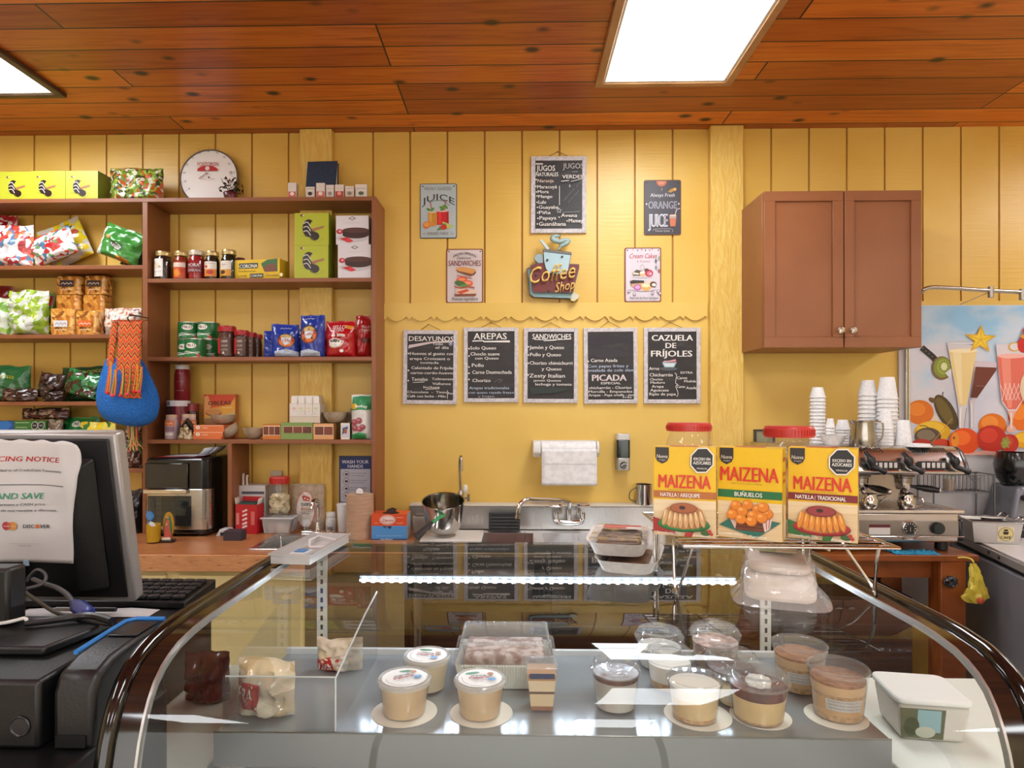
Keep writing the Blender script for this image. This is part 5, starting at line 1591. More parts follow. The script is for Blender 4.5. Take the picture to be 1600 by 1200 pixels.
MB().box(-wA * .46, wA * .20, -.012, -.0045, kz(764), kz(724), M('17181a', .08, 0, .5)).obj('control_panel', t, bevel=.004)
MB().box(-wA * .46, wA * .20, -.028, -.0045, kz(772), kz(765), steel('fryer_handle', 'd6d0c8', .2)).obj('drawer_handle', t, bevel=.003)
MB().box(-wA * .42, wA * .24, -.0075, -.0045, kz(824), kz(776), M('23282a', .06, 0, .6)).obj('window', t, bevel=.002)
d = DC(CE, (275, 841), Ya)
d.r = .2
for i in range(4):
 d.line([(170 + i * 2, 400 + i * 28), (375, 400 + i * 28)], 1.5, '39403f')
d.obj('rack_lines', t, -.0078)
t = thing('paper_stack', 'loose white papers lying on top of the air fryer', 'paper', ((xa0 + xa1) / 2 + .03, Ya + .12, CZ + G + hA_))
for i, (rz, c, dx) in enumerate(((.05, 'b8383c', -.05), (-.08, 'd9d9e0', 0), (.12, 'e3e3ea', .03))):
 b = MB()
 b.grid(12, 8, lambda u, v: ((u - .5) * .22 + dx, (v - .5) * .17, .0012 + i * .0035 + (.045 * max(0, u - .72) ** 2 * 12 * (i > 0)) + .002 * abs(math.sin(u * 7 + i))), M(c, .6))
 b.obj('sheet', t, rz=rz, solid=.0006)
Yg = 2.96
kg = Yg / F
zc0 = CZ + G
def cpos(px, py):
 p = PZ(px, py, CZ)
 return p
p = cpos(240, 848)
t = thing('drinking_glass', 'tall glass half filled with yellow liquid in front of the air fryer', 'glass', (p.x, p.y, zc0))
kk = p.y / F
R, h = 11.8 * kk, 71 * kk
MB().lathe([(R * .88, 0), (R * .9, .002), (R, h), (R * .96, h), (R * .84, .006), (0, .005)], clear('drink_glass', (.97, .98, .98), .02, 1.45)).obj('tumbler', t)
MB().lathe([(R * .83, .0065), (R * .89, h * .42), (0, h * .42)], M('c9a01e', .2)).obj('liquid', t)
d = DC(CE, (240, 848), p.y)
d.ell(150, 470, 26, 26, '4a86c4').ell(165, 520, 22, 12, 'd9dcd8', .6).line([(130, 440), (175, 470), (140, 520)], 8, '3a78bc', 4)
d.obj('painted_motif', t, fn=wrap(R * .965))
p = cpos(262, 847)
t = thing('religious_statuette', 'small colourful robed statuette with a golden halo of rays beside the glass', 'statuette', (p.x, p.y, zc0))
kk = p.y / F
h = 47 * kk
MB().box(-.031, .031, -.02, .022, 0, .012, M('241c16', .4)).obj('plinth', t, bevel=.003)
pts = [(.027 * math.sin(2 * PI * i / 24), .012 + (h - .012) * .5 + (h - .012) * .5 * math.cos(2 * PI * i / 24)) for i in range(24)]
MB().prism(pts, .004, .012, M('c9982c', .35, .5)).obj('halo', t)
b = MB()
b.lathe([(.017, .0125), (.020, .03), (.017, .06), (.014, .09), (.011, .108)], M('b8564a', .5), n=16, sy=.6)
b.obj('robe', t)
b = MB()
b.lathe([(.0195, .03), (.0205, .05), (.018, .09), (.013, .115), (.009, .126), (0, .128)], M('2f7a44', .5), (0, .003, 0), 16, None, True, 1, .6)
b.obj('mantle', t)
b = MB()
b.ball((0, -.004, .118), .0075, M('b98a68', .5), 12, 1.15)
b.ball((0, -.010, .085), .006, M('b98a68', .5), 8, 1.3)
b.obj('head_and_hands', t)
b = MB()
for x in (-.014, -.005, .005, .014):
 b.ball((x, -.012, .017), .008, M('d9d2c0', .5), 8)
b.obj('cloud_base', t)
p = cpos(363, 845)
t = thing('small_box', 'small dark purple box on the counter in front of the red tea box', 'box', (p.x, p.y + .03, zc0))
MB().box(-.045, .045, -.03, .03, 0, .045, M('3c343c', .6)).obj('box_body', t, bevel=.0015)
MB().box(-.040, .040, -.025, .025, .0452, .049, M('4a3038', .6)).obj('box_lid', t, bevel=.001)
p = cpos(345, 840)
t = thing('card_stand', 'little white and black object lying behind the dark purple box', 'stand', (p.x, p.y + .06, zc0))
MB().prism([(-.04, 0), (.04, 0), (.02, .035), (-.02, .035)], -.03, .03, M('c9c9cc', .4)).obj('wedge_body', t, bevel=.002)
MB().box(-.015, .035, -.034, -.0305, .004, .02, M('1f1f22', .4)).obj('dark_pad', t)
def teabox(d):
 for i, y in enumerate((450, 475, 500, 525, 545)):
  d.poly([(690 - 12, y + 8), (690 + 18, y - 6), (690 + 22, y + 6), (690 - 10, y + 18)], 'e6d4d0')
 d.rect(640, 470, 660, 540, 'd9807a').rect(735, 460, 760, 540, 'd06a64')
Yr = 3.283
t = thing('tea_box', 'open red carton of tea bags standing on the counter', 'box', (XY(384.5, Yr), Yr, zc0), -.12)
wr, hr = 36 * Yr / F, 46 * Yr / F
cs = HY + (CAMZ - CZ) / Yr * F
b = MB()
RD = M('b8222a', .35)
b.box(-wr / 2, wr / 2, 0, .002, 0, hr, RD).box(-wr / 2, wr / 2, .068, .07, 0, hr * 1.22, RD).box(-wr / 2, -wr / 2 + .002, .002, .068, 0, hr, RD).box(wr / 2 - .002, wr / 2, .002, .068, 0, hr, RD).box(-wr / 2, wr / 2, .002, .068, 0, .002, RD)
b.obj('carton_body', t)
b = MB()
b.add([(-wr / 2, 0, hr), (-wr / 2, .07, hr), (-wr / 2 - .012, .06, hr + .035), (-wr / 2 - .012, .012, hr + .03)], [(0, 1, 2, 3)], M('c9b9a8', .6))
b.add([(wr / 2, 0, hr), (wr / 2, .07, hr), (wr / 2 + .004, .06, hr + .035), (wr / 2 + .004, .012, hr + .03)], [(0, 1, 2, 3)], M('cfc6bc', .6))
b.obj('flap', t, solid=.001)
for i in range(8):
 MB().box(-wr * .38, wr * .38, .008 + i * .007, .013 + i * .007, .003, hr * (1.02 + .03 * (i % 3)), M(('2a4a44', '3a5a50', '1f2f30')[i % 3], .5)).obj('tea_sachet', t)
d = DC(CE, (384.5, cs), Yr)
teabox(d)
d.obj('front_print', t, -.0004)
Yq = 3.367
cq = HY + (CAMZ - CZ) / Yq * F
t = thing('napkin_dispenser', 'white paper carton behind the red tea box with paper tubes sticking up', 'carton', (XY(394, Yq), Yq, zc0))
wq, hq = 42 * Yq / F, (cq - 760) * Yq / F
MB().box(-wq / 2, wq / 2, 0, .10, 0, hq, M('c9c4c2', .5)).obj('carton_body', t, bevel=.001)
d = DC(CE, (394, cq), Yq)
d.rect(676, 340, 812, 356, '4a4a58').rect(676, 455, 812, 462, '4a4a58').rect(770, 380, 806, 440, '8a8aa0').text('~', 690, 800, 400, 10, '5a5a68')
d.obj('front_print', t, -.0004)
for px, y1 in ((377.5, 742), (383.5, 744.5)):
 x = XY(px, Yq) - XY(394, Yq)
 b = MB()
 zt_ = (cq - y1) * Yq / F
 b.tube([(x, .02, hq + .0005), (x, .02, zt_ - .01), (x + .004, .016, zt_)], .0065, M('d2c6ba', .6), 8)
 b.obj('paper_tube', t)
MB().box(.055, .115, .112, .125, 0, hq * 1.28, M('b9ac98', .6)).obj('back_card', t)
Yj = 3.31
cj = HY + (CAMZ - CZ) / Yj * F
CLJ = clear('pet_jar', (.96, .96, .95), .05, 1.4, .06)
RL = M('c0352f', .35)
def screw_jar(name, label, px, base_z, Y, wpx, ytop, ylid, content, fill, cat='jar', chunks=None):
 k = Y / F
 R = wpx * k / 2
 h = PY(px, ytop, Y).z - base_z
 hl = PY(px, ylid, Y).z - base_z
 t = thing(name, label, cat, (XY(px, Y), Y + R, base_z + G))
 MB().lathe([(R * .86, 0), (R * .95, .006), (R * .97, .02), (R * .97, hl * .80), (R * .93, hl * .88), (R * .82, hl * .95), (R * .82, hl + .004)], CLJ, n=32).obj('jar_body', t)
 pr = []
 for i in range(7):
  z = hl + (h - hl) * i / 7
  pr += [(R * .93, z + .0004), (R * .93, z + (h - hl) * .1)]
 lid = MB()
 lid.lathe([(R * .9, hl + .0005)] + pr[:12] + [(R * .92, h - .003), (R * .88, h), (0, h)], RL, n=32)
 n = 48
 for i in range(n):
  a = 2 * PI * i / n
  lid.box(-.0012, .0012, -.0012, .0012, hl + .004, h - .006, RL, Matrix.Rotation(a, 4, 'Z') @ Matrix.Translation((R * .935, 0, 0)))
 lid.obj('screw_lid', t)
 if chunks:
  b = MB()
  for i in range(chunks):
   a, r, z = rnd.uniform(0, 2 * PI), R * .78 * math.sqrt(rnd.random()), rnd.uniform(.015, hl * fill)
   T = Matrix.Translation((r * math.cos(a), r * math.sin(a), z)) @ Matrix.Rotation(rnd.uniform(0, 3), 4, Vector((rnd.random(), rnd.random(), rnd.random() + .1)))
   b.box(-.013, .013, -.010, .010, -.007, .007, content, T)
  b.obj('contents', t, kind='stuff')
 else:
  MB().lathe([(R * .84, .004), (R * .93, .02), (R * .93, hl * fill), (0, hl * fill + .004)], content, n=28).obj('contents', t)
 return t
zj = CZ + .085
screw_jar('treat_jar', 'clear jar of pale sweets with a red lid standing on a foil covered tub', 431, zj + .003, Yj, 33, 746.5, 757.5, noisy('sweet_pieces', [(.4, 'c9b98a'), (.6, 'e0d6b4')], ns=30, rough=.5), .62, chunks=110)
t = thing('food_tub', 'clear plastic tub wrapped in film under the red lidded sweet jar', 'tub', (XY(435, Yj), Yj + .025, zc0))
b = MB()
b.prism([(-.066, 0), (.066, 0), (.078, .075), (-.078, .075)], -.055, .055, clear('tub_film', (.9, .9, .9), .1, 1.5, .3, .8))
b.obj('tub_body', t, bevel=.006)
MB().box(-.055, .055, -.045, .045, .004, .055, noisy('tub_food', [(.4, '6a4a3a'), (.6, 'b9a48c')], ns=24, rough=.5)).obj('contents', t, bevel=.01)
MB().box(-.084, .084, -.06, .06, .0755, .084, clear('tub_lid', (.92, .92, .92), .12, 1.5, .4, .6)).obj('lid', t, bevel=.003)
Yk = 3.425
ck = HY + (CAMZ - CZ) / Yk * F
def kraft(d):
 d.ell(1062, 446, 60, 112, 'c23a2c').ell(1062, 446, 57, 108, 'd9d4cc')
 d.ell(1056, 376, 16, 16, 'c23a2c').ell(1076, 382, 14, 14, 'c23a2c').ell(1058, 378, 6, 6, 'd9d4cc').ell(1076, 384, 5, 5, 'd9d4cc')
 d.text('CHOKY', 1034, 1096, 424, 20, '2a2422', .02).text('DOUGH', 1036, 1094, 450, 20, 'b8622c', .02).text('galletas', 1040, 1090, 470, 9, '4a4440').line([(1030, 458), (1096, 456)], 2, '4a4440')
pouch('kraft_pouch', 'brown paper pouch with an oval red rimmed label behind the basin tap', 'pouch', 481, CZ, Yk, 52 * Yk / F, (ck - 757) * Yk / F, .035, noisy('kraft_paper', [(.4, 'a8937c'), (.6, 'b9a58e')], ns=40, rough=.7), kraft, CE, seed=81, seal=.04, wob=.7)
p = cpos(523, 826)
t = thing('supplement_bottle', 'small white plastic bottle beside the basin tap', 'bottle', (p.x, p.y - .07, zc0))
MB().lathe([(.026, 0), (.028, .004), (.028, .065), (.022, .075)], M('c9c6c2', .4)).obj('bottle_body', t)
MB().lathe([(.0235, .0755), (.024, .078), (.024, .097), (.022, .1), (0, .1)], M('d6d3cf', .45)).obj('cap', t)
Yp_ = 3.21
cp = HY + (CAMZ - CZ) / Yp_ * F
kp = Yp_ / F
R = 21 * kp
h = (cp - 773) * kp
KR = noisy('brown_tissue', [(.4, 'b08f74'), (.6, 'bd9d82')], scale=(1, 1, 14), ns=14, rough=.8, bstr=.1)
t = thing('paper_towel_roll', 'brown paper towel roll standing upright on the counter corner', 'paper roll', (XY(562.5, Yp_), Yp_ + .0, zc0))
MB().lathe([(R * .3, 0), (R, 0), (R, h), (R * .3, h), (R * .3, .001)], KR, n=36).obj('paper_roll', t)
MB().lathe([(R * .29, .001), (R * .29, h + .001), (R * .24, h + .001), (R * .24, .001)], M('8a7058', .8), n=24).obj('cardboard_core', t)
b = MB()
b.prism([(-.016, h + .002), (.018, h + .002), (.014, h + .024), (-.004, h + .032), (-.018, h + .020)], -.012, .0, M('e3e0de', .6))
b.obj('loose_tissue', t, bevel=.003)
for i, (px, py1) in enumerate(((537, 787),)):
 p_ = 3.36
 hh = PY(px, py1, p_).z - CZ
 t = thing('foam_cup', 'tall white foam cup half hidden behind the brown paper roll', 'cup', (XY(px, p_), p_, zc0))
 MB().lathe([(.028, 0), (.036, hh * .95), (.038, hh * .96), (.038, hh), (.034, hh), (.026, .004), (0, .004)], M('e2e0de', .6), n=24).obj('cup_body', t)
def fry(d):
 d.rect(66, 520, 243, 588, '4f97d8')
 d.rect(66, 462, 243, 520, 'd9552c')
 d.ell(146, 490, 40, 24, 'e6d2cc').ell(146, 490, 36, 20, 'c9523a').ell(146, 490, 33, 18, 'eadad4').text('Zapote', 118, 174, 498, 14, 'a83a34', .01, .2)
 d.poly([(118, 522), (134, 530), (142, 522), (160, 536), (168, 522)], '33261e')
 d.text('~', 90, 220, 574, 8, 'a9cdec')
 d.rect(66, 584, 243, 590, '2c5a8c').text('100 PIEZAS', 112, 172, 591, 7, 'e9eef4', .02)
 d.line([(80, 506), (100, 506)], 3, 'e8b09a').line([(190, 506), (224, 506)], 3, 'e8b09a').line([(190, 478), (226, 478)], 3, 'e8b09a')
Yo = 3.15
t, w, h = carton('glove_box', 'orange and blue dispenser carton at the edge of the sink', 'box', 580, 636, 804.5, CZ, Yo, .13, M('d9552c', .4), M('a9bccf', .45), CH, fry, M('d9552c', .4), yaw=.04)
t['label'] = 'orange and blue dispenser carton between the brown paper roll and mixing bowl'
b = MB()
pts = [(-.03, .03), (.03, .02), (.045, .05), (.02, .10), (-.02, .105), (-.045, .06)]
b.prism(pts, h + .0006, h + .0012, M('2a1c16', .6), 'z')
b.obj('slot', t)
b = MB()
b.prism([(-.02, h + .001), (.02, h + .001), (.03, h + .02), (.008, h + .028), (-.02, h + .018)], .05, .056, M('3a2820', .6))
b.obj('film_tuft', t)
zs = CZ
xs0, xs1 = XY(640, 3.42) + .0, XY(1040, 3.42)
xa = xk1 + .002
sk = thing('steel_sink', 'long stainless steel sink with a raised backsplash under the paper towels', 'sink', ((xa + xs1) / 2, 3.15, 0))
o_ = (xa + xs1) / 2
SS = steel('sink_steel', 'c9c8c6', .3, (60, 2, 2), .03)
zl_ = PY(860, 787.5, YW).z
L_ = lambda x: x - o_
b = MB()
b.box(L_(xs0), L_(xs1), 3.42 - 3.15, YW - .007 - 3.15, zs + .002, zl_ - .001, SS)
b.obj('backsplash', sk, bevel=.004)
bowls = [(XY(655, 3.1), XY(835, 3.1)), (XY(850, 3.1), XY(1005, 3.1))]
edges = [xa] + [e for q_ in bowls for e in q_] + [xs1 + .02]
b = MB()
Y0, Y1, B0, B1 = 2.80, 3.4195, 2.90, 3.34
for i in range(0, len(edges), 2):
 b.box(L_(edges[i]), L_(edges[i + 1]), B0 - 3.15, B1 - 3.15, zs - .03, zs, SS)
b.box(L_(edges[0]), L_(edges[-1]), Y0 - 3.15, B0 - 3.15, zs - .03, zs, SS).box(L_(edges[0]), L_(edges[-1]), B1 - 3.15, Y1 - 3.15, zs - .03, zs, SS)
b.obj('deck', sk)
for (a, c) in bowls:
 b = MB()
 A, C_ = L_(a), L_(c)
 y0, y1 = B0 - 3.15, B1 - 3.15
 lo = [[(A, y0), (C_, y0), (C_, y1), (A, y1)], [(A + .02, y0 + .02), (C_ - .02, y0 + .02), (C_ - .02, y1 - .02), (A + .02, y1 - .02)]]
 vs = [(x, y, zs - .001) for x, y in lo[0]] + [(x, y, zs - .24) for x, y in lo[1]]
 b.add(vs, [(j, (j + 1) % 4, 4 + (j + 1) % 4, 4 + j) for j in range(4)] + [(4, 5, 6, 7)], SS)
 o = b.obj('sink_bowl', sk, solid=.002)
for x in (L_(xa) + .06, L_(xs1) - .06):
 for y in (-.3, .2):
  MB().cyl((x, y, 0), (x, y, zs - .031), .02, SS, n=14).obj('leg', sk)
structure(MB().box(xs0, XY(1100, 3.45), 3.405, YW - .0068, zl_ - .0005, zl_ + .010, M('cfc8b9', .5)), 'trim_4', bevel=.003)
MB().box(L_(xa) + .02, L_(xs1) - .02, -.28, .33, .08, zs - .26, M('4a3a2e', .5)).obj('base_cabinet', sk)
Yx = 3.36
t = thing('dish_rack', 'small black plastic rack lying against the sink backsplash', 'rack', (XY(788, Yx), Yx, zs + .003), rot=(-.20, 0, 0))
kx = Yx / F
w, h = 49 * kx, 29 * kx
b = MB()
BLKP = M('17181a', .35)
b.box(-w / 2, w / 2, -.004, .004, 0, .008, BLKP).box(-w / 2, w / 2, -.004, .004, h - .008, h, BLKP).box(-w / 2, -w / 2 + .008, -.004, .004, .008, h - .008, BLKP).box(w / 2 - .008, w / 2, -.004, .004, .008, h - .008, BLKP).box(-w / 2 + .008, w / 2 - .008, .002, .0045, .008, h - .008, M('0e0e10', .5))
b.obj('frame', t)
for i in range(4):
 z = .018 + i * (h - .03) / 4
 MB().box(-w / 2 + .008, w / 2 - .008, -.008, .001, z, z + .007, M('2a2b2e', .3)).obj('slat', t)
Yf_ = 3.36
kf = Yf_ / F
t = thing('wall_tap', 'chrome wall mounted sink tap with a long swan neck spout and two levers', 'tap', PY(889, 800, Yf_))
wq_ = lambda x, y: ((x - 889) * kf, (800 - y) * kf)
b = MB()
p_ = lambda x, y, dy=0: (wq_(x, y)[0], dy, wq_(x, y)[1])
b.tube([p_(868, 810, 0), p_(872, 815, .0), p_(889, 817, 0), p_(906, 815, 0), p_(910, 810, 0)], .016, ch, 12, curve=4)
b.cyl(p_(868, 812), p_(868, 800), .014, ch)
b.cyl(p_(910, 812), p_(910, 800), .014, ch)
b.cyl(p_(889, 815), p_(889, 796), .013, ch)
for x in (870, 908):
 b.cyl(p_(x, 812, 0), p_(x, 812, .0595), .013, ch)
b.obj('tap_body', t)
b = MB()
b.tube([p_(889, 797, 0), p_(890, 788, -.01), p_(886, 782, -.03), p_(862, 776, -.13), p_(835, 771, -.24), p_(822, 768, -.29), p_(812, 774, -.31), p_(809, 784, -.315), p_(809, 791, -.315)], .011, ch, 12, curve=5)
b.cyl(p_(809, 790, -.315), p_(809, 794, -.315), .014, ch)
b.obj('spout', t)
for x, s in ((875, -1), (904, 1)):
 b = MB()
 b.cyl(p_(x, 803), p_(x, 793), .011, ch)
 b.tube([p_(x, 791, 0), p_(x + s * 8, 791, -.004), p_(x + s * 17, 790, -.008)], [.009, .007, .009], ch, 8, flat=.6)
 b.lathe([(.009, 0), (.009, .004), (0, .006)], M('8a1f1f' if s < 0 else '2a3f8a', .3), (p_(x, 788)[0], 0, p_(x, 791)[2] + .004), 10)
 b.obj('lever', t)
Yw_ = 3.41
kw = Yw_ / F
zb_ = zl_ + .0105
t = thing('filter_tap', 'slim tall steel water tap standing at the end of the sink ledge', 'tap', (XY(720, 3.43), 3.43, zb_))
kw = 3.43 / F
zz_ = lambda y: (PY(720, y, 3.43).z - zb_)
b = MB()
NI = steel('brushed_nickel', 'a9a6a0', .25)
b.lathe([(.017, 0), (.017, .004), (.014, .006), (.014, zz_(768)), (.010, zz_(766))], NI, n=16)
b.obj('tap_body', t)
b = MB()
b.tube([(0, 0, zz_(769)), (-.004, 0, zz_(745)), (-.006, 0, zz_(728)), (-.003, -.012, zz_(716)), (.004, -.035, zz_(712)), (.008, -.055, zz_(718)), (.009, -.06, zz_(734))], .0065, NI, 10, curve=5)
b.obj('spout', t)
b = MB()
b.cyl((.012, 0, zz_(779)), (.042, 0, zz_(778)), .006, NI)
b.cyl((.042, 0, zz_(783)), (.042, 0, zz_(772)), .007, NI)
b.obj('lever', t)
t = thing('scrub_brush', 'small white bottle brush clipped to the wall behind the slim water tap', 'brush', PY(727, 770, YW - .03))
MB().lathe([(.010, 0), (.014, .006), (.014, .03), (.009, .042), (0, .044)], M('e2dfd8', .5), n=14).obj('brush_head', t)
MB().tube([(0, .012, .02), (.0, .0235, .02)], .004, M('cfc9be', .5), 6).obj('wall_clip', t)
MB().tube([(0, 0, .0), (-.002, .004, -.02), (.004, .01, -.05)], .003, M('d6d1c6', .5), 6, curve=3).obj('brush_handle', t)
Ym = 3.05
pb = PZ(708, 843, CZ)
t = thing('cutting_board', 'white plastic cutting board lying across the sink beside the mixing bowl', 'cutting board', (XY(708, 3.22), 3.22, CZ + G))
MB().box(-.15, .15, -.13, .13, 0, .012, M('dcd7d0', .5)).obj('board', t, bevel=.003)
zbd = CZ + .0132
Ybw = 3.15
kb = Ybw / F
t = thing('mixing_bowl', 'large stainless steel mixing bowl on the white cutting board', 'bowl', (XY(692, Ybw), Ybw + .05, zbd + .03), rot=(.25, 0, 0))
R = 34.5 * kb
h = .155
SB = M('c2bfba', .13, 1)
prf = [(0, 0), (R * .62, 0), (R * .74, .012), (R * .86, .05), (R * .93, h * .8), (R * .96, h), (R * 1.0, h + .002), (R * .99, h - .002), (R * .95, h - .003), (R * .92, h * .8), (R * .85, .051), (R * .73, .014), (0, .003)]
MB().lathe(prf, SB, n=40).obj('bowl_body', t)
t = thing('spatula', 'green handled dark spatula lying across the mixing bowl rim', 'spatula', PY(690, 808, 3.06))
b = MB()
pth = lambda x, y, Yp: tuple(PY(x, y, Yp) - t.location)
b.tube([pth(676, 816, 3.03), pth(690, 806, 3.06), pth(704, 803, 3.12)], .010, M('2f8a4a', .4), 8, flat=.6)
b.obj('handle', t)
b = MB()
b.tube([pth(676, 816, 3.03), pth(663, 828, 3.01), pth(650, 840, 2.99)], [.009, .016, .022], M('2a2624', .5), 8, flat=.5)
b.obj('blade', t)
b = MB()
b.tube([pth(704, 803, 3.12), pth(711, 804, 3.15)], .012, M('1f1d1c', .3), 8)
b.obj('end_cap', t)
t = thing('sponge_holder', 'greyish plastic sponge holder tucked beside the mixing bowl', 'holder', (XY(656, 3.34), 3.34, CZ + G))
MB().prism([(-.03, 0), (.03, 0), (.036, .085), (-.036, .085)], -.025, .025, M('a09488', .5)).obj('holder_body', t, bevel=.004)
MB().box(-.022, .022, -.016, .016, .0853, .10, M('7a6f64', .8)).obj('sponge', t, bevel=.004)
Yh = 3.40
kh = Yh / F
t = thing('paper_towel_holder', 'white wall mounted holder with a roll of white paper towel hanging down', 'paper towel holder', PY(884, 701, Yh))
q_ = lambda x: (x - 884) * kh
R = 11.5 * kh * 1.0
TW = noisy('paper_towel', [(.4, 'e0e0e0'), (.6, 'ececec')], ns=40, rough=.85, bstr=.05)
T = Matrix.Rotation(PI / 2, 4, 'Y')
MB().lathe([(.02, q_(846)), (R, q_(846)), (R, q_(930)), (.02, q_(930))], TW, n=32, T=T).obj('paper_roll', t)
b = MB()
b.grid(12, 14, lambda u, v: (q_(846) + (q_(931) - q_(846)) * u, -R - .0012 - .002 * math.sin(u * 5 + v * 3) * v, .0 - v * (757 - 701) * kh), TW)
b.obj('hanging_sheet', t, solid=.0012)
b = MB()
b.box(q_(847), q_(930), -R - .0035, -R - .0028, -23 * kh, -22.4 * kh, M('c2c0be', .8))
b.obj('perforation', t)
WP = M('e0dedc', .4)
for x0, x1 in ((833, 845), (931, 935)):
 pts = [(-.026, .040), (.0995, .040), (.0995, -.035), (-.01, -.045), (-.038, -.02), (-.040, .015)]
 MB().prism(pts, q_(x0), q_(x1), WP, 'x').obj('bracket_arm', t, bevel=.004)
MB().box(q_(833), q_(935), .093, .0995, -.02, .040, WP).obj('back_rail', t)
Ysd = YW - .075
kd = Ysd / F
t = thing('soap_dispenser', 'wall soap dispenser with a dark window and grey push button', 'soap dispenser', PY(974.5, 735, Ysd))
w = 21 * kd
zz2 = lambda y: (735 - y) * kd
b = rbox(-w / 2, w / 2, 0, .0675, zz2(735), zz2(716), .012, M('a9a6a0', .3, .5))
b.obj('lower_body', t, bevel=.003)
rbox(-w / 2, w / 2, .002, .0675, zz2(715.8), zz2(688), .012, M('15211c', .12, 0, .4)).obj('soap_window', t, bevel=.002)
rbox(-w / 2, w / 2, .0, .0675, zz2(687.8), zz2(678), .012, clear('grey_cap', (.8, .8, .78), .06, 1.5, .5)).obj('lid', t, bevel=.003)
T = Matrix.Translation((0, -.0003, zz2(727))) @ Matrix.Rotation(PI / 2, 4, 'X')
MB().lathe([(.020, 0), (.020, .004), (.017, .007), (0, .006)], M('55534f', .3, .6), n=20, T=T).obj('push_button', t)
d = DC(CH, (974.5, 735), Ysd)
d.line([(1312, 216), (1330, 206), (1346, 214), (1336, 226)], 4, 'c9c4bc', 4)
d.obj('button_mark', t, -.0076)
t = thing('steel_mug', 'small polished steel mug with a wire handle on the sink ledge', 'mug', (XY(1006, 3.44), 3.44, zl_ + .0105))
kk = 3.44 / F
R, h = 12.5 * kk, 31 * kk
MB().lathe([(R * .96, 0), (R, .003), (R, h - .004), (R * 1.04, h), (R * .96, h), (R * .95, .006), (0, .005)], M('b5b2ac', .16, 1), n=28).obj('mug_body', t)
MB().tube([(-R, -.0, h * .82), (-R - .03, 0, h * .6), (-R - .032, 0, h * .25), (-R, 0, h * .15)], .003, M('6a645c', .3, 1), 8, curve=5).obj('wire_handle', t)
# ================================================================ wall cabinet
Yv = 3.15
kv = Yv / F
CABM = noisy('cabinet_brown', [(0.3, '88522f'), (0.7, '945c38')], ns=3, rough=.4, bstr=.03)
x0, x1 = XY(1193, Yv), XY(1440, Yv)
zt_, zb_ = PY(1316, 298, Yv).z, PY(1316, 543, Yv).z
cxv = (x0 + x1) / 2
t = thing('wall_cabinet', 'brown two door wall cabinet hung above the coffee machine', 'cabinet', (cxv, Yv, zb_))
hw, H = (x1 - x0) / 2, zt_ - zb_
MB().box(-hw, hw - .006, .0205, YW - Yv - .0006, .0, H, CABM).obj('body', t, bevel=.002)
vx = lambda px: XY(px, Yv) - cxv
vz = lambda py: PY(1316, py, Yv).z - zb_
for a, b_, pa, pb, kn in ((1194, 1318, 1211.5, 1301.5, 1311), (1320, 1440, 1335, 1424.5, 1330.5)):
 A, B, C_, D_ = vx(a), vx(b_), vx(pa), vx(pb)
 e, f_ = vz(526.5), vz(313.5)
 b = MB()
 for (p, q, r, s) in ((A, B, 0, e), (A, B, f_, H), (A, C_, e, f_), (D_, B, e, f_)):
  b.box(p, q, 0, .02, r, s, CABM)
 b.box(C_, D_, .011, .02, e, f_, CABM)
 m = .005
 b.prism([(C_, e), (D_, e), (D_ - m, e + m), (C_ + m, e + m)], .004, .012, CABM)
 o = b.obj('door', t, bevel=.0015)
 k = MB()
 T = Matrix.Translation((vx(kn), 0, vz(516.5))) @ Matrix.Rotation(PI / 2, 4, 'X')
 k.lathe([(.010, 0), (.007, .006), (.007, .012), (.015, .018), (.017, .025), (.013, .031), (0, .033)], steel('knob_nickel', 'bdb6aa', .22), n=20, T=T)
 k.obj('knob', o)
Yr_ = 3.36
t = thing('steel_rail', 'bent steel rail running along the wall above the fruit poster', 'rail', PY(1520, 452, Yr_))
l0 = t.location.copy()
g = lambda x, y, Y=Yr_: tuple(PY(x, y, Y) - l0)
b = MB()
b.tube([g(1441, 456, 3.49), g(1441, 456, 3.40), g(1444, 452), g(1455, 449), g(1480, 449.5), g(1548, 454), g(1600, 456.5), g(1660, 459)], .0105, steel('rail_steel', 'b9b6b0', .25), 12, curve=3)
b.obj('rail_tube', t)
for x in (1548, 1597):
 MB().tube([g(x, 444 + (x - 1500) * .08), g(x, 461 + (x - 1500) * .08)], .014, M('a9a59c', .3, 1), 12).obj('rail_clamp', t)
MB().tube([g(1546, 457), g(1535, 461, 3.40), g(1500, 476, 3.49)], .002, M('b9b2a4', .5), 6).obj('support_wire', t)
structure(MB().box(XY(1404, 3.49), XR - .01, 3.4865, YW - .0003, .5, PY(1500, 478, 3.49).z + .004, M('c9c6c6', .35)), 'trim_5')
Yo_ = 3.486
t = thing('fruit_poster', 'large colourful poster of fruit and milkshake glasses under a blue sky', 'poster', PY(1515, 706, Yo_))
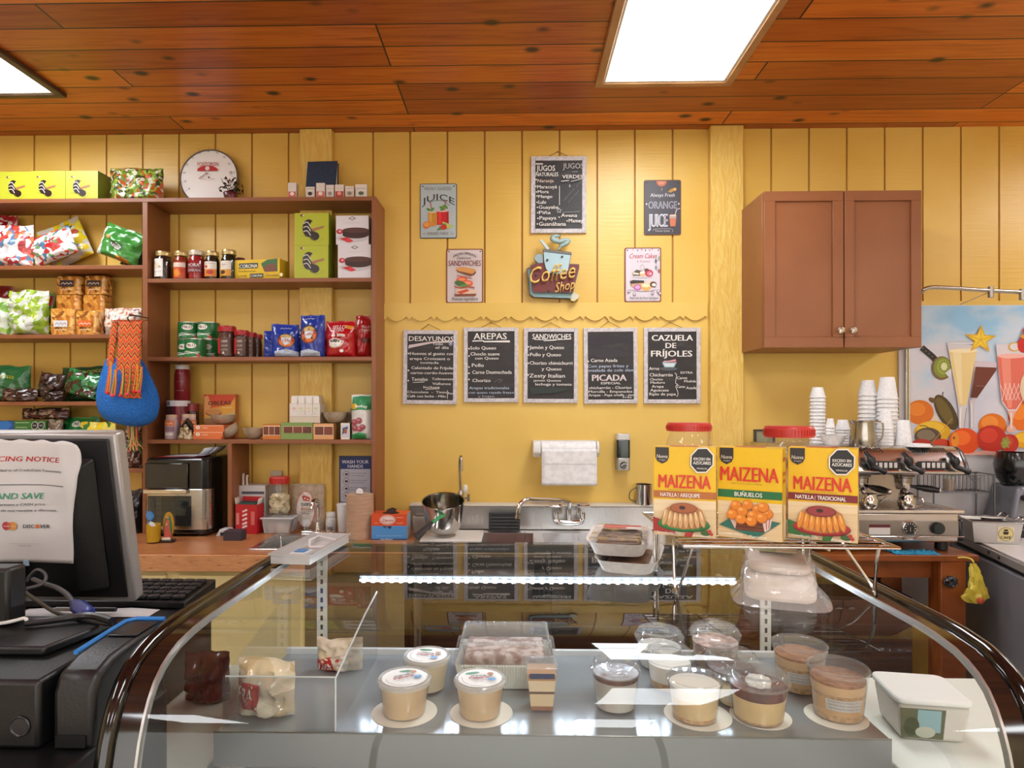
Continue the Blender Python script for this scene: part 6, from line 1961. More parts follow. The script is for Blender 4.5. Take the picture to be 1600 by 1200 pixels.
def sky_mat():
 m, nt, b = mk('poster_sky')
 tc = nd(nt, 'ShaderNodeTexCoord')
 sp = nd(nt, 'ShaderNodeSeparateXYZ')
 nt.links.new(tc.outputs['Object'], sp.inputs[0])
 n = nd(nt, 'ShaderNodeTexNoise', i_Scale=3.2, i_Detail=5.0)
 nt.links.new(coords(nt, (1, 1, 1.6)), n.inputs['Vector'])
 a = nd(nt, 'ShaderNodeMath', operation='MULTIPLY_ADD')
 nt.links.new(sp.outputs[2], a.inputs[0])
 a.inputs[1].default_value = 1.0
 a.inputs[2].default_value = -.62
 s = nd(nt, 'ShaderNodeMath', operation='MULTIPLY_ADD')
 nt.links.new(n.outputs['Fac'], s.inputs[0])
 s.inputs[1].default_value = 1.5
 nt.links.new(a.outputs[0], s.inputs[2])
 r = ramp(nt, [(0.25, 'c3c6d6'), (0.55, 'd3d2dc'), (0.75, 'b9cfe2'), (0.95, '8fc0e4')])
 nt.links.new(s.outputs[0], r.inputs[0])
 nt.links.new(r.outputs[0], b.inputs['Base Color'])
 b.inputs['Roughness'].default_value = .35
 return m
g = lambda x, y: tuple(PY(x, y, Yo_) - t.location)
xl, xr = PY(1421, 706, Yo_).x - t.location.x, 1.55
zt2 = PY(1515, 478, Yo_).z - t.location.z
MB().box(xl, xr, -.0015, -.0001, 0, zt2, sky_mat()).obj('printed_sheet', t)
d = DC(CN, (1515, 706), Yo_)
d.r = .35
O = lambda x, y, rx, ry, a, b_: d.ell(x, y, rx, ry, a).ell(x - rx * .2, y - ry * .25, rx * .6, ry * .55, b_)
O(340, 880, 90, 82, 'd9701a', 'e8862a')
d.ell(510, 880, 58, 130, '4a3a1c', -.5).ell(500, 870, 36, 100, '6a5a2a', -.5).line([(490, 770), (486, 756), (494, 746)], 7, '3a2a14').ell(420, 800, 26, 16, '6a4a24', .5)
d.poly([(410, 940), (436, 888), (470, 950)], 'e0c9b0')
d.ell(420, 1010, 120, 74, 'd9a41a').ell(410, 990, 90, 48, 'e6bc34')
d.ell(390, 1040, 88, 60, '5a4a3c').ell(380, 1030, 60, 36, '80705c').line([(336, 968), (380, 972), (430, 1010), (470, 1050)], 5, '3a2a1a', 4)
d.line([(414, 1086), (550, 920)], 4, 'b98a5a')
d.ell(350, 1080, 60, 24, 'b32a22').ell(480, 1085, 60, 30, 'c23a22')
O(810, 970, 92, 84, 'd9701c', 'e68a34')
O(1000, 900, 90, 100, 'd96a1a', 'e8822a')
d.line([(350, 452), (380, 478), (420, 512), (442, 538)], 40, '2c2628', 6)
for i in range(5):
 d.ell(362 + i * 20, 462 + i * 18, 14, 12, '151214').ell(358 + i * 20, 458 + i * 18, 4, 4, '8a8088')
d.ell(480, 588, 66, 78, '7a5a34').ell(484, 584, 58, 68, '7f8f34').ell(490, 580, 42, 50, '9aa848').ell(494, 578, 20, 24, 'd9dcb0')
for i in range(12):
 a = i * PI / 6
 d.ell(494 + 30 * math.cos(a), 578 + 36 * math.sin(a), 3, 4, '2a2a14')
d.poly([(500, 620), (540, 590), (540, 660), (524, 650)], 'd6d8e2')
d.poly([(690, 540), (834, 550), (834, 590), (706, 790), (664, 790), (690, 580)], 'c9bcc6')
d.poly([(696, 580), (834, 586), (830, 605), (706, 786), (664, 784)], '6a3026').poly([(680, 700), (762, 700), (708, 780), (666, 780)], '5c2820').line([(700, 706), (758, 708)], 4, '9a6a60')
d.poly([(656, 800), (700, 790), (688, 830), (682, 990), (664, 990), (660, 830)], 'c4bcc0').line([(672, 820), (672, 980)], 5, 'ece8ea')
d.poly([(512, 424), (700, 440), (640, 836), (628, 985), (590, 985), (584, 836)], 'd0ccd0')
d.poly([(526, 476), (706, 470), (640, 826), (612, 838), (586, 826)], 'e2c98c').poly([(548, 480), (604, 478), (612, 826), (596, 820)], 'ead8a6').ell(618, 474, 92, 14, 'efe0b8')
d.ell(606, 424, 94, 10, 'b9b6be').ell(606, 425, 88, 7, 'd6d6de')
d.line([(600, 850), (596, 980)], 6, 'f0ecee').line([(636, 850), (622, 980)], 6, 'a89a92')
star = []
for i in range(10):
 a, r = -PI / 2 + i * PI / 5 + .05, 108 if i % 2 == 0 else 44
 star.append((728 + r * math.cos(a), 402 + r * .92 * math.sin(a)))
d.poly(star, 'd9a81c')
star = [(728 + (x - 728) * .78, 402 + (y - 402) * .78) for x, y in star]
d.poly(star, 'ecc93a')
for i in range(5):
 a = -PI / 2 + i * 2 * PI / 5 + .05
 d.line([(728, 402), (728 + 84 * math.cos(a), 402 + 80 * math.sin(a))], 4, 'c99a1c')
d.poly([(826, 432), (1022, 432), (1000, 800), (960, 870), (904, 870), (862, 810)], 'd6ccd2')
d.poly([(834, 510), (1016, 506), (996, 800), (956, 860), (906, 860), (866, 800)], 'd96a5a').poly([(860, 520), (920, 516), (930, 850), (906, 850), (880, 760)], 'e68a78').ell(926, 510, 90, 16, 'eab0a6')
for i in range(5):
 d.line([(850 + i * 30, 690), (900 + i * 26, 800)], 4, 'eac0b6').line([(890 + i * 28, 690), (866 + i * 22, 800)], 4, 'f0d0c8')
d.poly([(900, 870), (956, 870), (936, 920), (932, 960), (956, 985), (940, 1010), (900, 1010), (890, 985), (916, 955), (916, 920)], 'd9a89a').line([(924, 880), (924, 990)], 6, 'f2e4e0')
d.ell(945, 450, 40, 30, 'd9b04a').ell(945, 450, 30, 22, 'd6ccd2').ell(1005, 440, 42, 50, 'c4201f').ell(1020, 345, 22, 26, 'cf3028').ell(1012, 382, 30, 14, 'd9922c')
d.ell(1040, 720, 60, 110, 'd9c4a8')
O(1020, 1060, 90, 56, 'd99a1a', 'e6b434')
O(620, 1070, 100, 88, 'd94a14', 'ea6a24')
d.ell(560, 1060, 26, 50, 'e08a2a').ell(552, 1048, 9, 9, '8a4a1a')
O(796, 1054, 96, 90, 'b8241c', 'cf3a2a')
O(912, 1084, 58, 62, 'b3261f', 'c9382c')
d.ell(884, 1080, 26, 38, '8a8a3a', .4)
for i in range(6):
 d.line([(886, 1078), (886 + 34 * math.cos(i), 1078 + 40 * math.sin(i))], 6, '9aa04a')
d.poly([(540, 1140), (640, 1150), (740, 1130), (900, 1144), (1029, 1140), (1029, 1160), (540, 1160)], 'd9a090')
d.obj('poster_print', t, -.0017, eps=.00012)
t = thing('metal_strip', 'upright metal edge strip beside the fruit poster under the cabinet', 'trim strip', PY(1417, 700, 3.48))
MB().box(-.011, .013, -.010, .0062, 0, (706 - 540) * 3.48e-3, steel('strip_steel', 'c4c2be', .25)).obj('strip_body', t, bevel=.002)
MB().box(-.002, .002, -.0115, -.0102, .01, .55, M('6a6866', .4, .6)).obj('strip_groove', t)
t = thing('wall_frame', 'small dark framed card on the wall between the post and coffee machine', 'frame', PY(1195, 700, 3.485))
ws = 32 * 3.485e-3
b = MB()
fm = M('3a342c', .4)
b.box(-ws / 2, ws / 2, 0, .0145, .09, .10, fm).box(-ws / 2, ws / 2, 0, .0145, 0, .01, fm).box(-ws / 2, -ws / 2 + .012, 0, .0145, .01, .09, fm).box(ws / 2 - .012, ws / 2, 0, .0145, .01, .09, fm)
b.obj('frame', t)
MB().box(-ws / 2 + .012, ws / 2 - .012, .006, .0145, .01, .09, M('9a9a7c', .4)).obj('card', t)
# ================================================================ table, coffee machine and its cups
zT = .90
p0, p1 = PZ(1240, 868, zT), PZ(1530, 868, zT)
yT = p1.y
TW_ = noisy('varnished_table', [(0.3, '6a3416'), (0.55, '8f4d22'), (0.75, 'a05c2c')], scale=(1, 9, 1), ns=4, detail=6, rough=.3, dist=.8)
xt0, xt1 = p1.x - 1.10, p1.x
cxt = (xt0 + xt1) / 2
t = thing('wooden_table', 'stained wooden table carrying the coffee machine', 'table', (cxt, yT + .28, 0))
MB().box(xt0 - cxt, xt1 - cxt, -.28, .33, zT - .028, zT, TW_).obj('table_top', t, bevel=.003)
MB().box(xt0 - cxt + .06, xt1 - cxt - .06, -.20, -.175, zT - .12, zT - .0285, TW_).obj('apron', t)
for sx in (-1, 1):
 for y in (-.25, .22):
  xx = sx * (xt1 - cxt - .105)
  MB().box(xx - .055, xx + .055, y - .02, y + .07, 0, zT - .0285, TW_).obj('leg', t, bevel=.003)
Ye = 2.93
ke = Ye / F
xe_ = lambda px: XY(px, Ye)
EW0, EW1 = xe_(1222), xe_(1509)
cxe = (EW0 + EW1) / 2
ze = zT + G
ez = lambda py, Y=Ye: PY(1400, py, Y).z - ze
ex = lambda px, Y=Ye: XY(px, Y) - cxe
t = thing('espresso_machine', 'two group steel espresso machine on the wooden table', 'espresso machine', (cxe, Ye, ze))
ES = steel('machine_steel', 'c6beb8', .24, (60, 2, 2), .04)
DKP = M('1a1a1b', .35)
hw = (EW1 - EW0) / 2
for sx in (-1, 1):
 for y in (.06, .40):
  MB().lathe([(.02, 0), (.026, .004), (.026, ez(848) if ez(848) > .012 else .012)], DKP, (sx * (hw - .07), y, 0), 14).obj('foot', t)
zb0 = max(ez(847.5), .0125)
b = MB()
b.box(-hw, hw - .03, 0, .46, zb0, ez(801), ES)
b.obj('base_body', t, bevel=.008)
MB().box(hw - .0295, hw, .004, .45, zb0 + .004, ez(812), M('1d1c22', .3)).obj('side_cheek', t, bevel=.01)
MB().box(-hw + .01, hw - .035, -.006, -.0004, ez(836.5), ez(813), steel('machine_panel', '9a938e', .32, (60, 2, 2), .03)).obj('front_panel', t, bevel=.002)
b = MB()
pts = [(ex(1240), ez(838)), (ex(1398), ez(838)), (ex(1412), ez(842)), (ex(1426), ez(842)), (ex(1441), ez(838)), (ex(1505), ez(838))]
b.tube([(x, -.007, z) for x, z in pts], .003, M('d2cbc4', .2, 1), 8, curve=4)
b.obj('panel_moulding', t)
b = MB()
b.box(-hw + .012, hw - .012, -.012, .33, ez(801) + .0005, ez(801) + .012, steel('tray_steel', 'd8d0ca', .3, (60, 2, 2)))
for i in range(22):
 b.box(-hw + .05 + i * (2 * hw - .1) / 22, -hw + .056 + i * (2 * hw - .1) / 22, .04, .30, ez(801) + .0121, ez(801) + .0132, M('8a827c', .4, .8))
b.obj('drip_tray', t, bevel=.003)
MB().box(-hw + .03, hw - .10, .335, .46, ez(801) + .0005, ez(742), steel('machine_back', 'a39a94', .3, (60, 2, 2))).obj('back_panel', t)
zu0, zu1 = ez(740.5), ez(697, 3.0)
pts = [(-.045, zu0), (-.055, zu0 + .012), (-.045, zu0 + .05), (-.015, zu1 - .02), (.02, zu1), (.45, zu1), (.46, zu1 - .01), (.46, zu0)]
MB().prism(pts, -hw + .02, hw - .035, ES, 'x').obj('upper_housing', t, bevel=.008)
MB().prism([(y - .002 if i < 4 else y, z) for i, (y, z) in enumerate(pts)], hw - .0345, hw - .018, M('6f6a68', .25, .8), 'x').obj('end_cap', t, bevel=.008)
nx_ = lambda py: -.045 + (.03 * (ez(py) - (zu0 + .05)) / (zu1 - .02 - zu0 - .05))
for x0_, x1_ in ((1349, 1394), (1422, 1465)):
 o = MB().box(ex(x0_), ex(x1_), -.062, -.048, ez(732), ez(719), DKP).obj('button_strip', t, bevel=.003)
 for i in range(5):
  xx = ex(x0_ + 7 + i * 7.6)
  MB().box(xx - .007, xx + .007, -.0655, -.0622, ez(729), ez(721), M('c9c4c2', .4)).obj('button', o, bevel=.001)
 MB().box(ex(x0_), ex(x1_), -.058, -.05, ez(734.5), ez(732.6), M('8a2a2a', .4)).obj('indicator_line', o)
for x_ in (1346, 1403, 1473):
 b = MB()
 b.tube([(ex(x_), -.04, ez(708)), (ex(x_ + 1), -.07, ez(716)), (ex(x_ + 3), -.075, ez(728))], [.012, .020, .014], DKP, 12, curve=3)
 b.tube([(ex(x_ + 2), -.075, ez(726)), (ex(x_ + 12), -.085, ez(731)), (ex(x_ + 20), -.085, ez(734))], [.013, .011, .015], DKP, 12, curve=3)
 b.obj('steam_lever', t)
for x0_, x1_ in ((1338, 1380), (1422, 1478)):
 b = MB()
 n = 9 if x0_ < 1400 else 15
 for i in range(n):
  xx = ex(x0_ + (x1_ - x0_) * i / n)
  b.box(xx, xx + .006, .0, .012, zu1 - .012, zu1 - .0115, DKP)
 T = Matrix.Translation((0, -.028, .0)) @ Matrix.Rotation(0, 4, 'X')
 vs = MB()
 for i in range(n):
  xx = ex(x0_ + (x1_ - x0_) * i / n)
  sk_ = -.006 if x0_ < 1400 else 0
  yA, zA_ = -.0165, zu1 - .0215
  yB, zB_ = .012, zu1 - .0045
  vs.add([(xx, yA - .001, zA_), (xx + .006, yA - .001, zA_), (xx + .006 + sk_, yB - .001, zB_ + .001), (xx + sk_, yB - .001, zB_ + .001)], [(0, 1, 2, 3)], DKP)
 vs.obj('vent_slots', t)
for x_, hang in ((1362, False), (1432, True)):
 b = MB()
 b.lathe([(.036, 0), (.036, .022), (.040, .026), (.040, .05)], M('8f8884', .25, 1), (ex(x_), .10, zu0 - .05), 24)
 b.box(ex(x_) - .03, ex(x_) + .03, .06, .30, zu0 - .02, zu0 - .0005, M('5a5552', .35, .9))
 b.obj('group_head', t)
 pf = MB()
 pf.lathe([(.030, 0), (.034, .012), (.034, .03)], M('c9c2bc', .18, 1), (ex(x_), .10, zu0 - .0808), 20)
 pf.tube([(ex(x_) - .004, .10, zu0 - .08), (ex(x_) - .012, .09, zu0 - .095), (ex(x_) - .022, .085, zu0 - .108)], .008, M('c9c2bc', .18, 1), 8, curve=2)
 pf.tube([(ex(x_) + .004, .10, zu0 - .08), (ex(x_) + .014, .09, zu0 - .095), (ex(x_) + .024, .085, zu0 - .108)], .008, M('c9c2bc', .18, 1), 8, curve=2)
 o = pf.obj('portafilter', t)
 hb_ = MB()
 e_ = (ex(x_) + .13, .045, zu0 - .08) if hang else (ex(x_) + .05, -.05, zu0 - .075)
 m_ = Vector((ex(x_) + .03, .09, zu0 - .066))
 hb_.tube([m_, m_.lerp(Vector(e_), .25), m_.lerp(Vector(e_), .6), Vector(e_)], [.008, .013, .016, .013], DKP, 12, curve=3)
 hb_.ball(e_, .011, M('c9c2bc', .2, 1), 10)
 hb_.obj('handle', o)
gx, gz = ex(1420), ez(824.5)
T = Matrix.Translation((gx, -.0064, gz)) @ Matrix.Rotation(PI / 2, 4, 'X')
o = MB().lathe([(.034, 0), (.034, .006), (.030, .008), (.028, .005)], M('c4bcb6', .2, 1), n=28, T=T).obj('pressure_gauge', t)
b = MB().lathe([(.0275, .0055), (0, .0057)], M('191718', .3), n=24, T=T)
b.obj('gauge_face', o)
b = MB()
for i in range(9):
 a = PI * (1.2 - i * .175)
 c_, s_ = math.cos(a), math.sin(a)
 b.add([(gx + c_ * .018 - s_ * .0015, -.0124, gz + s_ * .018 + c_ * .0015), (gx + c_ * .018 + s_ * .0015, -.0124, gz + s_ * .018 - c_ * .0015), (gx + c_ * .025 + s_ * .0015, -.0124, gz + s_ * .025 - c_ * .0015), (gx + c_ * .025 - s_ * .0015, -.0124, gz + s_ * .025 + c_ * .0015)], [(0, 1, 2, 3)], M('d9d4d0', .5))
b.box(gx - .001, gx + .001, -.0128, -.0123, gz - .016, gz + .004, M('c9b0a0', .5))
b.obj('gauge_marks', o)
T = Matrix.Translation((ex(1462.5), -.0064, gz)) @ Matrix.Rotation(PI / 2, 4, 'X')
MB().lathe([(.028, 0), (.028, .012), (.024, .020), (0, .021)], M('1c2420', .3), n=24, T=T).obj('switch_knob', t)
o = MB().box(ex(1356.5), ex(1389.5), -.0072, -.0062, ez(835), ez(819), M('cfcac6', .4)).obj('rating_plate', t)
b = MB()
b.box(ex(1356.5), ex(1389.5), -.0076, -.0073, ez(824), ez(819), M('5a2028', .4))
b.obj('plate_band', o)
ztray = ze + ez(801) + .0137
SPOL = M('c2bbb4', .12, 1)
for px, lab, turn in ((1364, 'small round steel creamer with its handle sticking out, nearer the yellow boxes', 0), (1423, 'small round steel creamer with a lid under the second coffee spout', 1)):
 Yc_ = 2.935
 k = Yc_ / F
 t2 = thing('steel_creamer', lab, 'creamer', (XY(px, Yc_), Yc_ + .03, ztray))
 R = 13.2 * k
 MB().lathe([(R * .78, 0), (R * .96, R * .25), (R, R * .7), (R * .94, R * 1.2), (R * .74, R * 1.55), (R * .78, R * 1.75), (R * .72, R * 1.74), (R * .68, R * 1.5), (0, R * 1.4)], SPOL, n=28).obj('creamer_body', t2)
 MB().tube([(R * .8, 0, R * 1.45), (R * 1.7, -.01, R * 1.6), (R * 1.75, -.01, R * 1.3), (R * .95, 0, R * .45)] if not turn else [(R * .6, -R * .5, R * 1.5), (R * 1.1, -R * 1.1, R * 1.3), (R * 1.15, -R * 1.15, R * .6), (R * .7, -R * .7, R * .3)], .004, SPOL, 8, curve=4).obj('handle', t2)
 b = MB()
 b.lathe([(R * .74, R * 1.76), (R * .5, R * 1.9), (0, R * 1.95)] if turn else [(R * .7, R * 1.755), (0, R * 1.76)], SPOL if turn else M('4a3020', .4), n=20)
 if turn:
  b.lathe([(.004, R * 1.9), (.006, R * 2.2), (0, R * 2.3)], SPOL, n=10)
 b.obj('lid' if turn else 'milk', t2)
ztop = ze + zu1 + G
FOAM = noisy('foam', [(.4, 'dddcdc'), (.6, 'e8e8e8')], ns=90, rough=.65, bstr=.05)
def stack(px, ytop, wpx, hcup, step, n, Y, lab, group, zbase=ztop, name='foam_cup'):
 """inverted nested cups: n rims, hcup tall"""
 k = Y / F
 R = wpx * k / 2
 x = XY(px, Y)
 first = None
 zt = PY(px, ytop, Y).z
 st = (zt - hcup - zbase) / max(n - 1, 1)
 for i in range(n):
  l = lab + (', topmost of its stack' if i == n - 1 and n > 1 else '')
  loc = (x, Y + .02, zbase + st * i)
  if first is None:
   first = MB().shell([(R * .9, 0), (R, .0005), (R, .0035), (R * .93, .005), (R * .64, hcup - .001), (R * .62, hcup), (0, hcup), (0, hcup - .0007), (R * .62 - .0008, hcup - .0008), (R * .93 - .001, .004), (R * .9, 0)], FOAM, n=28).obj(name, None, loc)
   tag(first, l, 'cup', group)
  else:
   dup(first, loc, label=l, group=group)
stack(1280.5, 605, 24, .052, 0, 14, 3.20, 'small foam cup in the narrow stack behind the red jar lid', 'narrow stack of foam cups')
stack(1359, 594, 28.5, .078, 0, 12, 3.22, 'foam cup in the second tallest stack on the coffee machine', 'second tallest foam cup stack')
stack(1390, 589, 31, .108, 0, 12, 3.16, 'foam cup in the tallest stack on the coffee machine', 'tallest foam cup stack')
stack(1300.5, 654, 14, .045, 0, 3, 3.10, 'tiny foam cup in the short stack beside the steel jug', 'short stack of tiny foam cups', zbase=ztop + .048)
stack(1320, 656, 22, .05, 0, 6, 3.18, 'foam cup in the low stack next to the steel jug', 'low stack of foam cups')
stack(1387, 642, 24, .085, 0, 6, 3.05, 'foam cup in the stack right behind the steel jug handle', 'foam cups behind the jug')
stack(1415.5, 653, 25.5, .118, 0, 1, 3.04, 'single upturned foam cup beside the fruit poster', None)
b = MB()
R = 19 * 3.08e-3
b.lathe([(R * .6, 0), (R * .8, .02), (R, .045), (R * .95, .045), (R * .72, .018), (0, .004)], FOAM, n=24)
tag(b.obj('foam_bowl', None, (XY(1303, 3.08), 3.09, ztop)), 'white foam bowl beside the steel jug on the coffee machine', 'bowl')
b = MB()
R = 18 * 3.03e-3
b.lathe([(R, 0), (R * 1.0, .006), (R * .9, .008), (R * .88, .014), (0, .014)], FOAM, n=28)
tag(b.obj('foam_lid', None, (XY(1432, 2.96), 3.01 - .06, ztop)), 'flat white foam cup lid lying by the single upturned cup', 'dish')  # a loose cup lid, lying flat
Yj_ = 3.0
t = thing('milk_jug', 'brushed steel milk jug with a curved handle on top of the coffee machine', 'jug', (XY(1350, Yj_), Yj_ + .01, ztop))
kj = Yj_ / F
R = 19 * kj
h = PY(1350, 657, Yj_).z - ztop
JS = steel('jug_steel', 'a8a29a', .2, (2, 2, 60), .03)
MB().lathe([(R * .98, 0), (R, .003), (R * .96, h * .4), (R * .84, h * .9), (R * .88, h), (R * .84, h), (R * .80, h * .9), (R * .92, .005), (0, .004)], JS, n=32).obj('jug_body', t)
MB().tube([(R * .84, 0, h * .95), (R + .03, 0, h * .92), (R + .036, 0, h * .7), (R + .03, 0, h * .3), (R * .97, 0, h * .06)], .006, JS, 10, curve=5, flat=.6).obj('handle', t)
MB().prism([(-R * .80, h * .93), (-R * 1.1, h * 1.0), (-R * .82, h * .80)], -.012, .012, JS).obj('spout', t, bevel=.002)
t0 = PZ(1402, 855, zT)
b = MB()
b.grid(34, 16, lambda u, v: ((u - .5) * .20 + .008 * mnoise.noise(Vector((u * 6, v * 6, 1))), (v - .5) * .085, .0015 + .009 * abs(mnoise.noise(Vector((u * 9, v * 7, 3)))) * 2 * min(1, 4 * v * (1 - v) + .2)), noisy('teal_cloth', [(.4, '1a6f93'), (.6, '2a8fb4')], ns=60, rough=.9, bstr=.4))
tag(b.obj('cleaning_cloth', None, (t0.x, yT + .045, zT + G), solid=.002), 'crumpled blue cloth sticking out from under the coffee machine', 'cloth')
# ================================================================ side counter with fridge, far end
A_, B_ = PZ(1513, 842, zT), PZ(1600, 882, zT)
dirv = (B_ - A_).normalized()
ang = math.atan2(dirv.y, dirv.x)
t = thing('undercounter_fridge', 'grey steel undercounter fridge with a white worktop beside the wooden table', 'fridge', (A_.x, A_.y, 0), ang)
L_ = 1.75
FR = M('8d9098', .38, .25)
MB().box(-.20, L_, .02, .70, .08, zT - .04, M('2a2a2e', .5)).obj('fridge_body', t)
MB().box(-.19, L_ / 2 - .2, -.005, .0195, .10, zT - .06, FR).obj('door', t, bevel=.004)
MB().box(L_ / 2 - .19, L_ - .01, -.005, .0195, .10, zT - .06, FR).obj('door', t, bevel=.004)
MB().box(-.20, L_, 0, .70, zT - .0395, zT - .004, M('a8a4a2', .4, .4)).obj('steel_edge', t, bevel=.003)
MB().box(-.19, L_, .015, .69, zT - .0035, zT + .004, M('d8d4d2', .4)).obj('worktop', t, bevel=.002)
for i, (x, z) in enumerate(((.22, zT - .02), (.32, zT - .021))):
 MB().lathe([(.008, 0), (.008, .003), (0, .004)], M('5a5654', .3, 1), n=12, T=Matrix.Translation((x, -.0002, z)) @ Matrix.Rotation(PI / 2, 4, 'X')).obj('screw', t)
for x in (-.15, L_ - .08):
 for y in (.08, .62):
  MB().cyl((x, y, 0), (x, y, .0795), .022, DKP, n=12).obj('foot', t)
zF = zT + .0046
def on(px, py, z=zF):
 return PZ(px, py, z)
p = on(1548, 845)
t = thing('knock_box', 'steel coffee pan with an oval CAFE sticker on the white worktop', 'pan', (p.x, p.y + .01, zF), ang + PI / 2 + .4)
k = (p.y + .08) / F
w, dd_, h = .105, .085, .10
b = MB()
rim = [(-w, -dd_), (w, -dd_), (w, dd_), (-w, dd_)]
loops = [[(x * .88, y * .88, 0) for x, y in rim], [(x, y, h) for x, y in rim], [(x * 1.10, y * 1.12, h + .003) for x, y in rim], [(x * 1.10, y * 1.12, h + .006) for x, y in rim], [(x * .96, y * .96, h + .004) for x, y in rim], [(x * .9, y * .9, h - .03) for x, y in rim]]
vs = [v for l in loops for v in l]
b.add(vs, [(3, 2, 1, 0)] + [(i * 4 + j, i * 4 + (j + 1) % 4, i * 4 + 4 + (j + 1) % 4, i * 4 + 4 + j) for i in range(5) for j in range(4)] + [(20, 21, 22, 23)], M('c4c1bd', .32, .75))
t.rotation_euler = (0, 0, -.25)
b.obj('pan_body', t, bevel=.01)
MB().box(-w * .84, w * .84, -dd_ * .84, dd_ * .84, h - .0295, h - .01, noisy('coffee_grounds', [(.4, '1c1210'), (.6, '33231c')], ns=80, rough=.9, bstr=.6)).obj('coffee_grounds', t)
d = DC(PHOTO, (0, 0), 1000.0)
d.ox = d.oy = 0
d.poly([(-.034, -.012), (.034, -.012), (.034, -.085), (-.034, -.085)], 'd9cfb0').ell(0, -.048, .031, .033, '3a3424').ell(0, -.048, .029, .031, 'd9c88a').poly([(-.012, -.060), (.012, -.060), (.009, -.046), (-.009, -.046)], '2a241c').ell(0, -.067, .010, .005, '2a241c')
d.text('CAFÉ', -.022, .022, -.026, .013, '2a241c', .03)
Tt = Matrix.Translation((.035, -dd_ * .88 - .0006, 0)) @ Matrix.Rotation(math.atan2(dd_ * .12, h), 4, 'X')
d.obj('oval_sticker', t, -.0006, T=Tt, eps=.0003)
MB().tube([(w * 1.08, -.02, h + .003), (w * 1.3, -.015, h + .016), (w * 1.32, .02, h + .016), (w * 1.08, .025, h + .003)], .005, M('b4b0ac', .2, 1), 8, curve=4).obj('handle', t)
MB().tube([(-w * 1.08, .02, h + .004), (-w * 1.4, .03, h + .02), (-w * 1.75, .04, h + .03)], .005, M('b4b0ac', .2, 1), 8, curve=3).obj('handle', t)
p = on(1545, 822)
t = thing('sauce_pan', 'small steel pan behind the coffee pan on the white worktop', 'pan', (2.385, 3.275, zF))
MB().lathe([(.045, 0), (.05, .006), (.053, .095), (.056, .10), (.051, .098), (.047, .01), (0, .008)], steel('pan_steel'), n=28).obj('pan_body', t)
MB().tube([(.04, -.035, .095), (.08, -.02, .115), (.07, .01, .12), (.05, .015, .098)], .005, M('b4b0ac', .2, 1), 8, curve=4).obj('handle', t)
p = PY(1592, 815, 2.88)
t = thing('coffee_grinder', 'grey coffee grinder with a black hopper cut off by the frame edge', 'grinder', (2.57, 3.345, zF))
MB().box(-.10, .18, -.10, .12, 0, .045, M('18181a', .4)).obj('base', t, bevel=.01)
MB().prism([(-.10, .0455), (.18, .0455), (.16, .255), (-.05, .255)], -.09, .11, M('7a7c84', .35, .4)).obj('body', t, bevel=.02)
b = MB()
b.lathe([(.06, .2555), (.085, .29), (.095, .36), (.08, .42), (.07, .42), (.085, .36), (.07, .29), (0, .27)], M('0f0f11', .2, 0, .4), (0.0, 0, 0), 28)
b.obj('hopper', t)
b = MB()
b.tube([(-.03, -.08, .20), (-.045, -.14, .19), (-.05, -.17, .16)], .014, DKP, 10, curve=3)
b.obj('dosing_spout', t)
p0, p1 = PY(1466, 800, 3.30), PY(1562, 800, 3.30)
zr0 = zF
t = thing('wire_dish_rack', 'grey wire dish rack standing against the white wall panel', 'dish rack', ((p0.x + p1.x) / 2, 3.40, zr0))
w = (p1.x - p0.x) / 2
wr_ = M('6a686a', .35, .8)
hz_ = lambda y: PY(1500, y, 3.30).z - zr0
b = MB()
for y in (-.065, .065):
 for z in (.004, hz_(771), hz_(743)):
  b.tube([(-w, y, z), (w, y, z)], .003, wr_, 6)
for x in (-w, w):
 for z in (.004, hz_(771), hz_(743)):
  b.tube([(x, -.065, z), (x, .065, z)], .003, wr_, 6)
 for y in (-.065, .065):
  b.tube([(x, y, .003), (x, y, hz_(743))], .0042, wr_, 6)
b.obj('frame', t)
b = MB()
for i in range(15):
 x = -w + (i + .5) * 2 * w / 15
 b.tube([(x, -.065, hz_(743)), (x, -.065, hz_(771)), (x, .065, hz_(771)), (x, .065, hz_(743))], .0018, wr_, 5)
b.obj('wire_basket', t)
b = MB()
b.tube([(.02, -.0653, hz_(743)), (.04, -.0653, hz_(751)), (.065, -.0653, hz_(751)), (.085, -.0653, hz_(743))], .002, wr_, 6, curve=4)
b.obj('wire_loop', t)
pc = PY(1491, 770, 3.34)
t = thing('toothpick_cup', 'clear cup of wooden sticks with a green top in the wire dish rack', 'cup', (pc.x, 3.38, zr0 + hz_(771) + .0025))
MB().lathe([(.022, 0), (.026, .08), (.024, .08), (.020, .003), (0, .003)], clear('stick_cup', (.95, .95, .95), .05, 1.4, .1), n=18).obj('cup_body', t)
MB().lathe([(.019, .004), (.022, .062), (0, .062)], noisy('sticks', [(.4, 'a8845a'), (.6, 'c4a478')], scale=(90, 90, 1), ns=3, rough=.7), n=16).obj('wooden_sticks', t)
MB().lathe([(.0265, .081), (.027, .085), (.027, .10), (.0, .10)], M('7fb83a', .4), n=18).obj('lid', t)
xg = XY(1513, yT - .02)
t = thing('plastic_bag', 'crumpled yellow plastic bag hanging from the table corner', 'plastic bag', (xg - .012, yT - .013, zT - .2))
b = MB()
YB_ = film('c9b43a', .35, .7, 26)
prof = [(.012, .175), (.02, .15), (.030, .10), (.045, .06), (.05, .03), (.035, .004), (.0, 0)]
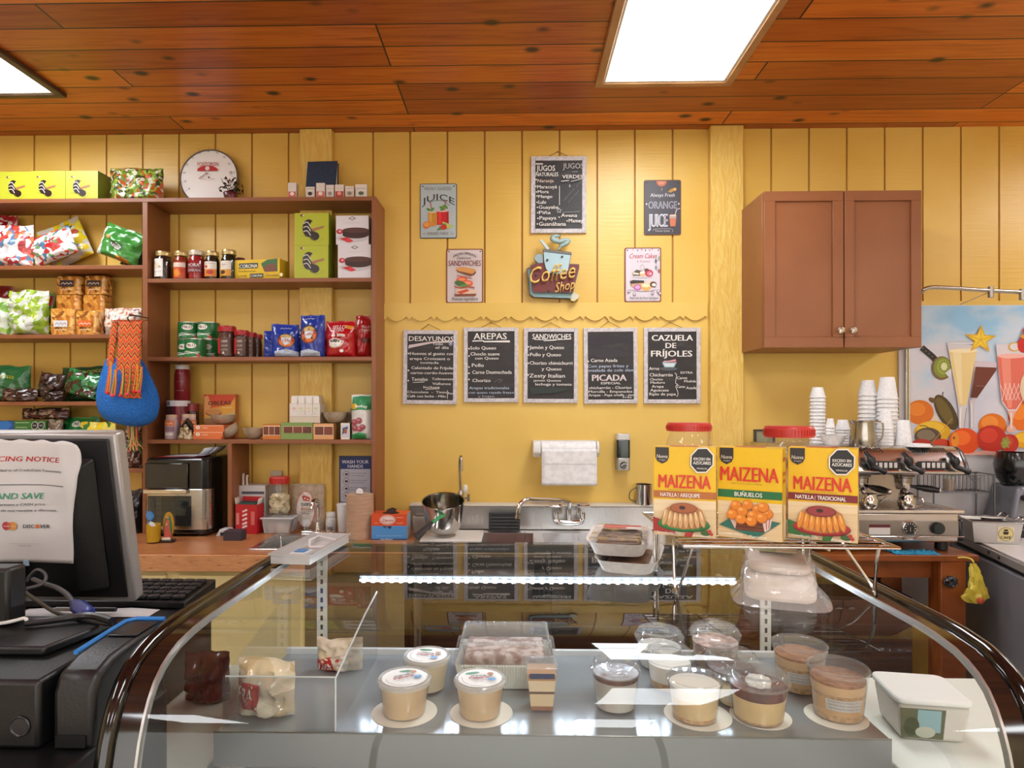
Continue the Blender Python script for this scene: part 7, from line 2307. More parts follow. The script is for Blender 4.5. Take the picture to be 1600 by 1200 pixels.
def yb(u, v):
 i = v * (len(prof) - 1)
 k = min(int(i), len(prof) - 2)
 r = prof[k][0] + (prof[k + 1][0] - prof[k][0]) * (i - k)
 z = prof[k][1] + (prof[k + 1][1] - prof[k][1]) * (i - k)
 a = 2 * PI * u
 f = .9 + .6 * mnoise.noise(Vector((math.cos(a) * 2.6, math.sin(a) * 2.6, z * 40)))
 return (r * f * math.cos(a) + .02 + .012 * math.sin(z * 20), r * f * .5 * math.sin(a) - .03, z)
b.grid(26, 16, yb, YB_, True, True)
b.obj('bag_body', t, weld=True)
MB().tube([(.02, -.03, .17), (.014, -.028, .19), (.004, -.004, .195), (-.02, .0125, .19)], .004, YB_, 6, curve=3).obj('bag_knot', t)
MB().ball((.032, -.05, .02), .016, M('b8502a', .5), 10).obj('orange_print', t)
t = thing('black_bag', 'small dark plastic scrap hooked on the table leg', 'bag', (XY(1490, yT - .03), yT - .0, zT - .115))
b = MB()
b.grid(14, 10, lambda u, v: ((u - .5) * .06 * (1 + .3 * mnoise.noise(Vector((u * 3, v * 3, 2)))), -.012 + .012 * mnoise.noise(Vector((u * 5, v * 5, 7))), (v - .5) * .06 * (1 - .5 * abs(2 * u - 1))), film('2a2426', .3, .7, 30))
b.obj('scrap_body', t, solid=.002)
MB().cyl((0, -.012, .02), (0, .0095, .02), .003, M('55504c', .4, .8), n=8).obj('hook', t)
pz = XY(1290, 3.1)
t = thing('crate', 'black plastic crate on the floor under the wooden table', 'crate', (pz, 3.12, 0))
b = MB()
bk = M('141416', .5)
for (p, q, r, s) in ((-.3, .3, -.2, -.19), (-.3, .3, .19, .2), (-.3, -.29, -.19, .19), (.29, .3, -.19, .19)):
 b.box(p, q, r, s, 0, .70, bk)
b.box(-.29, .29, -.19, .19, 0, .012, bk)
b.obj('crate_body', t)
for i in range(4):
 MB().box(-.29, .29, -.208, -.2005, .1 + i * .15, .13 + i * .15, M('1e1e21', .45)).obj('rib', t)
# ================================================================ curved glass display case
CXL, CXR = -.548, .684
zG = 1.225
PROF = [(1.60, zG), (1.45, zG), (1.3, zG), (1.15, zG), (1.02, 1.2245), (.975, 1.222), (.93, 1.216), (.905, 1.208), (.885, 1.199), (.865, 1.184), (.85, 1.165), (.838, 1.143), (.828, 1.118), (.818, 1.08), (.81, 1.03), (.804, .97), (.80, .90)]
def off(n):
 """profile moved inwards by n"""
 out = []
 for i, p in enumerate(PROF):
  a, b = Vector(PROF[max(i - 1, 0)]), Vector(PROF[min(i + 1, len(PROF) - 1)])
  t = (b - a).normalized()
  out.append((p[0] - t.y * n, p[1] + t.x * n))
 return out
dc = thing('display_case', 'curved glass refrigerated display case with black rounded ends', 'display case', ((CXL + CXR) / 2, 1.2, 0))
xo = (CXL + CXR) / 2
GL = clear('case_glass', (.985, 1.0, .99), .0, 1.5)
def sweep(mb, x0, x1, n0, n1, m):
 """band of glass: outer and inner skins shaded smooth on their own, flat edges"""
 A, B = off(n0), off(n1)
 k = len(A)
 for P_ in (A, B):
  mb.add([(x - xo, y - 1.2, z) for y, z in P_ for x in (x0, x1)], [(2 * i, 2 * i + 2, 2 * i + 3, 2 * i + 1) for i in range(k - 1)], m, True)
 for x in (x0, x1):
  mb.add([(x - xo, y - 1.2, z) for y, z in A + B], [(i, i + 1, k + i + 1, k + i) for i in range(k - 1)], m)
 for e in (0, k - 1):
  mb.add([(x - xo, y - 1.2, z) for y, z in (A[e], B[e]) for x in (x0, x1)], [(0, 1, 3, 2)], m)
 return mb
GBLK = M('0a0a0b', .12, 0, .5)
EB = .056
o = sweep(MB(), CXL + EB, CXR - EB, 0.004, .010, GL).obj('curved_glass', dc, flip=True)
for a, b_ in ((CXL + .020, CXL + EB - .004), (CXR - EB + .004, CXR - .020)):
 sweep(MB(), a, b_, .004, .012, M('1a1412', .1, 0, .5)).obj('black_border', dc, flip=True)
for a, b_ in ((CXL + EB - .0038, CXL + EB - .0002), (CXR - EB + .0002, CXR - EB + .0038)):
 sweep(MB(), a, b_, .001, .012, M('b4b2ae', .3, .8)).obj('silver_seal', dc, flip=True)
for a in (CXL, CXR):
 s = 1 if a < 0 else -1
 b = MB()
 pr = off(.006)
 b.tube([(a + s * .010 - xo, y - 1.2, z) for y, z in pr], .0125, GBLK, 14)
 b.obj('end_frame', dc)
pa = off(.018)
poly = [(y - 1.2, z) for y, z in pa] + [(1.58 - 1.2, .90)]
for a in (CXL + .006, CXR - .011):
 MB().prism(poly, a - xo, a + .005 - xo, clear('side_pane', (.97, .98, .97), .02, 1.18), 'x').obj('side_glass', dc)
AL = M('b9b7b2', .3, .9)
MB().box(CXL + .02 - xo, CXR - .02 - xo, .378, .400, zG - .026, zG - .010, M('3a3836', .3, .5)).obj('rear_rail', dc)
for x in (CXL + .03, -.50 + .0, CXR - .045):
 pass
for x in (-.470, .600):
 b = MB()
 b.box(x - .012 - xo, x + .012 - xo, .345, .352, .90, zG - .027, M('d2d0c8', .4))
 for i in range(12):
  b.box(x - .003 - xo, x + .003 - xo, .3445, .345, .93 + i * .022, .942 + i * .022, M('3a3a3a', .5))
 b.obj('slotted_upright', dc)
MB().box(CXL + .03 - xo, .09 - xo, .366, .371, .902, zG - .027, clear('smoked_glass', (.52, .51, .51), .0, 1.5)).obj('sliding_door', dc)
MB().box(.088 - xo, CXR - .03 - xo, .376, .381, .902, zG - .027, clear('smoked_glass', (.52, .51, .51), .0, 1.5)).obj('sliding_door', dc)
WB = M('cfd2cc', .4)
MB().box(CXL + .004 - xo, CXR - .004 - xo, -.39, .39, .02, .885, M('1d1d1f', .35)).obj('case_base', dc, bevel=.006)
MB().box(CXL + .006 - xo, CXR - .006 - xo, -.38, .385, .8855, .8985, WB).obj('case_deck', dc)
zS = .98
shy0, shy1 = 1.128, 1.49
MB().box(CXL + .012 - xo, CXR - .03 - xo, shy0 - 1.2, shy1 - 1.2, zS - .012, zS, M('9fa7ab', .16, .45)).obj('shelf', dc, bevel=.002)
MB().box(CXL + .012 - xo, CXR - .03 - xo, shy0 - 1.2 - .003, shy0 - 1.2 - .0005, zS - .060, zS + .003, steel('shelf_face', '8a8d8d', .35, (60, 2, 2), .03)).obj('shelf_front', dc, bevel=.001)
MB().box(CXL + .012 - xo, CXR - .03 - xo, shy1 - 1.2 + .0005, shy1 - 1.2 + .012, zS - .03, zS + .012, M('d5d8d8', .35)).obj('shelf_back_lip', dc)
for x in (CXL + .05, CXR - .08):
 MB().box(x - .01 - xo, x + .01 - xo, shy0 - 1.2 + .02, shy1 - 1.2 - .02, .899, zS - .0125, AL).obj('shelf_bracket', dc)
yl, zl2 = 1.50, PY(850, 908, 1.50).z
x0, x1 = XY(562, yl), XY(1150, yl)
lb = MB().box(x0 - xo, x1 - xo, yl - 1.2, yl - 1.2 + .012, zl2 - .004, zl2 + .010, M('6f7884', .4)).obj('light_bar', dc)
led = M('e6f0ff', .4, 0, 0, 120.0)
glow = M('dfeaff', .4, 0, 0, .3)
MB().box(x0 - xo, x1 - xo, yl - 1.2 - .003, yl - 1.2 - .0004, zl2 - .003, zl2 + .003, glow).obj('diffuser_strip', lb)
n = 40
first = None
for i in range(n):
 x = x0 + (x1 - x0) * (i + .5) / n
 if first is None:
  first = MB().box(-.0035, .0035, -.0075, -.0035, -.0035, .0035, led).obj('diode', lb, (x - xo, yl - 1.2, zl2))
 else:
  c = first.copy()
  COL.objects.link(c)
  c.parent = lb
  c.location = (x - xo, yl - 1.2, zl2)
for x in (x0 + .03, x1 - .03):
 MB().box(x - .006 - xo, x + .006 - xo, yl - 1.2 + .0125, .3445, zl2 + .0, zl2 + .008, AL).obj('bar_bracket', dc)
zs_ = zS + .0016
CUPM = clear('cup_plastic', (.95, .95, .94), .06, 1.46, .07)
LIDM = clear('lid_plastic', (.96, .97, .97), .05, 1.5, .12)
def dessert(label, px, py, wpx, Y, layers, lidkind='clear', hcup=.062, sticker=None, group=None, z0=zs_, name='dessert_cup', tilt=0, rz=0):
 """round clear tub: layers = [(top fraction, colour)]; px, py = centre of its lid in the picture; R from wpx"""
 k = Y / F
 R = wpx * k / 2
 loc = PY(px, 1000, Y)
 t = thing(name, label, 'dessert cup', (loc.x, Y, z0), rz, group, rot=(tilt, 0, rz))
 h = hcup
 MB().shell([(R * .74, 0), (R * .78, .004), (R * .93, h - .006), (R * .95, h)], CUPM, n=32).obj('cup', t)
 b = MB()
 f0 = .003
 ri = lambda z: R * (.76 + .165 * z / h)
 for i, (f1, col) in enumerate(layers):
  z1 = f1 * h
  mat = col if not isinstance(col, str) else noisy('cream_' + col, [(.35, col), (.65, col)], ns=40, rough=.5)
  b.lathe([(ri(f0) - .0012, f0), (ri(z1) - .0012, z1), (0, z1)], mat, n=32)
  f0 = z1 + .0001
 b.obj('dessert', t)
 L = MB()
 if lidkind == 'dome':
  L.shell([(R * .99, h - .003), (R, h + .004), (R * .93, h + .006), (R * .88, h + .016), (R * .80, h + .019), (R * .78, h + .014), (R * .45, h + .013), (R * .40, h + .017), (0, h + .017)], LIDM, n=36)
 else:
  L.shell([(R * .99, h - .004), (R, h + .003), (R * .95, h + .006), (R * .90, h + .003), (0, h + .0035)], LIDM if lidkind == 'clear' else clear('milky_lid', (.95, .95, .93), .08, 1.5, .35), n=36)
 L.obj('lid', t)
 if sticker:
  d = DC(PHOTO, (0, 0), 1000.0)
  d.ox = d.oy = 0
  d.r = .4
  sticker(d, R)
  d.obj('lid_label', t, 0, T=Matrix.Translation((0, 0, h + .0042)) @ Matrix.Rotation(-PI / 2, 4, 'X'), eps=.00025)
 return t
def brand(variant):
 def f(d, R):
  r = R * .84
  d.ell(0, 0, r, r, 'd9d6d2')
  d.ell(0, 0, r * .96, r * .96, 'e2dfdb')
  d.line([(r * .82 * math.cos(PI + .2 - i * .24), -r * .82 * math.sin(PI + .2 + -i * .24 + PI)) for i in range(9)], r * .03, '8a8480')
  d.ell(-r * .3 if variant != 1 else r * .3, -r * .55, r * .34, r * .13, '2f7a4a', -.15 if variant != 1 else .3)
  d.text('mama', -r * .4, r * .3, -r * .16, r * .14, '2a3a34', .01)
  d.text('Desserts', -r * .5, r * .4, r * .12, r * .2, 'b3303a', .03)
  d.text('ARROZ CON LECHE', -r * .45, r * .5, r * .34, r * .09, '4a4a4a')
  d.text('16 oz', -r * .3, r * .1, r * .52, r * .09, '4a4a4a')
  d.rect(r * .35, r * .18, r * .68, r * .42, '4a8ac4')
  d.ell(r * .5, -r * .25, r * .15, r * .15, 'a87a5a')
 return f
CRM, CAR, CHO = 'd6b890', 'c09058', '4a2419'
dessert('lidded tub of rice pudding at the shelf front, next to the clear bin', 632, 1085, 84, 1.205, [(.92, 'cdb08a')], 'milky', sticker=brand(1), group='branded pudding tubs', rz=.5)
dessert('lidded tub of pudding in front of the big clear cake box', 750, 1082, 82, 1.205, [(.9, 'c8ab86')], 'milky', sticker=brand(0), group='branded pudding tubs', rz=.15)
dessert('lidded tub of pale pudding behind the other two branded tubs', 667, 1040, 75, 1.315, [(.92, 'd9c8a8')], 'milky', sticker=brand(2), group='branded pudding tubs', rz=-.3)
GCHO = noisy('choc_top', [(.4, '3c1e16'), (.6, '5a2f22')], ns=30, rough=.25)
CAKEB = noisy('crumb', [(.4, 'a8845a'), (.6, 'c4a078')], ns=120, rough=.8, bstr=.3)
dessert('clear cup with a chocolate top in a crinkled silver case', 962, 1055, 78, 1.24, [(.35, 'b9b4ac'), (.8, 'a8a29a'), (.96, GCHO)], 'dome', hcup=.07, name='dessert_cup')
dessert('clear cup of cream dessert half hidden by the light reflection', 1085, 1070, 86, 1.20, [(.15, CAKEB), (.62, 'd4b888'), (.9, 'd9cfc0')], 'clear', hcup=.07)
CHEES = noisy('cream_swirl', [(.4, 'd9d4cc'), (.6, 'e6e2dc')], ns=30, rough=.5)
def flower(d, R):
 for i in range(7):
  a = i * 2 * PI / 7
  d.ell(R * .16 * math.cos(a), R * .16 * math.sin(a), R * .17, R * .17, 'cfc2b4')
 d.ell(0, 0, R * .2, R * .2, 'd8cdc0')
t = dessert('cup with a dark red glaze and a white cream swirl under its lid', 1185, 1076, 94, 1.20, [(.1, CAKEB), (.66, 'd2b47e'), (.9, noisy('glaze', [(.4, '4a1a14'), (.6, '6a2a1e')], ns=20, rough=.2))], 'dome', hcup=.07)
b = MB()
for i in range(7):
 a = i * 2 * PI / 7
 b.ball((.014 * math.cos(a), .014 * math.sin(a), .066), .010, CHEES, 10)
b.ball((0, 0, .069), .011, CHEES, 10)
b.obj('cream_swirl', t)
dessert('flat lidded clear cup of cream behind the ceiling light reflection', 1046, 1040, 74, 1.33, [(.3, CAKEB), (.85, 'dcd4c8')], 'dome', hcup=.06)
dessert('clear cup with a chocolate layer between the cream cups', 1142, 1027, 82, 1.31, [(.12, CAKEB), (.6, 'c8ae80'), (.82, GCHO)], 'dome', hcup=.062)
dessert('empty looking dome lidded cup at the back of the shelf', 1030, 992, 76, 1.44, [(.5, 'b9b2a8'), (.7, 'c4bcb2')], 'dome', hcup=.062)
dessert('dome lidded cup at the back with pink and brown topping', 1117, 988, 78, 1.44, [(.4, 'b9a890'), (.8, noisy('pinkbrown', [(.4, '8a6a5a'), (.6, 'c9a8a0')], ns=60, rough=.5))], 'dome', hcup=.07)
CIN = noisy('cinnamon_top', [(.4, '8a5a3c'), (.6, 'a87450')], ns=90, rough=.8, bstr=.3)
def paperlab(t, R, h, a0, a1, z0, z1, lines=3):
 d = DC(PHOTO, (0, 0), 1000.0)
 d.ox = d.oy = 0
 d.rect(a0 * R, -z1, a1 * R, -z0, 'c4c0bc')
 for i in range(lines):
  z = z1 - (z1 - z0) * (i + .75) / (lines + .5)
  d.text('ingredientes azucar leche', a0 * R * .9, a1 * R * .9, -z, (z1 - z0) / (lines * 2.4), '6a6662')
 d.obj('side_label', t, fn=lambda u, v, l: ((R * (.75 + .18 * v / h) + .0006 + l) * math.sin(u / R), -(R * (.75 + .18 * v / h) + .0006 + l) * math.cos(u / R), v), eps=.0002)
for lab, px, py, w, Y, rz in (('tall cup of caramel cream with cinnamon top and paper label, further back', 1249, 1022, 82, 1.33, 0), ('tall cup of caramel cream with cinnamon top and paper label, at the front corner', 1309, 1062, 90, 1.215, 0)):
 t = dessert(lab, px, py, w, Y, [(.16, CAKEB), (.5, 'c9a070'), (.58, CAKEB), (.76, 'cda678'), (.82, CIN)], 'clear', hcup=.088, group='caramel cream cups')
 paperlab(t, w * Y / F / 2, .088, -.9, .5, .024, .045)
t_ = dessert('label'.replace('label', 'cup of cream with a paper label standing behind the glazed cup'), 1148, 1100, 60, 1.26, [(.7, 'd0bc94')], 'clear', hcup=.05)
paperlab(t_, 60 * 1.26e-3 / 2, .05, -.8, .4, .012, .03)
Yq = 1.235
kq = Yq / F
t = thing('layered_dessert', 'tall square clear cup of layered coffee dessert with a dark label', 'dessert cup', (XY(846, Yq), Yq, zs_))
w = 24 * kq
h = .082
b = MB()
lp = lambda s, z: [(-w * s, -w * s, z), (w * s, -w * s, z), (w * s, w * s, z), (-w * s, w * s, z)]
vs = lp(.72, 0) + lp(1.0, h)
b.add(vs, [(3, 2, 1, 0)] + [(j, (j + 1) % 4, 4 + (j + 1) % 4, 4 + j) for j in range(4)], CUPM)
b.obj('cup', t)
b = MB()
s_ = lambda z: .70 + .27 * z / h
lay = [(.002, .010, '8a5a3a'), (.0101, .034, 'd2ba98'), (.0341, .039, '5a4030'), (.0391, .060, 'd6c0a2'), (.0601, .072, 'b9844e')]
for z0, z1, c in lay:
 vs = lp(s_(z0) * .97, z0) + lp(s_(z1) * .97, z1)
 b.add(vs, [(3, 2, 1, 0), (4, 5, 6, 7)] + [(j, (j + 1) % 4, 4 + (j + 1) % 4, 4 + j) for j in range(4)], noisy('lay_' + c, [(.4, c), (.6, c)], ns=60, rough=.6))
b.obj('dessert', t)
MB().box(-w * 1.04, w * 1.04, -w * 1.04, w * 1.04, h + .0003, h + .004, LIDM).obj('lid', t, bevel=.002)
MB().box(-w * .8, w * .8, -w * 1.02, -w * .99, h * .80, h * .92, M('3a4660', .4)).obj('dark_label', t)
Yb_ = 1.31
kb_ = Yb_ / F
t = thing('cake_container', 'large clear hinged container with a ribbed lid holding a pale cake', 'cake container', (XY(789, Yb_), Yb_ + .065, zs_))
w, dp, h1, h2 = 80 * kb_, .075, .052, .092
b = MB()
lp2 = lambda s, z, e=0: [(-w * s, -dp * s, z), (w * s, -dp * s, z), (w * s, dp * s, z), (-w * s, dp * s, z)]
b.add(lp2(.86, 0) + lp2(.97, h1), [(3, 2, 1, 0)] + [(j, (j + 1) % 4, 4 + (j + 1) % 4, 4 + j) for j in range(4)], M('d2d4cc', .4))
for i in range(34):
 x = -w * .9 + i * w * 1.8 / 33
 b.tube([(x * .9, -dp * .86, .004), (x * .98, -dp * .965 - .0015, h1 - .002)], .0022, M('d9dad2', .4), 5)
b.obj('ribbed_base', t)
b = MB()
b.add(lp2(1.02, h1 + .001) + lp2(1.02, h1 + .006) + lp2(.95, h1 + .010) + lp2(.84, h2) , [(i * 4 + j, i * 4 + (j + 1) % 4, i * 4 + 4 + (j + 1) % 4, i * 4 + 4 + j) for i in range(3) for j in range(4)] + [(12, 13, 14, 15)], LIDM)
b.obj('clear_lid', t)
b = MB()
for i in range(24):
 x = -w * .84 + i * w * 1.68 / 23
 for s in (-1, 1):
  b.ball((x, s * dp * .84, h2), .0042, LIDM, 8)
for i in range(10):
 y = -dp * .8 + i * dp * 1.6 / 9
 for s in (-1, 1):
  b.ball((s * w * .86, y, h2 - .002), .0042, LIDM, 8)
b.obj('ribbed_edge', t)
MB().box(-w * .80, w * .80, -dp * .8, dp * .8, h1 * .2, h1 + .012, noisy('cocoa_cake', [(.42, '7a5a4e'), (.6, 'b9a49a')], ns=50, rough=.8, bstr=.3)).obj('cake', t, bevel=.006)
for i, (px, wp, lab) in enumerate(((632, 104, 'round white paper mat under the pudding tub next to the clear bin'), (752, 100, 'round white paper mat under the pudding tub before the cake box'), (1090, 104, 'white paper mat under the half hidden cream cup'), (1188, 92, 'white paper mat under the glazed cup'), (1306, 92, 'white paper mat under the front caramel cup'))):
 k = 1.19e-3
 c = MB().lathe([(wp * k / 2, 0), (wp * k / 2, .0007), (0, .0007)], M('dcd8cc', .6), n=32)
 tag(c.obj('paper_mat', None, (PY(px, 1000, 1.21).x, 1.21, zS + .0004)), lab, 'paper mat', 'paper mats')
t = thing('clear_bin', 'clear acrylic bin holding the bags of flatbread inside the case', 'bin', (-.42, 1.30, zs_))
AC = clear('acrylic', (.97, .98, .98), .02, 1.49, .03)
MB().box(-.098, .098, -.168, -.164, 0, .095, AC).obj('front_panel', t)
MB().prism([(-.168, 0), (.17, 0), (.17, .150), (.05, .135), (-.06, .115), (-.168, .095)], .0985, .1025, AC, 'x').obj('side_panel', t)
MB().prism([(-.168, 0), (.17, 0), (.17, .150), (.05, .135), (-.06, .115), (-.168, .095)], -.1025, -.0985, AC, 'x').obj('side_panel', t)
b = MB()
EDG = M('c9cfd0', .1, 0, .5)
b.tube([(.1005, -.168, .0955), (.1005, -.06, .1155), (.1005, .05, .1355), (.1005, .17, .1505)], .0018, EDG, 6)
b.tube([(-.098, -.166, .0957), (.1, -.166, .0957)], .0015, EDG, 6)
b.tube([(.1005, -.169, .001), (.1005, -.169, .095)], .0018, EDG, 6)
b.obj('polished_edges', t)
def pera(x0, x1, y0, y1, rot=0):
 def f(d):
  d.poly([(x0, y0), (x1, y0 + 14), (x1 - 8, y1), (x0 + 4, y1 - 22)], 'b3221f')
  d.text('PERA', x0 + 4, x1 - 34, y0 + (y1 - y0) * .62, (y1 - y0) * .42, '2a2038', .03, .1, .02)
  d.text('PERA', x0 + 5, x1 - 35, y0 + (y1 - y0) * .60, (y1 - y0) * .40, 'e6dcd0', .0, .1, .02)
 return f
BREAD = patchy('flatbread', ['d9c4a0', 'e2d2b4', 'cfb48a', 'e6d9c0', 'd6c4ac'], 7, .2, .5)
t2 = pouch('flatbread_bag', 'bag of flatbread with a red label standing in the clear bin', 'flatbread bag', 417, zs_, 1.19, .105, .105, .06, BREAD, pera(724, 880, 712, 846), CQ, seed=91, wob=1.4, group='flatbread bags')
t2 = pouch('flatbread_bag', 'smaller flatbread pack with a red label lying at the back of the clear bin', 'flatbread bag', 545, zs_, 1.40, .10, .07, .05, BREAD, lambda d: (d.poly([(1172, 612), (1264, 578), (1282, 672), (1196, 690)], 'b8222a'), d.text('PERA', 1190, 1268, 660, 36, 'e6dcd0', .03, 0, -.2), d.ell(1302, 610, 26, 30, 'd8c9b8'), d.ell(1302, 606, 14, 16, 'c23a2c')), CQ, seed=92, wob=1.3, group='flatbread bags', loc=(-.385, 1.40, zs_))
t2 = pouch('meat_pack', 'dark red film pack lying on the till counter behind the curved case end', 'meat pack', 285, .8991, 1.02, .10, .11, .06, film('5c2028', .2, .5, 26), seed=93, loc=(-.69, 1.42, .9008), wob=1.4)
zc = zG - .0035
zw = 1.335
t = thing('wire_rack', 'chrome wire cooling rack standing on the display case under the yellow boxes', 'rack', (.435, 1.19, zc))
q = lambda x, y, z: (x - .435, y - 1.19, z - zc)
WR = M('cfcac4', .15, 1)
rx0, rx1, ry0, ry1 = .270, .610, 1.03, 1.352
b = MB()
b.tube([q(rx0, ry0, zw), q(rx1, ry0, zw), q(rx1, ry1, zw), q(rx0, ry1, zw)], .0026, WR, 8, closed=True)
for y in (1.19,):
 b.tube([q(rx0, y, zw - .003), q(rx1, y, zw - .003)], .0022, WR, 6)
b.obj('outer_frame', t)
b = MB()
for i in range(1, 13):
 y = ry0 + (ry1 - ry0) * i / 13
 b.tube([q(rx0, y, zw - .0006), q(rx1, y, zw - .0006)], .0016, WR, 6)
for x in (rx0 + .11, rx1 - .11):
 b.tube([q(x, ry0, zw - .004), q(x, ry1, zw - .004)], .002, WR, 6)
b.obj('grid_wires', t)
for x, s in ((rx0 + .018, -1), (rx1 - .018, 1)):
 b = MB()
 b.tube([q(x, ry0 + .02, zw), q(x, ry0 + .03, zw - .02), q(x + .035 * (s > 0), 1.13, zc + .02), q(x + .046 * (s > 0), 1.145, zc + .0032), q(x + .046 * (s > 0), 1.165, zc + .02), q(x, 1.175, zw - .02), q(x, 1.19, zw - .004)], .0026, WR, 8, curve=3)
 b.obj('leg', t)
 b = MB()
 b.tube([q(x, ry1 - .02, zw), q(x, ry1 - .025, zc + .02), q(x, ry1 - .035, zc + .0032), q(x, ry1 - .05, zc + .03), q(x, ry1 - .06, zw - .004)], .0026, WR, 8, curve=3)
 b.obj('leg', t)
YLW = M('e3b80e', .35)
zwb = zw + .0030
def maize(kind):
 band, dish, tint = {'a': ('b0652a', '2a7a3c', 'c9a070'), 'b': ('1f6a3a', '2f6a58', 'd97a1c'), 'c': ('7a1f22', 'a8262a', 'd98a34')}[kind]
 def f(d):
  d.r = .35
  d.rect(0, 84, 100, 141, 'd9bf94')
  d.poly([(0, 84), (100, 84), (100, 96), (0, 104)], 'e2cda6')
  for i in range(5):
   d.line([(0, 92 + i * 10), (100, 88 + i * 11)], .4, 'cdb088')
  d.rect(0, 70 if kind != 'b' else 66, 100, 81 if kind != 'b' else 78, band)
  d.poly([(3, 1), (25, 1), (25, 17), (22, 23), (14, 27), (6, 23), (3, 17)], '2a2422')
  d.text('Nueva', 5, 23, 18, 6, 'd9d2c8', .01, .15)
  d.text('imagen', 9, 20, 22, 2.4, 'c9c2b8')
  if kind == 'b':
   d.text('MAIZENA', 4, 95, 52, 23, 'd2301c', .02)
   d.text('FÉCULA DE MAÍZ', 22, 70, 57, 2, '8a5a2c')
   d.text('BUÑUELOS', 27, 70, 75.5, 7, 'eceae4', .02)
   d.poly([(2, 122), (30, 104), (98, 112), (62, 138)], '2c6a5c')
   d.poly([(18, 106), (84, 106), (74, 128), (30, 128)], '6a3420')
   for i in range(4):
    d.line([(20 + i * 2, 110 + i * 5), (82 - i * 2, 110 + i * 5)], .9, '8f5434')
   d.poly([(18, 104), (32, 112), (28, 126), (20, 112)], 'd9b4a8').poly([(70, 112), (86, 102), (82, 122), (74, 128)], 'd6c4bc').line([(76, 108), (77, 124)], 1.2, 'b8403a').line([(82, 106), (80, 122)], 1.2, 'b8403a')
   for x, y in ((28, 96), (48, 88), (64, 94), (78, 100), (30, 90), (72, 90), (24, 104), (40, 98), (56, 104), (70, 106), (38, 110), (54, 112)):
    d.ell(x, y, 9, 8, 'b8621a').ell(x - .5, y - .8, 8.2, 7.2, 'dd8226').ell(x - 2.5, y - 3, 3.4, 2.4, 'eba658')
   d.text('Contenido 300 g', 2, 40, 135, 4, 'eeeae4').text('Porciones', 52, 78, 137, 4.4, 'eeeae4', .02)
  else:
   d.text('MAIZENA', 8, 92, 65, 22, 'd2301c', .02)
   d.text('FÉCULA DE MAÍZ', 24, 72, 68.5, 1.6, '8a5a2c')
   d.text('NATILLA', 11, 38, 79, 6.4, 'eceae4', .02).line([(40, 73), (40, 80)], .8, 'd9c0a8')
   d.text('AREQUIPE' if kind == 'a' else 'TRADICIONAL', 43, 75 if kind == 'a' else 84, 79, 6.4, 'eceae4', .02)
   for r, c in ((19.5, 'e2ded6'), (17.5, '1c1a1a')):
    d.ell(78, 20, r, r * 1.12, c, PI / 8, 8)
   d.text('EXCESO EN', 65, 91, 20, 4.4, 'eceae4', .02).text('AZÚCARES', 64, 92, 26.5, 5, 'eceae4', .02).text('MINSALUD', 70, 86, 34, 2.6, 'd9d4cc', .02)
   d.poly([(0, 112), (20, 118), (40, 138), (0, 134)], '9a2a24' if kind == 'a' else '2f6a34')
   d.ell(49, 122, 42, 12, '1f5a2c' if kind == 'a' else '7a1a1c').ell(49, 120.5, 41, 11, dish)
   d.poly([(14, 119), (20, 98), (32, 92), (66, 92), (78, 98), (85, 119), (70, 127), (49, 129.5), (28, 127)], 'b9824a')
   for i in range(8):
    x = 19.5 + i * 8.4
    d.ell(x, 112 + 4 * math.sin(PI * i / 7), 4.5, 13.5, 'a8713c' if kind == 'a' else 'b86a24', (i - 3.5) * -.07).ell(x - .6, 111 + 4 * math.sin(PI * i / 7), 3.7, 13, tint, (i - 3.5) * -.07).ell(x - 1.2, 106 + 4 * math.sin(PI * i / 7), 1.2, 7, 'e8c898' if kind == 'a' else 'efb060', (i - 3.5) * -.07)
   d.ell(49, 96, 22, 8.5, '8a4a2a' if kind == 'a' else '7a2a2c').ell(49, 95.5, 20, 7.2, 'a05a34' if kind == 'a' else '93383a')
   d.ell(47, 95, 5, 3, '3a2018')
   d.text('Contenido neto 300 g', 6, 44, 137, 3.6, 'eeeae4').text('Porciones', 64, 90, 139, 4.2, 'eeeae4', .01)
   d.ell(84, 133, 8, 4, '3a5a2c').ell(90, 130, 3, 3, 'b8302a').ell(93, 134, 2.6, 2.6, 'b8302a')
   d.poly([(52, 134), (66, 132), (62, 140), (50, 140)], 'a83028' if kind == 'a' else '2c6a34')
 return f
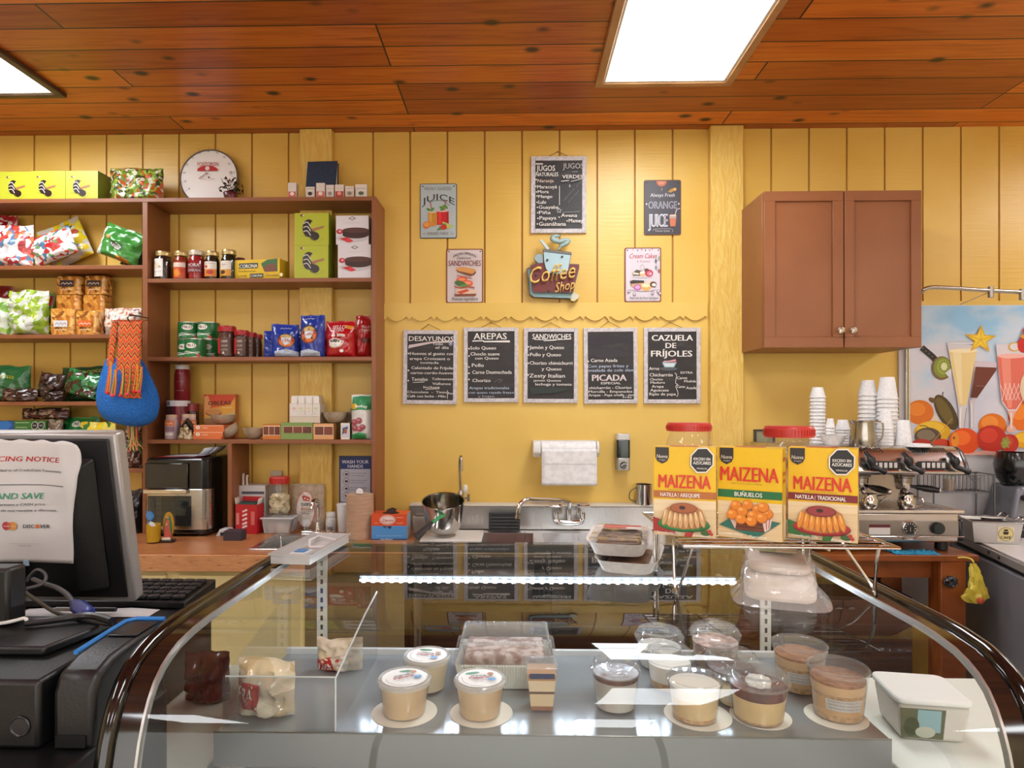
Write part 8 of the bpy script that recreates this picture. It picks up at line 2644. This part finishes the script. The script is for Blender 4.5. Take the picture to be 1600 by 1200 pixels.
for kind, (xa, ya), (xb, yb_), ytop, lab in (('a', (1021.5, 834.5), (1119, 841), 697.5, 'yellow custard mix box with a brown NATILLA AREQUIPE band, nearest the foam trays'), ('b', (1122, 837.5), (1222.5, 847.5), 698, 'yellow mix box with a green BUÑUELOS band, middle of the three'), ('c', (1231.5, 839), (1340.5, 849.5), 698.5, 'yellow custard mix box with a maroon NATILLA TRADICIONAL band, beside the coffee machine')):
 A, B = PZ(xa, ya, zwb), PZ(xb, yb_, zwb)
 v = B - A
 th = math.atan2(v.y, v.x)
 if kind != 'a':
  th = min(th, -.30)
 w = v.length
 h = PY(xa, ytop, A.y).z - zwb
 t = thing('custard_box', lab, 'box', A, th, 'yellow mix boxes')
 b = MB()
 b.box(0, w, 0, .042, 0, h, M('d9ae12', .4))
 b.add([(.0006, -.0004, .0006), (w - .0006, -.0004, .0006), (w - .0006, -.0004, h - .0006), (.0006, -.0004, h - .0006)], [(0, 1, 2, 3)], YLW)
 b.obj('carton_body', t)
 d = DC(PHOTO, (0, 141), 1.0)
 d.k = w / 100
 maize(kind)(d)
 sc = h / (141 * d.k)
 d.items = [([(u, vv * sc) for u, vv in vs], fs, m) for vs, fs, m in d.items]
 d.obj('front_print', t, -.0006, eps=.00012)
 b = MB()
 b.box(w * .25, w * .72, .012, .03, h + .0003, h + .0008, M('c2501c', .4))
 b.obj('top_print', t)
 b = MB()
 for i, z in enumerate((.62, .70, .86)):
  b.add([(w + .0006, .006, h * z), (w + .0006, .036, h * z), (w + .0006, .036, h * (z + .04)), (w + .0006, .006, h * (z + .04))], [(0, 1, 2, 3)], M('b8501c', .4))
 b.add([(w + .0006, .004, .004), (w + .0006, .038, .004), (w + .0006, .038, h * .38), (w + .0006, .004, h * .38)], [(0, 1, 2, 3)], M('dcc08a', .4))
 b.obj('side_print', t)
COOK = noisy('cookies', [(.4, '8a5a34'), (.5, 'c4955c'), (.6, 'd9b47e')], ns=26, rough=.7, bstr=.4)
for px, y0, y1, w, Y, lab in ((1086.5, 662, 675.5, 75, 1.275, 'clear plastic jar with a red lid behind the brown banded box'), (1250, 667.5, 685.5, 81, 1.235, 'clear plastic jar with a red lid behind the maroon banded box')):
 t = screw_jar('cookie_jar', lab, px, zw + .0026, Y, w, y0, y1, COOK, .72)
 t['group'] = 'red lidded plastic jars'
FT = noisy('foam_tray', [(.4, 'd2cecb'), (.6, 'dcd8d5')], ns=90, rough=.6, bstr=.05)
def tray(mb, w, d_, h, m, r=.8):
 n = 40
 def ring(s, z):
  out = []
  for i in range(n):
   a = 2 * PI * (i + .5) / n
   c, s_ = math.cos(a), math.sin(a)
   e = 5
   q = 1 / ((abs(c) ** e + abs(s_) ** e) ** (1 / e))
   out.append((c * q * w * s, s_ * q * d_ * s, z))
  return out
 R_ = [ring(.80, 0), ring(.97, h * .92), ring(1.03, h), ring(1.0, h * 1.0 - .001), ring(.94, h * .9), ring(.78, .004)]
 vs = [v for r_ in R_ for v in r_]
 fs = [tuple(range(n - 1, -1, -1))] + [(k * n + i, k * n + (i + 1) % n, (k + 1) * n + (i + 1) % n, (k + 1) * n + i) for k in range(5) for i in range(n)] + [tuple(range(5 * n, 6 * n))]
 return mb.add(vs, fs, m, True)
pt = PZ(978, 884, zc)
t = thing('foam_tray', 'lower white foam tray under the tray of dried meat', 'tray', (pt.x + .012, pt.y + .015, zc), -.30)
tray(MB(), .065, .105, .028, FT).obj('tray_body', t)
MB().box(-.04, .04, -.07, .07, .0045, .020, noisy('dried_meat2', [(.4, '4a3428'), (.6, '8a6a54')], ns=30, rough=.5)).obj('dried_meat', t, bevel=.004)
t = thing('foam_tray', 'upper white foam tray of film wrapped dried meat with a red label', 'tray', (pt.x - .006, pt.y + .04, zc + .030), -.22)
tray(MB(), .066, .105, .030, FT).obj('tray_body', t)
b = MB()
mm = noisy('dried_meat', [(.35, '3f2c20'), (.5, '6a4c38'), (.65, '9a7c60')], scale=(1, 6, 1), ns=14, rough=.45, bstr=.5)
for i in range(7):
 b.box(-.046 + .003 * (i % 2), .046 - .004 * (i % 3), -.078 + i * .022, -.060 + i * .022, .005 + .001 * (i % 2), .026 + .003 * (i % 3), mm)
b.obj('dried_meat', t, bevel=.004)
b = MB()
b.grid(10, 14, lambda u, v: ((u - .5) * .118, (v - .5) * .188, .0335 + .003 * mnoise.noise(Vector((u * 5, v * 7, 3)))), clear('cling_film', (.95, .95, .95), .06, 1.5, .06, .5))
b.obj('film_wrap', t)
b = MB()
zz_l = .0375
b.box(-.040, .046, .018, .062, zz_l, zz_l + .0006, M('c9bcb4', .4)).box(-.038, .012, .020, .036, zz_l + .0007, zz_l + .001, M('b83a30', .4)).box(-.038, .044, .044, .060, zz_l + .0007, zz_l + .001, M('b83a30', .4)).box(.016, .044, .021, .040, zz_l + .0007, zz_l + .001, M('d6d2d0', .4))
b.obj('price_label', t)
pt = PZ(1232, 915, zc)
t = thing('wrapped_bread', 'film wrapped block of pale corn cakes lying on the case beside the rack leg', 'wrapped block', (.478, 1.175, zc), -.32)
pale = noisy('corn_cake', [(.4, 'cbbcae'), (.6, 'ddd2c8')], ns=26, rough=.6, bstr=.15)
rbox(-.058, .058, -.075, .075, .002, .042, .025, pale).obj('lower_block', t, bevel=.008)
rbox(-.050, .052, -.045, .085, .0425, .060, .022, pale).obj('upper_block', t, bevel=.007)
b = MB()
def wrapf(u, v):
 a = 2 * PI * u
 c, s = math.cos(a), math.sin(a)
 e = 5
 q = 1 / ((abs(c) ** e + abs(s) ** e) ** (1 / e))
 n = mnoise.noise(Vector((c * 3, s * 3, v * 6)))
 fl = 1.06 + (.30 * max(0, 1 - v * 3.2) if s < .1 else .06 * (1 - v)) + .03 * n
 return (c * q * .060 * fl * (1 - .12 * v), s * q * .082 * fl * (1 - .08 * v), .0015 + v * .063 + .002 * n * v)
WRAP = clear('bread_wrap', (.94, .93, .93), .09, 1.5, .22, .9)
b.grid(64, 14, wrapf, WRAP, True, True)
top = [wrapf(i / 64, 1) for i in range(64)]
b.add(top, [tuple(range(64))], WRAP, True)
b.obj('plastic_wrap', t)
b = MB()
b.box(-.03, .035, .03, .07, .0668, .0674, M('c9c4b4', .4)).box(-.03, .0, .055, .07, .0675, .0678, M('b04a3a', .4)).box(-.03, .0, .03, .054, .0675, .0678, M('7a8a5a', .4))
b.obj('paper_label', t)
zt_ = zc
A, B, Cc = PZ(430, 881, zt_), PZ(484, 886, zt_), PZ(545, 850, zt_)
t = thing('metal_tray', 'narrow shallow metal tray at the rear corner of the display case', 'tray', (B.x, B.y, zt_ + .0045), math.atan2(Cc.y - B.y, Cc.x - B.x) - PI / 2)
w, L = (B - A).length, (Cc - B).length
AL2 = M('cfcdcb', .38, .6)
b = MB()
hh = .022
b.box(-w, 0, 0, L, 0, .002, AL2).box(-w, -w + .002, 0, L, .002, hh, AL2).box(-.002, 0, 0, L, .002, hh, AL2).box(-w + .002, -.002, 0, .002, .002, hh, AL2).box(-w + .002, -.002, L - .002, L, .002, hh, AL2)
b.box(-w - .005, .005, -.005, 0, hh - .003, hh, AL2).box(-w - .005, -w, 0, L, hh - .003, hh, AL2).box(0, .005, 0, L, hh - .003, hh, AL2)
b.obj('tray_body', t)
Rm = Matrix.Rotation(t.rotation_euler.z, 4, 'Z')
o = t.location + (Rm @ Vector((-w * .55, L * .28, .0035)))
c = thing('card_pad', 'little white and blue pad lying in the narrow metal tray', 'pad', o, t.rotation_euler.z)
MB().box(-.018, .018, -.022, .022, 0, .010, M('cfd2d6', .4)).obj('pad_body', c, bevel=.002)
MB().box(-.012, .012, -.012, .014, .0102, .0125, M('4a80b8', .4)).obj('blue_top', c, bevel=.002)
o = t.location + (Rm @ Vector((-.012, L * .1, .0065)))
c = thing('pen', 'dark blue pen lying along the edge of the narrow metal tray', 'pen', o, t.rotation_euler.z)
MB().cyl((0, 0, 0), (0, .12, 0), .0038, M('26348a', .3), n=10).obj('barrel', c)
MB().cyl((0, .1202, 0), (0, .14, 0), .0034, M('1a2050', .3), r1=.001, n=10).obj('tip', c)
o = t.location + (Rm @ Vector((-w * .45, L * .62, .0025)))
c = thing('white_stand', 'small white bent wire stand in the narrow metal tray', 'stand', o, t.rotation_euler.z)
MB().tube([(-.024, 0, .003), (-.024, 0, .018), (-.024, .05, .018), (.024, .05, .010), (.024, 0, .006), (-.024, 0, .003)], .0026, M('dcd8d8', .4), 8).obj('bent_wire', c)
t = thing('side_counter', 'white topped counter between the display case and the fridge', 'counter', (1.12, 1.16, 0))
MB().box(-.42, .55, -.42, .42, .87, .90, M('dadcd6', .4)).obj('counter_top', t, bevel=.003)
MB().box(-.41, .54, -.40, .40, 0, .8695, M('c4beb0', .5)).obj('cabinet_body', t)
pt = PZ(1452, 1150, .9006)
t = thing('ice_cream_tub', 'square white tub with a printed side standing on the white side counter', 'tub', (pt.x, pt.y + .03, .9006), -.15)
tw, tz = .066, .075
b = MB()
b.add([(-tw * .86, -tw * .8, 0), (tw * .86, -tw * .8, 0), (tw * .86, tw * .8, 0), (-tw * .86, tw * .8, 0), (-tw, -tw * .95, tz), (tw, -tw * .95, tz), (tw, tw * .95, tz), (-tw, tw * .95, tz)], [(3, 2, 1, 0), (4, 5, 6, 7), (0, 1, 5, 4), (1, 2, 6, 5), (2, 3, 7, 6), (3, 0, 4, 7)], M('cfcac2', .4))
b.obj('tub_body', t, bevel=.008)
rbox(-tw * 1.08, tw * 1.08, -tw * 1.04, tw * 1.04, tz + .0004, tz + .012, .02, M('e6e6e4', .4)).obj('lid', t, bevel=.004)
d = DC(PHOTO, (0, 0), 1000.0)
d.ox = d.oy = 0
d.poly([(-.058, -.006), (.018, -.006), (.020, -.068), (-.062, -.068)], '5a6048').rect(-.03, -.066, .012, -.02, '8ab0b8').ell(-.04, -.03, .014, .02, '3a4a34').ell(-.015, -.02, .018, .012, 'b8bcae')
d.obj('side_print', t, 0, T=Matrix.Translation((0, -tw * .80 - .0012, 0)) @ Matrix.Rotation(.13, 4, 'X'))
# ================================================================ till corner
t = thing('till_counter', 'white topped till counter beside the curved end of the display case', 'counter', (-1.30, 1.16, 0))
MB().box(-.95, .735, -.5, .46, .87, .90, M('d2d6cc', .4)).obj('counter_top', t, bevel=.003)
MB().box(-.94, .725, -.48, .44, 0, .8695, M('c4beb0', .5)).obj('cabinet_body', t)
BK = noisy('black_plastic', [(.4, '0a0a0b'), (.6, '111112')], ns=200, rough=.42, bstr=.05)
BK2 = M('0d0d0f', .3)
GY = M('55555a', .4)
zc9 = .9006
t = thing('cash_drawer', 'wide black cash drawer beneath the printer and monitor', 'cash drawer', (-1.1, 1.1, zc9))
b = MB()
zd = 1.10
b.box(-.7, .53, -.32, -.06, 0, zd - zc9, BK)
b.box(-.7, .335, -.0595, .50, 0, zd - zc9, BK)
b.obj('drawer_body', t, bevel=.006)
MB().box(-.68, .50, -.332, -.3205, .03, .16, BK2).obj('drawer_front', t, bevel=.004)
zp = zd + .0006
t = thing('till_unit', 'black till unit with a round hole in its front, under the monitor stand', 'till', (-.79, .90, zp + .001))
MB().box(-.40, .155, -.06, .12, 0, .092, BK).box(-.40, .12, .1205, .165, 0, .092, BK).obj('cabinet', t, bevel=.006)
px_, pz_ = PY(30, 1137, .838).x + .79, PY(30, 1137, .838).z - zp
T = Matrix.Translation((px_, -.0604, pz_)) @ Matrix.Rotation(PI / 2, 4, 'X')
o = MB().lathe([(.014, .001), (.0125, .002), (.010, .0005), (0, .0006)], M('3a3a3c', .25, .6), n=24, T=T).obj('round_hole', t)
b = MB()
b.tube([(-.13, -.066, pz_ - .028), (-.06, -.068, pz_ - .031), (.02, -.068, pz_ - .033), (.09, -.068, pz_ - .034)], .003, M('3a3a3c', .35), 8, curve=4)
b.obj('cable', t)
X0, X1 = -.62, -.563
t = thing('label_printer', 'black receipt printer with a bright blue trim line beside the curved glass end', 'printer', ((X0 + X1) / 2, .935, zp))
hw = (X1 - X0) / 2
pr = [(-.092, 0), (.085, 0), (.085, .116), (.0, .114), (-.05, .110), (-.082, .098), (-.092, .075)]
MB().prism(pr, -hw, hw, BK, 'x').obj('body', t, bevel=.008)
blue = M('2f7ac4', .4)
b = MB()
b.tube([(-hw - .0005, -.045, .112), (-hw - .0005, .02, .1155), (-hw - .0005, .070, .1175), (-hw + .012, .082, .118), (hw, .082, .118)], .0034, blue, 8)
b.obj('blue_trim', t)
MB().box(-hw + .008, hw - .004, .01, .07, .1155, .1175, M('1d1d1f', .25)).obj('paper_cover', t, bevel=.002)
MB().box(-hw + .006, hw - .01, -.0945, -.0925, .004, .02, BK2).obj('paper_slot', t)
zk = zd + .0006
pk = PZ(262, 930, zk + .03)
t = thing('keyboard', 'black computer keyboard behind the monitor on the till counter', 'keyboard', (-.98, 1.51, zk))
kx1 = PZ(298, 926, zk + .03).x + .98
b = MB()
b.prism([(-.075, 0), (.075, 0), (.075, .028), (-.075, .016)], kx1 - .44, kx1, BK, 'x')
b.obj('case_body', t, bevel=.003)
first = None
n = 0
for r in range(5):
 for c in range(14):
  y = -.055 + r * .025
  loc = (kx1 - .025 - c * .029, y, .0165 + (y + .075) * .08)
  if first is None:
   first = MB().prism([(-.012, -.010), (.012, -.010), (.012, .010), (-.012, .010)], 0, .008, M('1f1f22', .4), 'z').obj('key', t, loc, bevel=.002)
  else:
   k = first.copy()
   COL.objects.link(k)
   k.parent = t
   k.location = loc
tilt = .19
t = thing('monitor', 'back of a black till monitor with a silver rim and a paper notice taped on', 'monitor', (-1.04, 1.375, 1.135), rot=(tilt, 0, 0))
mw, mh = .215, .377
SIL = M('a9a6a4', .35, .5)
b = MB()
b.box(-mw, mw, 0, .034, 0, mh, SIL)
b.obj('silver_frame', t, bevel=.006)
b = MB()
b.prism([(-mw + .012, .012), (mw - .014, .012), (mw - .014, mh - .012), (-mw + .012, mh - .012)], -.006, -.0004, M('151315', .45))
b.obj('back_cover', t, bevel=.003)
vx0, vx1 = -.10, mw - .045
b = MB()
vs = [(vx0, -.0064, .035), (vx1, -.0064, .035), (vx1, -.0064, mh - .05), (vx0, -.0064, mh - .05), (vx0 + .02, -.045, .045), (vx1 - .045, -.045, .045), (vx1 - .045, -.045, mh - .085), (vx0 + .02, -.045, mh - .085)]
b.add(vs, [(4, 5, 6, 7), (0, 1, 5, 4), (1, 2, 6, 5), (2, 3, 7, 6), (3, 0, 4, 7), (3, 2, 1, 0)], BK)
b.obj('rear_housing', t, bevel=.004)
MB().box(-mw + .01, mw - .01, .0345, .036, .012, mh - .012, M('0a0c10', .1)).obj('screen', t)
t2 = thing('monitor_stand', 'black monitor stand with a flat foot and a thick post at the frame edge', 'monitor stand', (-1.04, 1.10, zp + .0940))
MB().prism([(-.14, -.18), (.352, -.18), (.375, -.09), (.37, -.045), (-.14, -.045)], 0, .014, BK, 'z').obj('foot', t2, bevel=.004)
MB().prism([(-.08, -.10), (.234, -.10), (.234, -.06), (-.08, -.06)], .0145, .107, BK, 'z').obj('post', t2, bevel=.006)
MB().box(-.06, .02, -.0595, .2125, .015, .03, BK2).obj('bracket', t2)
Rm = Matrix.Rotation(tilt, 4, 'X')
No = Vector((-1.04, 1.375, 1.135))
t3 = thing('paper_notice', 'white paper PRICING NOTICE sheet taped to the back of the till monitor', 'notice', No + Rm @ Vector((-.10, -.0475, .10)), rot=(tilt, 0, 0))
Yn = 1.29
pxc = lambda x, y: None
PW = M('d3d0d0', .6)
def sheet(u, v, lift=0.0):
 """u across 0..1, v up 0..1"""
 W, H = .345, .262
 c = max(0, u - .80) / .20
 y = -.006 * c ** 2 * math.sin(v * 7 + .4) - .010 * c ** 2 * (v > .5) * (v - .5) * 2 - .0015 * math.sin(u * 9 + v * 4) - lift
 return ((u - .5) * W + .012 * c * (v - .45), y, v * H)
T0 = t3.location
p_r = PZ
b = MB()
def loc(px, py):
 """point of the tilted sheet plane seen at a picture position, in sheet coordinates"""
 d_ = ray(px, py)
 nrm = Rm @ Vector((0, -1, 0))
 P0 = Vector((0, 0, CAMZ))
 s = (T0 - P0).dot(nrm) / d_.dot(nrm)
 return Rm.inverted() @ (P0 + d_ * s - T0)
c00, c11 = loc(118, 879), loc(132, 684)
xr, zb0_, zt0 = loc(116, 878).x, loc(60, 879).z, loc(60, 686).z
xl = xr - .26
prof_r = [(879, 117), (850, 117), (820, 118), (800, 119), (780, 122), (760, 126), (740, 128), (722, 133), (708, 133), (695, 130), (687, 118)]
pr_ = [(loc(x, y).z, loc(x, y).x) for y, x in prof_r]
def edge(z):
 for i in range(len(pr_) - 1):
  if pr_[i][0] <= z <= pr_[i + 1][0]:
   f = (z - pr_[i][0]) / (pr_[i + 1][0] - pr_[i][0])
   return pr_[i][1] + (pr_[i + 1][1] - pr_[i][1]) * f
 return pr_[0][1] if z < pr_[0][0] else pr_[-1][1]
def sh(x, z, lift=0.0):
 c = max(0, (x - (xr - .06)) / .06)
 y = -.010 * min(c, 1.2) ** 2 * (.4 + .6 * (z - zb0_) / (zt0 - zb0_)) - .0012 * math.sin(x * 40 + z * 25) - .0008 * math.sin(z * 70 - x * 20)
 return (x, y - lift, z)
b.grid(40, 30, lambda u, v: sh(xl + (edge(zb0_ + (zt0 - zb0_) * v) - xl) * u, zb0_ + (zt0 - zb0_) * v - .004 * (v > .97) * math.sin(u * 20) ** 2), PW)
b.obj('paper_sheet', t3, solid=.0003)
d = DC(CF, (0, 0), 1.0)
class SD(DC):
 def uv(s, x, y):
  p = loc(s.ox + x / s.s, s.oy + y / s.s)
  return (p.x, p.z)
d = SD(CF, (0, 0), 1.0)
d.r = .6
d.text('UPDATED PRICING NOTICE', -430, 428, 346, 36, 'c4302c', .03, .2)
d.text('is applied to all Credit/Debit Transactions.', -62, 440, 414, 17, '4a4648', .012, .2)
d.rect(-20, 500, 455, 505, '55525a')
d.text('PAY WITH CASH AND SAVE', -560, 304, 596, 42, '4a9a7a', .03, .2)
d.text('All prices as of this moment represent a CASH price.', -420, 308, 640, 17, '4a4648', .012, .2)
d.text('Debit and Gift Cards do not receive a discount.', -300, 384, 680, 17, '4a4648', .02, .2)
d.ell(44, 777, 28, 28, 'b8404a').ell(90, 777, 28, 28, 'd9974a').ell(66, 777, 14, 24, 'c9683f').text('mastercard', 26, 108, 782, 9, 'ecdcd4', .02)
d.text('DISC', 162, 240, 788, 24, '2a2628', .03).ell(259, 777, 14, 13, 'd06a2c').text('VER', 276, 342, 788, 24, '2a2628', .03)
d.rect(70, 892, 282, 894, 'b0acac').text('SIGNATURE', 138, 220, 910, 7, '6a6668')
keep = []
d.items = [(vs, [f for f in fs if max(vs[i][0] for i in f) < 9 and min(vs[i][0] for i in f) > xl + .004], m) for vs, fs, m in d.items]
d.obj('printed_text', t3, fn=lambda u, v, l: sh(u, v, l + .0006), eps=.0001, fine=.02)
MB().box(loc(42, 879).x - .006, loc(42, 879).x + .006, -.0025, -.0015, zb0_ - .006, zb0_ + .006, M('9ab4c8', .3)).obj('tape', t3)
t = thing('monitor_cable', 'grey cable with a bright blue plug looping below the monitor', 'cable', PY(130, 952, 1.26))
lc = t.location
g = lambda x, y, Y: tuple(PY(x, y, Y) - lc)
MB().tube([g(52, 905, 1.27), g(70, 912, 1.24), g(88, 918, 1.215), g(104, 928, 1.17), g(114, 941, 1.11)], .0045, M('5a5a5e', .35), 8, curve=4).obj('cord', t)
MB().tube([g(114, 941, 1.11), g(120, 946, 1.09), g(134, 956, 1.05), g(141, 959, 1.04)], [.007, .0125, .0115, .009], M('23357f', .35), 8, curve=2, flat=.7).obj('plug', t)
t = thing('power_cable', 'thin black cables tangled behind the paper notice', 'cable', PY(50, 925, 1.29))
lc = t.location
g = lambda x, y, Y: tuple(PY(x, y, Y) - lc)
MB().tube([g(42, 908, 1.23), g(48, 898, 1.23), g(60, 890, 1.23), g(72, 900, 1.23), g(66, 912, 1.22), g(48, 918, 1.20), g(40, 920, 1.19)], .003, M('4a4a4c', .3), 8, curve=5).obj('cord', t)
MB().tube([g(40, 926, 1.18), g(60, 940, 1.125), g(90, 958, 1.06), g(130, 968, 1.03), g(160, 974, 1.01), g(180, 976, 1.00)], .0035, M('1b1b1d', .3), 8, curve=5).obj('cord', t)
MB().tube([g(40, 974, 1.0), g(90, 968, 1.015), g(140, 962, 1.03), g(175, 970, 1.0)], .006, M('18181a', .35), 8, curve=5).obj('cord', t)
t = thing('white_cable', 'short white cable crossing the monitor post at the frame edge', 'cable', PY(15, 972, 1.2))
lc = t.location
g = lambda x, y, Y: tuple(PY(x, y, Y) - lc)
MB().tube([g(-40, 976, 1.0), g(0, 974, 1.0), g(22, 970, 1.0), g(38, 966, 1.0), g(42, 970, 1.0)], .0028, M('cfccc8', .4), 8, curve=4).obj('cord', t)
pp = PZ(140, 962, zd)
t = thing('loose_paper', 'white sheet lying between the keyboard and the printer', 'paper', (-.95, 1.40, zp))
b = MB()
b.grid(10, 8, lambda u, v: ((u - .5) * .30, (v - .5) * .05, .001 + .004 * math.sin(u * 6) ** 2 * v), M('c9c6c6', .6))
b.obj('paper_sheet', t, solid=.0005)
pn = PZ(140, 956, zp + .012)
t = thing('ballpoint_pen', 'grey and black pen lying on the loose white sheet', 'pen', (pn.x - .02, 1.395, zp + .0105))
MB().cyl((-.07, 0, 0), (.0, 0, 0), .0045, M('b4b2b2', .3), n=10).obj('barrel', t)
MB().cyl((.0002, 0, 0), (.065, 0, 0), .0048, M('1f1f22', .35), n=10).obj('grip', t)
